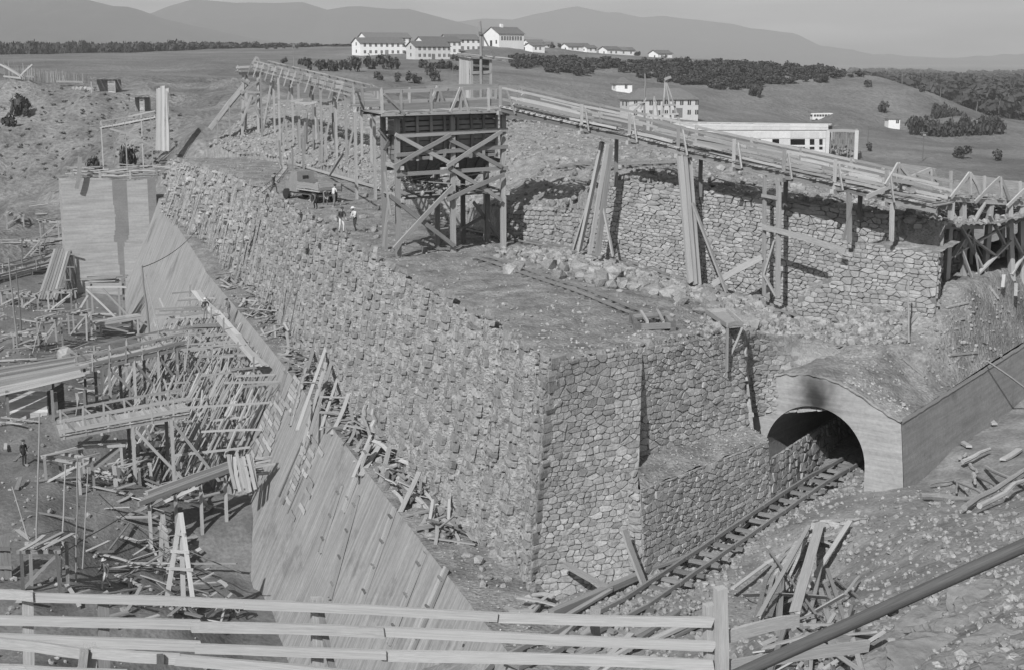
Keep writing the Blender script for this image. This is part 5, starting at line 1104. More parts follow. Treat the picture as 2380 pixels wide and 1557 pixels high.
picks(dr2, DP, [(1470, 262, 1500, 236, .12, .2, .1), (1455, 250, 1500, 238, .1, .18, .2)], 'strut', 'w')
# pale column, gangway, sheds and stakes on the left bank
pc = thing('plank_column', 'tall pale plank-clad column standing on the far left end of the dam', 'column', at(378, 350, 196))
KP = VPl((-50, 196), (-44, 197)); 
for i in range(6): beam(pc, 'plank', KP(364 + i * 5.2, 352, 0), KP(366 + i * 4.6, 205 - (i in (2, 3)) * 6, 0), .32, .1, 'k' if i % 2 else 'l')
for i in range(4): beam(pc, 'plank', KP(393, 352, -.4 - i * .4), KP(390, 206, -.4 - i * .4), .1, .36, 'w')
pole(pc, 'side_pipe', KP(395, 352, .3), KP(388, 212, .3), .14, 'd')
gw = thing('gangway', 'raised plank gangway on thin posts on the bank above the wing wall', 'gangway', at(300, 330, 205))
WP = VPl((-62, 205), (-50, 204))
picks(gw, WP, [(232, 296, 300, 285, .15, .35, 0), (298, 285, 362, 272, .15, .35, 0), (232, 283, 300, 272, .1, .2, 0), (298, 272, 362, 258, .1, .2, 0), (232, 300, 362, 276, .15, .3, -1.8), (255, 300, 330, 320, .12, .3, .2), (290, 310, 365, 345, .12, .3, .2)], 'beam', 'w')
for i in range(16): beam(gw, 'plank', WP(234 + i * 8, 293 - i * 1.5, .2), WP(234 + i * 8, 293 - i * 1.5, -2), .45, .06, 'w')
for u in (235, 262, 290, 328, 350):
    for o in (0, -1.8):
        t = WP(u, 296 - (u - 232) * .19, o); b = Vector((t.x, t.y, gz(t.x, t.y) - .3)); beam(gw, 'post', b, t + Vector((0, 0, .8 if o == 0 else 0)), .16, .16, 'w')
for lab, u0, u1, v0, v1, Y in (('open-fronted plank shed on the terrace by the stake fence', 212, 267, 170, 200, 272), ('small dark hut with plank roof lower on the bank', 300, 334, 195, 228, 250)):
    a, b = gfit(u0, v1, Y), gfit(u1, v1, Y); z0 = min(a.z, b.z) - .3; hh = (v1 - v0) * Y / FPX + .3; th = thing('plank_shed', lab, 'shed', a); bk_ = Vector((.3, 3, 0))
    for p in (a, b, a + bk_, b + bk_): beam(th, 'post', Vector((p.x, p.y, z0 - .5)), Vector((p.x, p.y, z0 + hh)), .18, .18, 'w')
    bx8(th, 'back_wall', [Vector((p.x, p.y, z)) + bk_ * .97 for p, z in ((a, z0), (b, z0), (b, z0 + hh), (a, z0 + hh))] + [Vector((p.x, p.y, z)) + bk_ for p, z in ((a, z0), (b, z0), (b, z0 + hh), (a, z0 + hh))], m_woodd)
    m_ = a.lerp(b, .7)
    for i in range(5): z = z0 + .3 + i * hh / 5; beam(th, 'plank', Vector((m_.x, m_.y - .05, z)), Vector((b.x, b.y - .05, z)), .05, hh / 5.5, 'w')
    for i in range(8): p = a.lerp(b, (i - .3) / 7); beam(th, 'roof_board', Vector((p.x, p.y - .6, z0 + hh + .1)), Vector((p.x, p.y + 3.4, z0 + hh + .35)), .6, .06, 'd')
sf = thing('stake_fence', 'ragged row of upright stakes along the far terrace', 'fence', gfit(100, 185, 285))
for i in range(70):
    u = 12 + i * 2.9 + R.uniform(-.8, .8); b = gfit(u, 186, 285); h = float(np.interp(u, [10, 120, 215], [3.6, 2.4, 1.6])) * R.uniform(.6, 1.1); pole(sf, 'stake', b - Vector((0, 0, .3)), b + Vector((R.uniform(-.15, .15), 0, h)), .14, R.choice('wd'))
for k, (u0, v0, u1, v1) in enumerate(((0, 150, 48, 178), (10, 152, 55, 180), (45, 180, 76, 150), (8, 178, 50, 183), (60, 178, 80, 180), (130, 190, 195, 192))):
    p, q = at(u0, v0, 279), at(u1, v1, 279); p.z = max(p.z, gz(p.x, p.y) + .15); q.z = max(q.z, gz(q.x, q.y) + .15); loose('heavy_timber', p, q, .35, .3, 'w', 'heavy timber lying crosswise on the far terrace before the stakes', 'timber', 'heavy timbers on the far terrace')
rocks_stuff('pale_rubble', [(gfit(R.uniform(170, 215), R.uniform(186, 198), 276) + Vector((0, 0, .2)), R.uniform(.4, 1.0)) for _ in range(60)], m_pebble, 'pale spoil heap beside the open shed', 'spoil heap')

pts = []
for _ in range(220):
    u = rs.uniform(-40, 420); v = rs.uniform(205, 420); p = ghit(u, v)
    if p is not None and p.y > 185 and p.x < -44: pts.append((p, rs.uniform(.5, 1.4), rs.uniform(.15, .45)))
clumps('dry_weeds', 'tufts of weeds on the excavated bank', 'weeds', pts, mat=m_weed)
# ================================================================== works in the excavation
TOEP = [fN(t / 20, .93) for t in range(21)]
def scaf(y, out, z):                        # along the facing at distance y, out metres from its foot, height z
    s_ = float(np.interp(y, [p.y for p in TOPN], TOPS)) / tn_.length
    w_ = min(1, max(0, (-9 - z) / 10.5)); p = fN(s_, w_) + DN * out; return Vector((p.x, p.y, z))
sg = thing('timber_scaffold', 'tangled tall pole scaffold crowding the concrete facing in the excavation', 'scaffold', scaf(105, 2, -17))
rq = random.Random(31)
for i in range(190):
    y = rq.uniform(94, 130); o = rq.choice((.3, 1.2, 2.3, 3.4, 4.8, 6.2)) + rq.uniform(-.3, .3); z1 = -9.2 - max(0, o - 1) * .8 - rq.uniform(0, 1.5) - max(0, 98 - y) * .3
    z0 = max(-17.6, z1 - rq.uniform(2.5, 7.5)); a = scaf(y, o + rq.uniform(0, .9), z0); b = scaf(y + rq.uniform(-.3, .9), o, z1)
    (beam(sg, 'pole', a, b, rq.uniform(.12, .22), rq.uniform(.06, .14), rq.choice('wwwl')) if rq.random() < .6 else pole(sg, 'pole', a, b, rq.uniform(.1, .18), 'w'))
for i in range(70):
    y = rq.uniform(93, 126); z = -10 - 1.5 * rq.randint(0, 4); o = rq.choice((.4, 1.3, 2.4, 3.5, 4.9, 6.3)); L = rq.uniform(2, 5)
    beam(sg, 'ledger', scaf(y, o, z), scaf(y + L, o + rq.uniform(-.3, .3), z + rq.uniform(-.25, .25)), .12, .16, rq.choice('wwl'))
for i in range(60):
    y = rq.uniform(93, 129); z = -9.8 - 1.5 * rq.randint(0, 4); beam(sg, 'transom', scaf(y, .1, z), scaf(y + rq.uniform(-.4, .4), rq.uniform(2.5, 6.5), z + rq.uniform(-.2, .2)), .1, .14, rq.choice('wwl'))
for (u0, v0, u1, v1, w_) in ((525, 783, 454, 1078, .2), (565, 856, 517, 1035, .2), (545, 850, 495, 1060, .18), (500, 790, 440, 1010, .18), (470, 905, 445, 1075, .2), (478, 905, 520, 1010, .16), (418, 800, 395, 960, .18), (440, 770, 405, 980, .16), (590, 880, 540, 1080, .18), (460, 880, 380, 965, .16), (540, 960, 590, 880, .16), (510, 800, 470, 1000, .18), (535, 800, 490, 1020, .16), (430, 820, 415, 1000, .16)):
    b = on(u1, v1, -15.2); b.z = min(b.z, gz(b.x, b.y)) if gz(b.x, b.y) < -13 else b.z; beam(sg, 'raking_board', at(u0, v0, b.y + 8), b, w_, .07, R.choice('wwl'), roll=1.2)
wk = thing('plank_walkway', 'bright plank walkway along the top of the scaffold with cross ledgers', 'walkway', on(530, 760, -9.6))
wa, wb = on(455, 676, -9.5), on(607, 848, -9.5); wd_ = (wb - wa).normalized(); wn = Vector((wd_.y, -wd_.x, 0))
for k in range(3):
    for j in (-.24, .24): beam(wk, 'plank', wa.lerp(wb, k / 3) + wn * j + Vector((0, 0, .02 * k)), wa.lerp(wb, (k + 1.06) / 3) + wn * j + Vector((0, 0, .02 * k)), .44, .06, 'k' if (k + (j > 0)) % 2 else 'l')
for k in range(9): p = wa.lerp(wb, k / 8); beam(wk, 'ledger', p - wn * .6 + Vector((0, 0, -.15)), p + wn * 2.2 + Vector((0, 0, -.15)), .12, .14, 'w')
for k in range(6): p = wa.lerp(wb, k / 5); beam(wk, 'post', p + wn * .8 + Vector((0, 0, -6.5)), p + wn * .5 + Vector((0, 0, R.uniform(.2, 1.2))), .12, .12, 'w')
# bridges
def bridge(name, label, p0, p1, wid, nseg, rails=True, legs=(), mat='w', long=True):
    th = thing(name, label, 'footbridge', p0); d = (p1 - p0); d.normalize(); n_2 = Vector((d.y, -d.x, 0)).normalized(); n_2 = n_2 if n_2.y < 0 else -n_2
    for o in (.0, -wid): beam(th, 'stringer', p0 + n_2 * o - Vector((0, 0, .18)), p1 + n_2 * o - Vector((0, 0, .18)), .2, .26, 'w')
    for k in range(nseg):
        if long:
            for j in range(int(wid / .3)):
                if R.random() < .9: beam(th, 'plank', p0.lerp(p1, k / nseg) - n_2 * (.1 + j * .3), p0.lerp(p1, (k + 1.03) / nseg) - n_2 * (.1 + j * .3) + Vector((0, 0, R.uniform(-.02, .05))), .27, .05, R.choice('wwl'))
        else:
            for j in range(9): q = p0.lerp(p1, (k + j / 9) / nseg); beam(th, 'plank', q + n_2 * .2, q - n_2 * (wid + .2), .3, .06, R.choice('wwl'))
        if rails:
            for o in (.08, -wid - .08):
                q = p0.lerp(p1, (k + .2) / nseg) + n_2 * o; beam(th, 'rail_post', q - Vector((0, 0, .3)), q + Vector((R.uniform(-.1, .1), 0, 1.05)), .13, .1, 'w')
                if o < 0 or k % 2 == 0: beam(th, 'brace', q + Vector((0, 0, 1)), q + d * .9 + Vector((0, 0, -.1)), .07, .12, 'w')
    if rails:
        for o in (.1, -wid - .1):
            for z in (.95, .25): beam(th, 'handrail', p0 + n_2 * o + Vector((0, 0, z)), p1 + n_2 * o + Vector((0, 0, z + .05)), .07, .16 if z > .5 else .26, 'w')
    for t in legs:
        for o in (0, -wid):
            q = p0.lerp(p1, t) + n_2 * o; zz = gz(q.x, q.y); beam(th, 'leg', Vector((q.x, q.y, zz - .3)), q - Vector((0, 0, .2)), .22, .22, 'w')
        q = p0.lerp(p1, t); zz = gz(q.x, q.y); beam(th, 'brace', q - Vector((0, 0, .3)), Vector((q.x, q.y, zz)) + d * 3.0, .12, .2, 'w')
    return th
b1 = bridge('footbridge', 'upper plank footbridge with railings leading from the bank to the scaffold', at(205, 855, 106), at(432, 802, 112), 2.2, 6, True, (.2, .45, .7, .9))
bridge('footbridge', 'lower boarded footbridge with railings leading to the scaffold foot', at(138, 1012, 88), at(442, 958, 91), 2.6, 6, True, (.55, .85), long=False)
rf_ = thing('plank_canopy', 'wide sloping roof of long planks above the plank shed', 'canopy', at(60, 960, 104))
for j in range(14):
    t = j / 13; a = at(-40, 862, 110).lerp(at(-40, 925, 101), t); b = at(212, 822, 112).lerp(at(208, 868, 103), t); beam(rf_, 'plank', a + Vector((0, 0, R.uniform(-.04, .04))), b + (b - a).normalized() * R.uniform(-.8, .3), .55, .07, R.choice('wwwd'))
for u in (15, 120, 195):
    for (v, Y) in ((905, 101.5), (845, 111)):
        p = at(u, v - 2, Y) ; beam(rf_, 'post', Vector((p.x, p.y, gz(p.x, p.y) - .3)), Vector((p.x, p.y, p.z - .1)), .2, .2, 'd')
shd = thing('plank_shed', 'low plank shed with dark doorway under the plank roof', 'shed', gfit(60, 960, 104))
sa, sb = gfit(15, 962, 103.5), gfit(112, 962, 103.5); sz = min(sa.z, sb.z)
for i in range(9): z = sz + .1 + i * .27; beam(shd, 'plank', Vector((sa.x, sa.y, z)), Vector((sb.x, sb.y, z)), .06, .255, 'l' if i % 3 else 'k')
for i in range(9): z = sz + .1 + i * .27; beam(shd, 'plank', Vector((sb.x, sb.y, z)), Vector((sb.x + .3, sb.y + 3, z)), .06, .255, 'd')
beam(shd, 'door_post', Vector((sb.x + .5, sb.y, sz)), Vector((sb.x + .5, sb.y, sz + 2.4)), .5, .1, 'd'); beam(shd, 'door_post', Vector((sb.x + 2.2, sb.y, sz)), Vector((sb.x + 2.2, sb.y, sz + 2.3)), .2, .2, 'w'); beam(shd, 'board', Vector((sb.x + 2.0, sb.y - .2, sz)), Vector((sb.x + 2.4, sb.y - .1, sz + 2)), .3, .06, 'w')
# timber chute near the scaffold foot
tc_ = thing('timber_chute', 'heavy plank chute sloping down from the scaffold foot', 'chute', on(440, 1150, -15))
for j in range(6): a = on(322, 1172, -14.4) + Vector((0, j * .32, .05 * j)); b = on(556, 1086, -13.6) + Vector((0, j * .32, .05 * j)); beam(tc_, 'plank', a, b, .3, .1, 'w')
for j in (-.1, 1.9): a = on(320, 1170, -14.1) + Vector((0, j, 0)); b = on(556, 1083, -13.3) + Vector((0, j, 0)); beam(tc_, 'side_rail', a, b, .12, .3, 'w')
for t in (.1, .35, .6, .85):
    a = on(322, 1175, -14.5).lerp(on(556, 1090, -13.7), t); beam(tc_, 'cross_beam', a + Vector((-.1, -.4, -.2)), a + Vector((.1, 2.6, -.2)), .18, .18, 'w'); beam(tc_, 'leg', Vector((a.x, a.y, gz(a.x, a.y) - .3)), a, .2, .2, 'w')
# trestles and frames
for lab, ap, feet, Y in (('tall white A-frame trestle with rungs at the foot of the facing', (420, 1190), ((382, 1390), (452, 1395), (425, 1380)), 0), ('small A-frame of boards beside the timber chute', (378, 1195), ((368, 1245), (395, 1275)), 0)):
    th = thing('timber_trestle', lab, 'trestle', on(feet[0][0], feet[0][1], -16)); z0 = -16.0; A_ = on(ap[0], feet[0][1], z0); A_ = at(ap[0], ap[1], A_.y + .4)
    for f_ in feet: q = on(f_[0], f_[1], z0); q.z = gz(q.x, q.y) - .1; beam(th, 'leg', q, A_, .24, .12, 'k' if Y == 0 and len(feet) == 3 else 'w')
    for k in range(3): t = .35 + .2 * k; a = on(*feet[0], z0).lerp(A_, t); b = on(*feet[1], z0).lerp(A_, t); beam(th, 'rung', a - (b - a) * .2, b + (b - a) * .2, .1, .16, 'l')
stg = thing('timber_stage', 'small plank-loaded stage on braced posts before the wing wall', 'stage', on(245, 740, -17)); q = on(245, 742, -17); 
for i in range(14): a = q + Vector((R.uniform(-2.4, -1.6), R.uniform(-.8, 1.6), 3.9 + R.uniform(0, .8))); beam(stg, 'plank', a, a + Vector((R.uniform(3, 4.4), R.uniform(-.5, .5), R.uniform(-.1, .3))), .3, .12, R.choice('wd'))
for x, y in ((-1.8, -.5), (1.8, -.5), (-1.8, 1.4), (1.8, 1.4)): beam(stg, 'post', q + Vector((x, y, -1)), q + Vector((x, y, 3.8)), .22, .22, 'w')
for a, b in (((-1.8, -.6, 3.5), (1.6, -.6, 0)), ((0, -.7, 3.6), (3.6, -.7, -.4)), ((-1.8, -.6, 3.7), (2.8, -.6, 3.7)), ((-3.6, -.6, -.2), (-1.6, -.6, 2.8))): beam(stg, 'brace', q + Vector(a), q + Vector(b), .12, .22, 'w')
rp = thing('plank_ramp', 'steep double plank ramp rising beside the wing wall', 'ramp', on(110, 690, -16.8))
for j in range(7): a = on(88 + j * 7, 698, -16.6); b = at(128 + j * 6, 578, 173); beam(rp, 'plank', a, b, .3, .08, R.choice('wwd'))
for t in (.15, .4, .65, .9):
    a = on(85, 698, -16.6).lerp(at(126, 578, 173), t); beam(rp, 'cross_beam', a + Vector((-.3, 0, -.12)), a + Vector((3.3, 0, -.12)), .16, .16, 'd')
    for x in (.1, 2.6): p = a + Vector((x, 0, -.15)); beam(rp, 'post', Vector((p.x, p.y, gz(p.x, p.y) - .3)), p, .18, .18, 'd')
bridge('footbridge', 'far dark gangway across the excavation left of the wing wall', on(-20, 650, -14.5), on(160, 605, -14.0), 2.0, 4, True, (.15, .5, .8))
bridge('footbridge', 'short plank platform at the foot of the facing below the pole mast', on(222, 752, -16.2), on(330, 735, -15.9), 2.0, 3, False, (.1, .9))
# masts and thin poles
for lab, (u0, v0), (u1, v1), z0, d_ in (('tall dark guyed mast in front of the facing', (352, 835), (330, 618), -16.8, .26), ('slanting stay pole beside the guyed mast', (386, 835), (334, 628), -16.8, .14), ('thin pole on the near excavation floor, first from the fence', (140, 1340), (152, 1080), -15, .10), ('crooked thin pole behind the standing man', (85, 1290), (92, 960), -15, .12), ('thin upright pole beside the footbridge foot', (175, 1330), (180, 1060), -15, .09), ('leaning thin pole near the dark post', (70, 1270), (28, 1130), -15, .10), ('thin pole with wires at the middle of the excavation floor', (190, 1300), (205, 1085), -15.2, .09), ('dark pole at the edge of the excavation by the shed', (42, 830), (20, 600), -16.5, .2), ('second dark pole behind the plank roof', (50, 780), (38, 640), -16.5, .22), ('thin pole leaning over the upper bank', (75, 830), (98, 740), -16.4, .12)):
    b = on(u0, v0, z0); b.z = gz(b.x, b.y) - .2; t = at(u1, v1, b.y + .2); tag(pole(None, 'mast_pole', b, t, d_, 'd' if d_ > .15 else 'w'), lab, 'pole')
dp = thing('dark_timber_post', 'thick dark boarded box post on the edge of the excavation floor', 'post', on(12, 1340, -15)); q = on(12, 1345, -15)
for x in (-.5, -.15, .2): beam(dp, 'board', q + Vector((x, -.1, -.3)), q + Vector((x, 0, 2.4)), .34, .1, 'd')
for z in (.7, 1.7): beam(dp, 'batten', q + Vector((-.7, -.2, z)), q + Vector((.5, -.2, z)), .1, .18, 'd')
# wires and ropes
def rope(label, pts, sag=.3, d_=.035):
    f = polyline(pts); n = 14; V = []; F = []
    for i in range(n + 1):
        p = f(i / n); p.z -= sag * 4 * (i / n) * (1 - i / n)
        for k in range(4): a = k * 1.5708; V.append(p + Vector((0, math.cos(a), math.sin(a))) * d_)
    for i in range(n):
        for k in range(4): a = i * 4 + k; b = i * 4 + (k + 1) % 4; F.append((a, b, b + 4, a + 4))
    return tag(mobj('rope', V, F, m_bark), label, 'rope')
rope('long taut rope slanting over the excavation floor', [on(150, 905 + 260, -13), on(300, 1010 + 190, -13.6), on(560, 1330, -15.5)])
rope('thin rope from the pole down to the trestle', [on(180, 1110, -13.4), on(400, 1290, -15), on(520, 1380, -16)])
rope('slack cable across the near excavation floor', [on(100, 1310, -14.6), on(200, 1240, -14.5), on(300, 1190, -14.6)], .2)
rope('guy wire of the dark mast', [at(331, 622, 99), at(470, 520, 140)], .6, .03)
# scattered boards on the floor
for i in range(90):
    y = R.uniform(62, 150); x = float(np.interp(y, [60, 150], [-13.5, -43])) - R.uniform(.5, 13); z = gz(x, y); a = R.uniform(0, 3.14); L = R.uniform(1, 3.5); d = Vector((math.cos(a), math.sin(a), R.uniform(-.05, .15))) * L / 2; p = Vector((x, y, z + .15 + R.uniform(0, .2)))
    loose('stray_plank', p - d, p + d, R.uniform(.15, .28), .06, R.choice('wwwdl'), 'stray board lying on the floor of the excavation', 'board', 'stray boards in the excavation')
for i in range(110):
    y = R.uniform(70, 100); p = scaf(y, R.uniform(2.2, 8.5), -17.4); p.z = gz(p.x, p.y) + R.uniform(.1, .8); a = R.uniform(0, 3.14); L = R.uniform(1, 3.6); d = Vector((math.cos(a), math.sin(a), R.uniform(-.25, .35))) * L / 2
    loose('wrecked_board', p - d, p + d, R.uniform(.12, .28), .06, R.choice('wwwld'), 'board in the wreckage of timber at the foot of the facing', 'board', 'boards at the foot of the facing', R.uniform(-.6, .6))
for i in range(16):
    u, v = ((40, 590), (75, 640), (120, 610), (30, 700), (70, 720), (140, 720), (180, 760), (110, 790), (60, 800), (270, 880), (330, 900), (300, 1130), (340, 1100), (240, 1130), (150, 1180), (100, 1420))[i]
    b = on(u, v, -16.0); b.z = gz(b.x, b.y); th = thing('timber_stand', 'small knocked-together timber stand on the excavation floor', 'timber stand', b, 'small timber stands in the excavation'); w_ = R.uniform(1.6, 3); h_ = R.uniform(1.2, 3); a = R.uniform(-.5, .5); d = Vector((math.cos(a), math.sin(a), 0)); e = Vector((-d.y, d.x, 0)) * 1.2
    for o in (d * -w_ / 2, d * w_ / 2, e - d * w_ / 2, e + d * w_ / 2): q = b + o; beam(th, 'post', Vector((q.x, q.y, gz(q.x, q.y) - .2)), Vector((q.x + R.uniform(-.1, .1), q.y, b.z + h_)), .18, .16, R.choice('wwd'))
    for o in (0 * e, e): beam(th, 'rail', b + o - d * (w_ * .6) + Vector((0, 0, h_ * .95)), b + o + d * (w_ * .6) + Vector((0, 0, h_ * .95)), .14, .18, 'w'); beam(th, 'brace', b + o - d * (w_ * .5) + Vector((0, 0, .2)), b + o + d * (w_ * .5) + Vector((0, 0, h_ * .9)), .08, .16, 'w')
    for k in range(R.randint(2, 6)): c = b + d * R.uniform(-w_ / 2, w_ / 2) + Vector((0, 0, h_ + .1 + .05 * k)); beam(th, 'plank', c - e * .5 - d * .3, c + e * 1.5 + d * R.uniform(-.3, .6), .24, .05, R.choice('wwl'))
for i in range(60):
    u, v = R.uniform(0, 330), R.uniform(560, 860); p = on(u, v, -16.3); p.z = gz(p.x, p.y) + .12; a = R.uniform(-.7, .9); L = R.uniform(1.5, 5); d = Vector((math.cos(a), math.sin(a), R.uniform(-.03, .12))) * L / 2
    loose('scrap_timber', p - d, p + d, R.uniform(.16, .3), .1, R.choice('wwd'), 'scrap timber littering the far floor of the excavation', 'timber', 'scrap timber on the far excavation floor')
bsx = thing('board_stack', 'slanting stack of sawn boards caught on the scaffold foot', 'board stack', at(560, 1100, 84))
for i in range(12): a = at(530 + i * 5, 1060 + R.uniform(-8, 8), 84 + .1 * (i % 3)); beam(bsx, 'board', a, a + Vector((.5 + R.uniform(-.1, .1), -.9, -2.0)), .2, .08, 'l' if i % 2 else 'w')
for i in range(26): a = at(575 + R.uniform(-10, 18), 1085 + R.uniform(-20, 24), 84 + R.uniform(-.2, .8)); beam(bsx, 'board', a, a + Vector((R.uniform(.5, 1.2), R.uniform(.3, .9), R.uniform(-.1, .1))), .18, .09, R.choice('wl'))

# ---- left rim of the wing wall: pipe rails and planks on top
rl = thing('pipe_railing', 'round timber rail on stubs along the top of the wing wall', 'railing', Wl + Vector((0, 0, -2.8)))
for a, b in ((.12, .4), (.4, .72), (.72, 1.05)):
    for z in (.35, .8): pole(rl, 'rail', Wl.lerp(Wr, a) + Vector((0, .4, -2.8 + z + (.3 if a < .3 else 0))), Wl.lerp(Wr, b) + Vector((0, .4, -2.85 + z)), .28, 'w')
for t in (.12, .4, .72, 1.0): beam(rl, 'stub', Wl.lerp(Wr, t) + Vector((0, .35, -3)), Wl.lerp(Wr, t) + Vector((0, .35, -1.8)), .25, .2, 'w')
beam(rl, 'tall_post', at(178, 440, 172.4), at(186, 365, 172.4), .5, .2, 'w')
for i in range(40):
    p = Wl.lerp(Wr, R.uniform(0, 1.1)) + Vector((R.uniform(-1, 1), R.uniform(1, 9), -2.6 + R.uniform(0, .9))); a = R.uniform(-.4, .6); L = R.uniform(2, 5); d = Vector((math.cos(a), math.sin(a), R.uniform(-.1, .15))) * L / 2
    loose('wall_top_board', p - d, p + d, .3, .1, R.choice('wwd'), 'board lying on top of the far wing wall', 'board', 'boards on the wing wall')
for i in range(40):
    u, v = R.uniform(20, 165), R.uniform(418, 470); p = at(u, v, 190); p.z = gz(p.x, p.y) + .3; a = R.uniform(-.5, .5); L = R.uniform(2, 6); d = Vector((math.cos(a), math.sin(a), R.uniform(-.1, .1))) * L / 2
    loose('bank_board', p - d, p + d, .3, .1, R.choice('wwd'), 'board in the litter of timber on the bank beside the wing wall', 'board', 'boards on the far bank')
# poles standing along the far flank
for i in range(24):
    a = EL * R.uniform(.62, .99); p = facemap(a, 0, .9); q = facemap(a + R.uniform(-1, 1), R.uniform(4, 9.5), .3); loose('leaning_pole', p, q, .08, .07, R.choice('ww'), 'pole among the cluster leaning at the far end of the masonry flank', 'pole', 'poles leaning at the far end')

# ================================================================== foreground fence, pipe, lumber
FQ = VPl((-6, 12.1), (6, 11.9))
fe = thing('rail_fence', 'weathered plank rail fence across the near foreground', 'fence', Vector((0, 12, 5.6)))
def rail3(pts, hh, offs):
    for i, (u0, v0, u1, v1) in enumerate(pts): beam(fe, 'rail', FQ(u0, v0, offs + .03 * (i % 2)), FQ(u1, v1, offs + .03 * (i % 2)), .035, hh * R.uniform(.8, .96), R.choice('ffw'))
rail3(((58, 1386, 690, 1408), (560, 1403, 1160, 1434), (1135, 1434, 1662, 1446), (-60, 1380, 80, 1386)), .105, .08)
rail3(((-30, 1440, 470, 1452), (440, 1456, 900, 1470), (870, 1466, 1670, 1502)), .105, .08)
rail3(((-30, 1482, 470, 1502), (450, 1506, 900, 1522), (880, 1522, 1670, 1545)), .11, .08)
for u, v in ((64, 1374), (240, 1398), (735, 1385), (1648, 1402)): beam(fe, 'post', FQ(u + 4, 1640), FQ(u, v), .10, .08, 'w' if u < 1000 else 'f')
beam(fe, 'post', FQ(1680, 1640, .1), FQ(1674, 1363, .1), .10, .09, 'f')
beam(fe, 'end_rail', FQ(1690, 1478, .05), FQ(1858, 1440, -.4), .035, .12, 'f'); beam(fe, 'end_rail', FQ(1690, 1547, .05), FQ(2020, 1500, -.9), .035, .12, 'w')
beam(fe, 'brace', FQ(740, 1390), FQ(800, 1640), .06, .06, 'd'); beam(fe, 'brace', FQ(1385, 1410, -.2), FQ(1386, 1475, -.2), .06, .1, 'w')
FQ2 = VPl((-6, 10.2), (6, 9.8))
fe2 = thing('rail_fence', 'second lower rail fence with square post at the near corner', 'fence', Vector((-3, 10.2, 5.9)))
beam(fe2, 'post', FQ2(212, 1660), FQ2(209, 1496), .095, .085, 'f'); beam(fe2, 'strut', FQ2(178, 1640, .1), FQ2(196, 1508, .1), .06, .06, 'w')
for (u0, v0, u1, v1) in ((-40, 1488, 205, 1520), (212, 1516, 420, 1532), (400, 1530, 1000, 1590)): beam(fe2, 'rail', FQ2(u0, v0, .06), FQ2(u1, v1, .06), .035, .085, 'f')
for (u0, v0, u1, v1) in ((-40, 1556, 300, 1572), (20, 1558, 320, 1580)): beam(fe2, 'rail', FQ2(u0, v0, .3), FQ2(u1, v1, .3), .035, .1, 'f')
beam(fe2, 'joint_stub', FQ2(372, 1560, .12), FQ2(372, 1520, .12), .05, .04, 'd')
pp = thing('pipe_handrail', 'dark smooth pipe handrail slanting across the near corner', 'pipe', Vector((2, 7.5, 6)))
pole(pp, 'pipe', at(1640, 1600, 8.2), at(2480, 1222, 7.2), .078, 'p'); pole(pp, 'sleeve', at(2062, 1415, 7.7), at(2078, 1408, 7.68), .092, 'p')
pole(pp, 'support', at(2460, 1232, 7.2) + Vector((0, 0, -2.6)), at(2460, 1232, 7.2), .075, 'p')
# tangle of slabwood on the near slope
lt = 'curved slab of timber in the tangled heap on the near slope'
def nz(x, y): return gz(x, y)
def slab(name, u0, v0, u1, v1, dz0, dz1, w_, h_, mat, lab, grp, cat='board', roll=0):
    p, q = ghit(u0, v0), ghit(u1, v1); p = p + Vector((0, 0, dz0)); q = q + Vector((0, 0, dz1)); loose(name, p, q, w_, h_, mat, lab, cat, grp, roll)
for i in range(46):
    u = R.uniform(1790, 1990); v = R.uniform(1370, 1560); an = R.choice((R.gauss(2.0, .3), R.gauss(1.25, .25), R.gauss(.4, .3))); L = R.uniform(90, 210)
    slab('slab_timber', u - math.cos(an) * L / 2, v + math.sin(an) * L / 2, u + math.cos(an) * L / 2, v - math.sin(an) * L / 2, R.uniform(.05, .45), R.uniform(.05, .5), R.uniform(.09, .2), R.uniform(.03, .07), R.choice('wwlf'), lt, 'slab timber heap on the near slope', 'timber', R.uniform(-.8, .8))
for (u0, v0, u1, v1, w_) in ((1905, 1245, 1845, 1460, .36), (1870, 1490, 2020, 1490, .2), (1860, 1525, 2030, 1508, .24), (1770, 1545, 2010, 1478, .22), (1905, 1400, 1960, 1560, .18), (1975, 1240, 1890, 1370, .2), (1780, 1340, 1890, 1268, .2), (1700, 1400, 1790, 1330, .16), (1880, 1250, 1760, 1470, .16)):
    slab('slab_timber', u0, v0, u1, v1, .55, .5, w_, .06, R.choice('lf'), 'wide pale plank on top of the tangled heap on the near slope', 'pale planks of the tangled heap')
def arc_slab(label, pts, w_, h_):
    f = polyline(pts); n = 10; V = []; F = []
    for i in range(n + 1):
        p = f(i / n); q = f(min(1, i / n + .02)); d = (q - p).normalized() if (q - p).length > 1e-5 else d; s = d.cross(Vector((0, 0, 1))).normalized(); u_ = s.cross(d)
        for a, b in ((-1, -1), (1, -1), (1, 1), (-1, 1)): V.append(p + s * a * w_ / 2 + u_ * b * h_ / 2)
    for i in range(n):
        for k in range(4): a = i * 4 + k; b = i * 4 + (k + 1) % 4; F.append((a, b, b + 4, a + 4))
    tag(mobj('bent_slab', V, F, m_wood), label, 'timber', 'bent slabs of the tangled heap')
for i in range(9):
    o = R.uniform(-12, 14); P = [ghit(1755 + o + i * 5, 1470 - i * 4) + Vector((0, 0, .3)), ghit(1780 + o + i * 6, 1380) + Vector((0, 0, .7)), ghit(1840 + o + i * 4, 1310 - i * 3) + Vector((0, 0, .8)), ghit(1930 + o, 1262 + i * 4) + Vector((0, 0, .5))]
    arc_slab('long bent slab of bark timber arching over the tangled heap', P, R.uniform(.1, .18), .05)
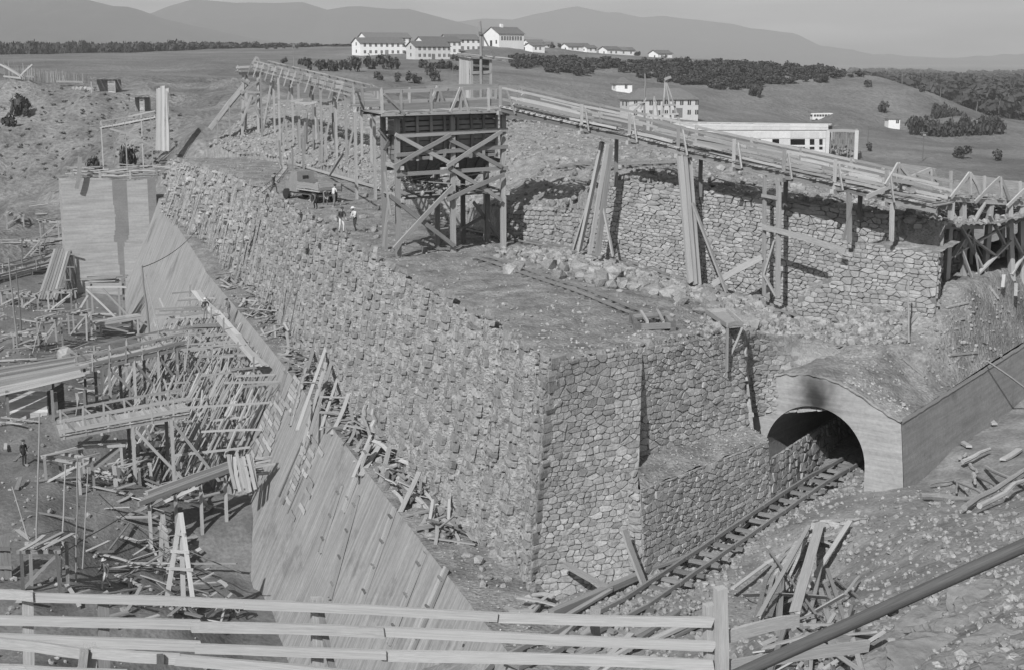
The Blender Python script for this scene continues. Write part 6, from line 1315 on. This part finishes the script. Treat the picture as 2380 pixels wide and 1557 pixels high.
# log heap further up the slope, planks along the railway
for i, (u0, v0, u1, v1, d_) in enumerate(((2148, 1162, 2265, 1168, .3), (2240, 1195, 2400, 1095, .26), (2275, 1198, 2410, 1120, .24), (2215, 1120, 2310, 1160, .14), (2160, 1135, 2230, 1122, .12), (2225, 1135, 2222, 1160, .14), (2270, 1110, 2330, 1145, .16), (2290, 1095, 2400, 1150, .18), (2236, 1090, 2300, 1060, .22), (2255, 1085, 2270, 1102, .2), (2230, 1075, 2245, 1065, .2), (2262, 1118, 2265, 1140, .2))):
    p, q = ghit(u0, v0) + Vector((0, 0, d_ * .6 + .12 * (i % 3))), ghit(u1, v1) + Vector((0, 0, d_ * .6 + .12 * (i % 3))); tag(pole(None, 'log', p, q, d_, 'w'), ('thick dark log lying lowest in the log heap on the slope', 'longest pale log crossing the heap on the slope', 'second long log crossing the heap on the slope')[i] if i < 3 else 'thin log or slab in the heap on the slope outside the tunnel', 'log', 'log heap on the slope')
for i, (u0, v0, u1, v1, w_, h_, lab) in enumerate(((1310, 1310, 1420, 1370, .3, .12, 'board propped from the wall foot to the long sleeper beam'), (1450, 1230, 1500, 1365, .34, .1, 'board leaning against the corner of the plinth'), (1280, 1425, 1490, 1335, .3, .25, 'long squared beam lying along the foot of the dam corner'), (1500, 1325, 1620, 1285, .2, .12, 'thin beam lying along the foot of the plinth'), (1570, 1285, 1640, 1245, .3, .2, 'short thick beam beside the plinth'), (1640, 1235, 1690, 1205, .25, .2, 'dark block of timber against the plinth'), (1710, 1185, 1790, 1140, .2, .12, 'pole at the end of the plinth'), (1860, 1105, 1960, 1060, .25, .15, 'bright beam lying in the tunnel mouth'), (1300, 1440, 1420, 1370, .2, .1, 'short board across the railway end'))):
    p, q = (ghit(u0, v0) or on(u0, v0, -8.6)), (ghit(u1, v1) or on(u1, v1, -8.4)); p = on(u0, v0, -8.5); q = on(u1, v1, -8.4)
    if i == 1: q = on(u1, v1, -8.6); p = at(u0, v0, q.y + .6)
    if i == 0: p = at(u0, v0, 53.4)
    p.z = max(p.z, gz(p.x, p.y) + h_ / 2); q.z = max(q.z, gz(q.x, q.y) + h_ / 2)
    tag(beam(None, 'lying_beam', p, q, w_, h_, 'w'), lab, 'beam')
for i in range(24):
    u = R.uniform(1060, 1600); v = R.uniform(1470, 1557); an = R.gauss(.45, .12); L = R.uniform(120, 330); p, q = on(u - math.cos(an) * L / 2, v + math.sin(an) * L / 2, -8.8), on(u + math.cos(an) * L / 2, v - math.sin(an) * L / 2, -8.7); p.z = gz(p.x, p.y) + R.uniform(.1, .4); q.z = gz(q.x, q.y) + R.uniform(.1, .4)
    loose('long_timber', p, q, R.uniform(.14, .26), R.uniform(.1, .2), R.choice('wwd'), 'long timber laid beside the railway behind the fence rails', 'timber', 'timbers beside the railway')
for i in range(26):
    p = on(R.uniform(1150, 1260), R.uniform(1360, 1430), -8.9); p.z = gz(p.x, p.y) + R.uniform(.1, .7); a = R.uniform(0, 3.14); d = Vector((math.cos(a), math.sin(a), R.uniform(-.3, .5))) * R.uniform(.4, .9); loose('short_board', p - d, p + d, .2, .06, R.choice('wl'), 'short board in the pile at the low corner of the dam', 'board', 'boards at the dam corner', R.uniform(-.5, .5))
# boards on the tunnel mound
def mhit(u, v, dz=.1):
    best = None
    return shit(u, v, dz)
for i, (u0, v0, u1, v1, w_, lab) in enumerate(((2255, 728, 2355, 832, .34, 'broad pale plank slanting down the tunnel mound'), (2170, 772, 2290, 800, .2, 'dark beam lying on the tunnel mound'), (2100, 838, 2150, 880, .12, 'thin strip lying above the tunnel arch'), (2205, 830, 2270, 823, .16, 'short boards lying flat on the tunnel mound'), (2150, 765, 2240, 745, .22, 'upper board of the stack on the mound'), (2140, 778, 2225, 768, .18, 'lower board of the stack on the mound'), (2100, 755, 2180, 665, .3, 'bundle of boards leaning up the edge of the mound'), (2110, 762, 2186, 672, .2, 'second board of the bundle leaning up the mound'), (2200, 720, 2250, 708, .14, 'short split board near the crest of the mound'))):
    tag(beam(None, 'mound_board', mhit(u0, v0), mhit(u1, v1), w_, .08, 'wdwwwwwww'[i]), lab, 'board')
tag(beam(None, 'hanging_board', TT(1.7, 10.5, -3.2), at(2400, 915, 71.5), .14, .06, 'l'), 'thin board sticking out from the tunnel roof edge', 'board')
for i, (u0, v0, u1, v1) in enumerate(((2282, 962, 2312, 992), (2230, 1030, 2252, 1044), (2330, 1075, 2370, 1050))): p, q = ghit(u0, v0), ghit(u1, v1); tag(beam(None, 'lying_board', p + Vector((0, 0, .15)), q + Vector((0, 0, .15)), .3, .1, 'l'), ('board lying against the tunnel side wall', 'dark chip of board below the side wall', 'pale board on the bank past the side wall')[i], 'board')
mg = [((TT(.3, .25, -3.5) + AX * R.uniform(0, 1.6) + EX * R.uniform(-1.5, 1.0)), R.uniform(.06, .16)) for _ in range(90)]
for p, s_ in mg:
    d = Vector((p.x, p.y, 0)) - R0; p.z = moundz(min(1.5, d.dot(EX)), max(0, d.dot(AX))) + .03
rocks_stuff('pebbles', mg, m_pebble, 'pale pebbles scattered above the tunnel arch', 'pebbles')
st_v = thing('mound_stake', 'thin crooked stake on the edge of the tunnel mound', 'stake', mhit(2112, 800)); pole(st_v, 'stick', mhit(2112, 800), mhit(2112, 800) + Vector((-.15, .1, 3.2)), .12, 'w')

# ================================================================== stones lying about
def pile(label, n, fn, s0, s1, mat, cat='rubble', name='rubble'): return rocks_stuff(name, [(fn(), R.uniform(s0, s1) * (R.random() ** .6 * .8 + .35)) for _ in range(n)], mat, label, cat)
def rnd_plat():
    t = R.random() ** 1.3; s_ = R.random(); p = crest(s_, t * .97); p.z += .02; return p
pile('pale pebbles strewn over the earth of the dam top', 2200, rnd_plat, .04, .11, m_pebble, 'pebbles', 'pebbles')
pile('small dark stones strewn over the dam top', 1500, rnd_plat, .07, .22, m_rock, 'stones', 'small_stones')
def rnd_ter():
    p = terrace(R.random() ** 1.5, R.random() * .92); p.z += .03; return p
pile('coarse broken stone covering the rubble terrace', 6800, rnd_ter, .12, .46, m_rock, 'rubble', 'rubble')
def rnd_gap():
    f = R.random(); a = on(1240, 580, 0).lerp(on(1900, 770, -2), f); p = a + Vector((R.gauss(-1.0, 1.1), R.gauss(-1.2, 1.2), 0)); p.z = platz(p.x, p.y) + .05; return p
pile('broken stone between the two tracks on the dam top', 1300, rnd_gap, .15, .5, m_rock, 'rubble', 'rubble')
i = 0
for i in range(70):
    f = R.random(); a = on(1240, 625, 0).lerp(on(1750, 745, -1), f) + Vector((R.gauss(0, .8), R.gauss(0, .7), 0)); a.z = platz(a.x, a.y) + .12; tag(rock('boulder', a, R.uniform(.45, 1.05)), 'rough boulder in the band of stone between the two tracks', 'boulder', 'boulders between the tracks')
pile('broken stone heaped between the retaining wall and the tunnel mound', 1100, lambda: shit(R.uniform(1640, 2110), R.uniform(690, 800), .04), .12, .5, m_rock, 'rubble', 'rubble')
for i in range(60):
    f = R.random(); a = on(1660, 700, -1.2).lerp(on(2080, 760, -2.2), f) + Vector((R.gauss(0, .7), R.gauss(0, .7), 0)); a.z = surfz(a.x, a.y) + .1; tag(rock('boulder', a, R.uniform(.35, .8)), 'boulder in the rubble below the masonry step beside the track end', 'boulder', 'boulders below the masonry step')
pile('clods and stones on the earth of the tunnel mound', 700, lambda: shit(R.uniform(1960, 2380), R.uniform(670, 900), .01), .05, .2, m_rock, 'stones', 'small_stones')
def rnd_right():
    u, v = R.uniform(1500, 2380), R.uniform(1130, 1557); p = ghit(u, v)
    return (p + Vector((0, 0, .02))) if p is not None else Vector((30, 60, -10))
pile('stones and chips on the slope outside the tunnel and beside the railway', 2600, rnd_right, .05, .24, m_rock, 'stones', 'small_stones')
pile('pale chips on the slope outside the tunnel', 250, rnd_right, .03, .08, m_pebble, 'stones', 'small_stones')
def rnd_rail():
    p = on(1300, 1480, -8.8).lerp(TT(-2.3, 2, -7.7), R.random()) + Vector((R.gauss(0, 1.2), R.gauss(0, 1.0), 0)); p.z = max(gz(p.x, p.y), -9.5) + .03; return p
pile('ballast stones along the railway into the tunnel', 2000, rnd_rail, .08, .26, m_rock, 'ballast', 'ballast')
def rnd_wallfoot():
    p = Bl.lerp(Br, R.random()) + bn * abs(R.gauss(.2, .5)); p.z = max(gz(p.x, p.y), -9) + .05; return p
pile('fallen stones along the foot of the plinth', 160, rnd_wallfoot, .2, .6, m_rock, 'stones', 'fallen_stones')
def rnd_ledge():
    p = ledge_pt(R.uniform(46, 130), R.uniform(.1, .95), .02); return p
pile('pale gravel on the concrete ledge', 1500, rnd_ledge, .04, .10, m_pebble, 'gravel', 'gravel')
def rnd_bench():
    p = ledge_top(R.random(), R.random()); p.z += .03; return p
pile('pale grit on the earth ledge of the plinth', 350, rnd_bench, .03, .09, m_pebble, 'grit', 'grit')
def rnd_pit():
    y = R.uniform(58, 170); x = float(np.interp(y, [58, 170], [-12.5, -50])) - R.uniform(0, 22); return Vector((x, y, gz(x, y) + .03))
pile('stones scattered over the excavation floor', 1800, rnd_pit, .08, .35, m_rock, 'stones', 'small_stones')
for (u, v, s_) in ((155, 830, 2.0), (160, 840, 1.4)):
    p = on(u, v, -16.4); p.z = gz(p.x, p.y) + .3; tag(rock('boulder', p, s_), 'big pale boulder above the upper footbridge', 'boulder', 'boulders above the footbridge')
# outcrop on the near slope
oc = [(2060, 1500), (2120, 1470), (2200, 1500), (2180, 1440), (2260, 1450), (2290, 1520), (2350, 1480), (2100, 1540), (2240, 1400), (2330, 1420), (2365, 1540), (2230, 1545), (2150, 1520), (2320, 1370), (2060, 1420), (2285, 1390)]
for (u, v) in oc:
    p = ghit(u, v); s_ = R.uniform(1.2, 2.4); M = Matrix.Translation(p - Vector((0, 0, .2 * s_))) @ Matrix.Rotation(-.5 + R.uniform(-.3, .3), 4, 'Z') @ Matrix.Rotation(.35, 4, 'X') @ Matrix.Diagonal((s_ * 1.2, s_, s_ * .34, 1)); tag(link('rock_outcrop', R.choice(CROPM), None, M), 'cracked slab of bedrock in the near slope', 'rock', 'bedrock slabs of the near slope')
rw = thing('rubble_wall_stub', 'short end of rough stone wall beside the railway below the slope', 'wall', on(1880, 1230, -7.5)); sw = StoneSet()
p0, p1 = on(1880, 1262, -7.8), on(2010, 1235, -6.9); wall_patch(rw, 'core', (p0, p1, p1 + Vector((.3, .7, .35)), p0 + Vector((.3, .7, .75))), .28, 1.5, m_mortar, sw, r3, .02, .1); sw.build(rw, m_stone2, 60)
# ================================================================== people
def person_mesh(pose, cols):
    # joints in metres, facing -Y; pose: dict of overrides
    J = dict(pelvis=(0, 0, .93), spine=(0, .01, 1.12), chest=(0, .015, 1.32), neck=(0, .01, 1.48), head0=(0, -.01, 1.56), head=(0, -.02, 1.66), crown=(0, -.005, 1.74),
             hipL=(.095, 0, .90), kneeL=(.10, -.02, .50), ankL=(.10, .02, .09), toeL=(.115, -.14, .04), hipR=(-.095, 0, .90), kneeR=(-.10, -.02, .50), ankR=(-.10, .02, .09), toeR=(-.115, -.14, .04),
             shL=(.185, .015, 1.42), elL=(.235, .03, 1.14), wrL=(.24, -.05, .90), shR=(-.185, .015, 1.42), elR=(-.235, .03, 1.14), wrR=(-.24, -.05, .90))
    J.update(pose); J = {k: Vector(v) for k, v in J.items()}
    rad = dict(pelvis=.15, spine=.14, chest=.155, neck=.058, head0=.072, head=.098, crown=.06, hipL=.098, hipR=.098, kneeL=.062, kneeR=.062, ankL=.045, ankR=.045, toeL=.038, toeR=.038, shL=.072, shR=.072, elL=.048, elR=.048, wrL=.032, wrR=.032)
    E_ = [('pelvis', 'spine'), ('spine', 'chest'), ('chest', 'neck'), ('neck', 'head0'), ('head0', 'head'), ('head', 'crown'), ('chest', 'shL'), ('shL', 'elL'), ('elL', 'wrL'), ('chest', 'shR'), ('shR', 'elR'), ('elR', 'wrR'), ('pelvis', 'hipL'), ('hipL', 'kneeL'), ('kneeL', 'ankL'), ('ankL', 'toeL'), ('pelvis', 'hipR'), ('hipR', 'kneeR'), ('kneeR', 'ankR'), ('ankR', 'toeR')]
    part = {}
    for s_ in 'LR':                         # palm and five fingers
        w_ = J['wr' + s_]; d = (w_ - J['el' + s_]).normalized(); sd_ = d.cross(Vector((0, 1, .2))).normalized(); J['palm' + s_] = w_ + d * .07; rad['palm' + s_] = .030; E_.append(('wr' + s_, 'palm' + s_))
        cu = d.cross(sd_)
        for k, (o, l) in enumerate(((-.03, .062), (-.010, .075), (.010, .08), (.03, .07))):
            J['f%d%s' % (k, s_)] = w_ + d * .10 + sd_ * o; J['g%d%s' % (k, s_)] = w_ + d * (.10 + l) + sd_ * o * 1.1 + cu * .025; rad['f%d%s' % (k, s_)] = .0095; rad['g%d%s' % (k, s_)] = .008; E_ += [('palm' + s_, 'f%d%s' % (k, s_)), ('f%d%s' % (k, s_), 'g%d%s' % (k, s_))]
        J['th' + s_] = w_ + d * .045 + sd_ * -.05 + cu * .01; J['ti' + s_] = w_ + d * .09 + sd_ * -.066 + cu * .02; rad['th' + s_] = .011; rad['ti' + s_] = .009; E_ += [('wr' + s_, 'th' + s_), ('th' + s_, 'ti' + s_)]
    hd = (J['crown'] - J['head0']).normalized(); fw = pose.get('face') ; fw = Vector(fw).normalized() if fw else (Vector((0, -1, 0)) - hd * Vector((0, -1, 0)).dot(hd)).normalized(); sdh = hd.cross(fw)
    J['nose'] = J['head'] + fw * .108 - hd * .015; rad['nose'] = .016; E_.append(('head', 'nose'))
    for s_, o in (('L', 1), ('R', -1)): J['ear' + s_] = J['head'] + sdh * .098 * o; rad['ear' + s_] = .02; E_.append(('head', 'ear' + s_))
    names = [k for k in J if k not in ('face',)]; idx = {k: i for i, k in enumerate(names)}
    me = bpy.data.meshes.new('person_base'); me.from_pydata([J[k] for k in names], [(idx[a], idx[b]) for a, b in E_], [])
    o = bpy.data.objects.new('tmp_person', me); C.objects.link(o)
    m = o.modifiers.new('s', 'SKIN'); sv = me.skin_vertices[0].data
    for k in names: sv[idx[k]].radius = (rad[k], rad[k] * (.72 if k in ('pelvis', 'spine', 'chest') else 1)); sv[idx[k]].use_root = (k == 'pelvis')
    s2 = o.modifiers.new('u', 'SUBSURF'); s2.levels = 1; s2.render_levels = 1
    dg = bpy.context.evaluated_depsgraph_get(); ev = o.evaluated_get(dg); out = bpy.data.meshes.new_from_object(ev)
    bpy.data.objects.remove(o); bpy.data.meshes.remove(me)
    shirt, trous = cols; out.materials.clear()
    for mt in (shirt, trous, m_skin, m_tyre, m_hair): out.materials.append(mt)
    segs = [(J[a], J[b], (1 if a[:3] in ('hip', 'kne') or b[:3] == 'hip' else 3 if a[:3] == 'ank' else 2 if a[:2] in ('wr', 'pa', 'th', 'f0', 'f1', 'f2', 'f3') or a[:2] in ('ne', 'he') else 0)) for a, b in E_]
    mi = []
    for p in out.polygons:
        c = p.center; best = 9; bi = 0
        for a, b, k in segs:
            ab = b - a; t = max(0, min(1, (c - a).dot(ab) / max(1e-9, ab.length_squared))); d = (a + ab * t - c).length
            if d < best: best, bi = d, k
        if bi == 0 and (c - J['pelvis']).length < .13: bi = 1
        if bi == 2 and (c - J['head']).length < .16 and (c - J['head']).dot(hd) > -.01 and (c - J['head']).dot(fw) < .055: bi = 4
        mi.append(bi)
    out.polygons.foreach_set('material_index', mi); out.polygons.foreach_set('use_smooth', [True] * len(out.polygons)); out.update()
    return out, J, hd, fw
POSES = {
 'stand': {}, 
 'hips': dict(elL=(.36, .10, 1.20), wrL=(.22, -.02, 1.02), kneeR=(-.13, -.05, .5), ankR=(-.16, .0, .09), toeR=(-.2, -.15, .04)),
 'lean': dict(elL=(.26, -.16, 1.16), wrL=(.1, -.34, 1.1), elR=(-.27, -.12, 1.15), wrR=(-.06, -.34, .98), chest=(0, -.05, 1.31), neck=(0, -.1, 1.46), head0=(0, -.13, 1.54), head=(0, -.16, 1.63), crown=(0, -.15, 1.72), shL=(.185, -.06, 1.40), shR=(-.185, -.06, 1.40), kneeL=(.12, -.12, .5), ankL=(.13, -.05, .09), toeL=(.15, -.2, .04), ankR=(-.13, .14, .09), toeR=(-.14, -.01, .04)),
 'bend': dict(pelvis=(0, .08, .88), spine=(0, -.05, 1.02), chest=(0, -.24, 1.12), neck=(0, -.37, 1.16), head0=(0, -.43, 1.15), head=(0, -.52, 1.13), crown=(0, -.6, 1.14), shL=(.18, -.3, 1.10), shR=(-.18, -.3, 1.10), elL=(.22, -.38, .84), wrL=(.12, -.46, .62), elR=(-.22, -.36, .84), wrR=(-.1, -.5, .66), hipL=(.1, .08, .86), hipR=(-.1, .08, .86), kneeL=(.13, -.04, .47), kneeR=(-.13, .02, .47), ankL=(.14, .04, .09), ankR=(-.14, .16, .09), toeL=(.16, -.12, .04), toeR=(-.16, .01, .04), face=(0, -.5, -.8)),
 'walk': dict(kneeL=(.1, -.2, .52), ankL=(.1, -.24, .1), toeL=(.11, -.4, .06), kneeR=(-.1, .08, .5), ankR=(-.1, .3, .13), toeR=(-.1, .2, .04), elL=(.24, .12, 1.16), wrL=(.22, .05, .92), elR=(-.24, -.06, 1.15), wrR=(-.2, -.26, 1.0), chest=(0, -.04, 1.32), neck=(0, -.07, 1.48), head0=(0, -.08, 1.56), head=(0, -.1, 1.66), crown=(0, -.09, 1.74)),
 'sit': dict(pelvis=(0, .1, .5), spine=(0, .09, .7), chest=(0, .04, .9), neck=(0, .0, 1.06), head0=(0, -.03, 1.14), head=(0, -.06, 1.23), crown=(0, -.05, 1.32), shL=(.185, .03, 1.0), shR=(-.185, .03, 1.0), elL=(.24, -.05, .74), wrL=(.12, -.28, .68), elR=(-.24, -.05, .74), wrR=(-.1, -.28, .66), hipL=(.1, .1, .48), hipR=(-.1, .1, .48), kneeL=(.14, -.32, .52), kneeR=(-.14, -.32, .5), ankL=(.13, -.3, .09), ankR=(-.13, -.26, .09), toeL=(.14, -.46, .04), toeR=(-.14, -.42, .04))}
PC = {}
def hat_geo(kind):
    V = []; F = []; n = 14; rings = ((.0, .112), (.05, .110), (.085, .07), (.098, .0)) if kind == 'cap' else ((-.012, .19), (.0, .118), (.06, .105), (.1, .07), (.105, 0))
    for z, r_ in rings:
        for k in range(n): a = 6.2832 * k / n; V.append(Vector((r_ * math.cos(a), r_ * math.sin(a) * 1.1 - (.09 if kind == 'cap' and z == 0 and math.sin(a) < -.5 else 0), z)))
    for i in range(len(rings) - 1):
        for k in range(n): a = i * n + k; b = i * n + (k + 1) % n; F.append((a, b, b + n, a + n))
    return V, F
def person(label, p, yaw, pose, shirt, trous, hat=None, hmat=None):
    key_ = (pose, shirt.name, trous.name)
    if key_ not in PC: PC[key_] = person_mesh(POSES[pose], (shirt, trous))
    me, J, hd, fw = PC[key_]; th = thing('person', label, 'person', p); Rz = Matrix.Rotation(yaw, 4, 'Z'); th.rotation_euler = (0, 0, yaw)
    b = bpy.data.objects.new('body', me); C.objects.link(b); b.parent = th
    if hat:
        V, F = hat_geo(hat); sdh = hd.cross(fw); Mh = Matrix((( -sdh.x, -fw.x, hd.x), (-sdh.y, -fw.y, hd.y), (-sdh.z, -fw.z, hd.z))); c = J['head'] + hd * .035
        hm_ = newmesh('hat', [c + Mh @ v for v in V], F, hmat or m_cdark, True); h = bpy.data.objects.new('hat', hm_); C.objects.link(h); h.parent = th
    return th
def pz(p, f): return Vector((p.x, p.y, f(p.x, p.y)))
PL = lambda u, v: pz(on(u, v, 0), platz)
person('man in dark suit and cap standing alone on the excavation floor', gfit(57, 1080, 91), .9, 'stand', m_cdark, m_cdark, 'cap')
person('man in dark overalls leaning forward alone on the far dam top', PL(637, 452), 1.2, 'walk', m_cdark, m_cdark, 'cap')
person('worker in dark vest and pale trousers holding a shovel near the tower', PL(794, 542), .5, 'lean', m_cdark, m_clight, 'cap')
person('worker in white shirt and dark trousers shovelling beside the vested one', PL(826, 541), -.9, 'lean', m_clight, m_cdark, 'brim', m_clight)
person('worker bending down with dark trousers before the lorry', PL(733, 487), -.4, 'bend', m_cmid, m_cdark)
person('worker in pale clothes standing behind the lorry bed corner', PL(679, 458), .8, 'stand', m_cmid, m_clight, 'cap')
person('worker in grey stooping at the tail of the lorry', PL(757, 478), .3, 'bend', m_cmid, m_cmid, 'cap')
person('worker half hidden beside the stones at the lorry tail', PL(776, 480), 2.4, 'lean', m_clight, m_cmid, 'brim')
person('worker in white shirt on the stage of the bunker tower', TW(7.0, .9, 3.62), -1.2, 'lean', m_clight, m_cmid, 'cap', m_clight)
person('worker with white cap and dark vest on the scaffold walkway', on(478, 742, -9.5), .6, 'hips', m_cdark, m_cmid, 'cap', m_clight)
person('worker in grey reaching on the scaffold walkway near the facing', on(533, 742, -9.55), -.8, 'lean', m_cmid, m_cmid, 'cap')
person('worker in shirt sleeves walking on the near excavation floor', gfit(238, 1228, 72), -.9, 'walk', m_cmid, m_clight, 'brim', m_clight)
person('worker in dark jacket beside the small A-frame of boards', gfit(384, 1212, 74), .2, 'stand', m_cdark, m_cmid, 'cap')
person('worker crouching over timber at the foot of the facing', gfit(536, 1262, 72), .7, 'bend', m_cmid, m_cdark, 'cap')
person('seated worker on the excavation floor near the trestle', gfit(300, 1262, 70), 2.0, 'sit', m_cdark, m_cdark, 'cap')
for lab, (u0, v0), (u1, v1), f in (('shovel held by the vested worker', (806, 545), (797, 505), 1), ('shovel of the worker in the white shirt', (845, 540), (822, 516), 1)):
    a, b = PL(u0, v0), on(u1, v1, 0); b = at(u1, v1, a.y - .2); th = thing('shovel', lab + ' near the tower', 'shovel', a); pole(th, 'handle', a + Vector((0, 0, .1)), b, .05, 'w'); beam(th, 'blade', a + Vector((0, 0, .0)), a + Vector((.05, .05, .3)), .24, .03, 'i')
# ---- lorry
ly = thing('lorry', 'dark-cabbed lorry with open wooden load bed on the dam top', 'lorry', PL(770, 470)); lo = PL(792, 472); ld_ = Vector((-.62, .785, 0)); lsd = Vector((-.785, -.62, 0))
def LY(x, y, z): return lo + ld_ * x + lsd * y + Vector((0, 0, z))
def lbox(name, a, b, mat, parent=None):
    V, F = boxmesh(a, b); return mobj(name, [LY(*v) for v in V], F, mat, parent or ly)
lbox('chassis', (.2, .3, .55), (6.0, 1.7, .75), m_iron); lbox('bed_floor', (0, -.05, .95), (3.6, 2.05, 1.05), m_wood)
for y in (-.08, 2.02):
    for k in range(2): beam(ly, 'side_board', LY(0, y, 1.2 + k * .27), LY(3.6, y, 1.2 + k * .27), .05, .25, 'w')
    for x in (.1, 1.2, 2.4, 3.5): beam(ly, 'stake', LY(x, y - .04, .9), LY(x, y - .04, 1.65), .1, .06, 'w')
for k in range(2): beam(ly, 'tailboard', LY(-.04, -.05, 1.2 + k * .27), LY(-.04, 2.0, 1.2 + k * .27), .05, .25, 'w'); beam(ly, 'headboard', LY(3.6, -.05, 1.2 + k * .35), LY(3.6, 2.0, 1.2 + k * .35), .05, .33, 'w')
V = [LY(*q) for q in ((3.8, .15, .7), (5.1, .15, .7), (5.1, .15, 1.5), (4.9, .2, 2.35), (3.85, .2, 2.4), (3.8, .15, 1.4))] + [LY(*q) for q in ((3.8, 1.85, .7), (5.1, 1.85, .7), (5.1, 1.85, 1.5), (4.9, 1.8, 2.35), (3.85, 1.8, 2.4), (3.8, 1.85, 1.4))]
cabn = mobj('cab', V, [tuple(range(5, -1, -1)), tuple(range(6, 12))] + [(i, (i + 1) % 6, (i + 1) % 6 + 6, i + 6) for i in range(6)], m_paint, ly); lbox('rear_window', (3.76, .8, 1.7), (3.84, 1.3, 2.05), m_glass, cabn)
lbox('bonnet', (5.1, .5, .75), (6.3, 1.5, 1.45), m_paint)
for x in (1.0, 5.5):
    for y in (-.05, 1.75):
        ring = [LY(x + .45 * math.cos(a), y, .45 + .45 * math.sin(a)) for a in [k * .4488 for k in range(14)]]; wl = mobj('wheel', ring + [p + lsd * .28 for p in ring], [tuple(range(13, -1, -1)), tuple(range(14, 28))] + [(i, (i + 1) % 14, (i + 1) % 14 + 14, i + 14) for i in range(14)], m_tyre, ly)
rocks_stuff('stone_load', [(LY(R.uniform(.4, 3.2), R.uniform(.3, 1.7), 1.1 + R.uniform(0, .25)), R.uniform(.2, .4)) for _ in range(60)], m_rock, 'load of stone on the lorry bed', 'stone load')
lp = loose('long_beam', PL(690, 390) + Vector((0, 0, .2)), PL(880, 445) + Vector((0, 0, .3)), .25, .2, 'w', 'long dark beam lying on the rubble behind the lorry', 'beam', None)
tag(beam(None, 'leaning_plank', PL(765, 415) + Vector((0, 0, .1)), at(798, 358, 108), .2, .06, 'l'), 'plank leaning up against the rubble slope behind the lorry', 'plank')
for i in range(40):
    p = PL(R.uniform(660, 880), R.uniform(440, 560)); p.z += .1; tag(rock('loose_stone', p, R.uniform(.25, .55)), 'loose building stone lying among the workers and the lorry', 'stone', 'building stones near the workers')
bk2 = thing('bucket', 'small bucket standing at the foot of the tower post', 'bucket', PL(987, 588)); q = PL(987, 590)
V = [q + Vector((r_ * math.cos(a), r_ * math.sin(a), z)) for z, r_ in ((.0, .16), (.4, .22), (.38, .19), (.05, .14)) for a in [k * .6283 for k in range(10)]]
mobj('pail', V, [(j * 10 + k, j * 10 + (k + 1) % 10, j * 10 + 10 + (k + 1) % 10, j * 10 + 10 + k) for j in range(3) for k in range(10)] + [tuple(range(9, -1, -1)), tuple(range(30, 40))], m_iron, bk2)
# ================================================================== tell look-alikes of one small group apart by their order in view
_by = {}
for o in C.objects:
    if o.parent is None and o.get('group') and o.get('label'): _by.setdefault((o['group'], o['label']), []).append(o)
_ORD = ['first', 'second', 'third', 'fourth', 'fifth', 'sixth', 'seventh', 'eighth', 'ninth', 'tenth', 'eleventh', 'twelfth', 'thirteenth', 'fourteenth', 'fifteenth', 'sixteenth', 'seventeenth', 'eighteenth', 'nineteenth', 'twentieth']
def ordinal(i):
    return _ORD[i] if i < 20 else (('twenty-', 'thirty-', 'forty-')[(i + 1) // 10 - 2] + _ORD[(i + 1) % 10 - 1] if (i + 1) % 10 else ('thirtieth', 'fortieth', 'fiftieth')[(i + 1) // 10 - 3])
for (g_, l_), obs in _by.items():
    if 1 < len(obs) <= 50:
        obs.sort(key=lambda o: prj(absloc(o))[0])
        for i, o in enumerate(obs):
            s_ = l_.split(); o['label'] = ' '.join(s_[:12]) + ', ' + ('leftmost' if i == 0 else 'rightmost' if i == len(obs) - 1 else ordinal(i) + ' from left')
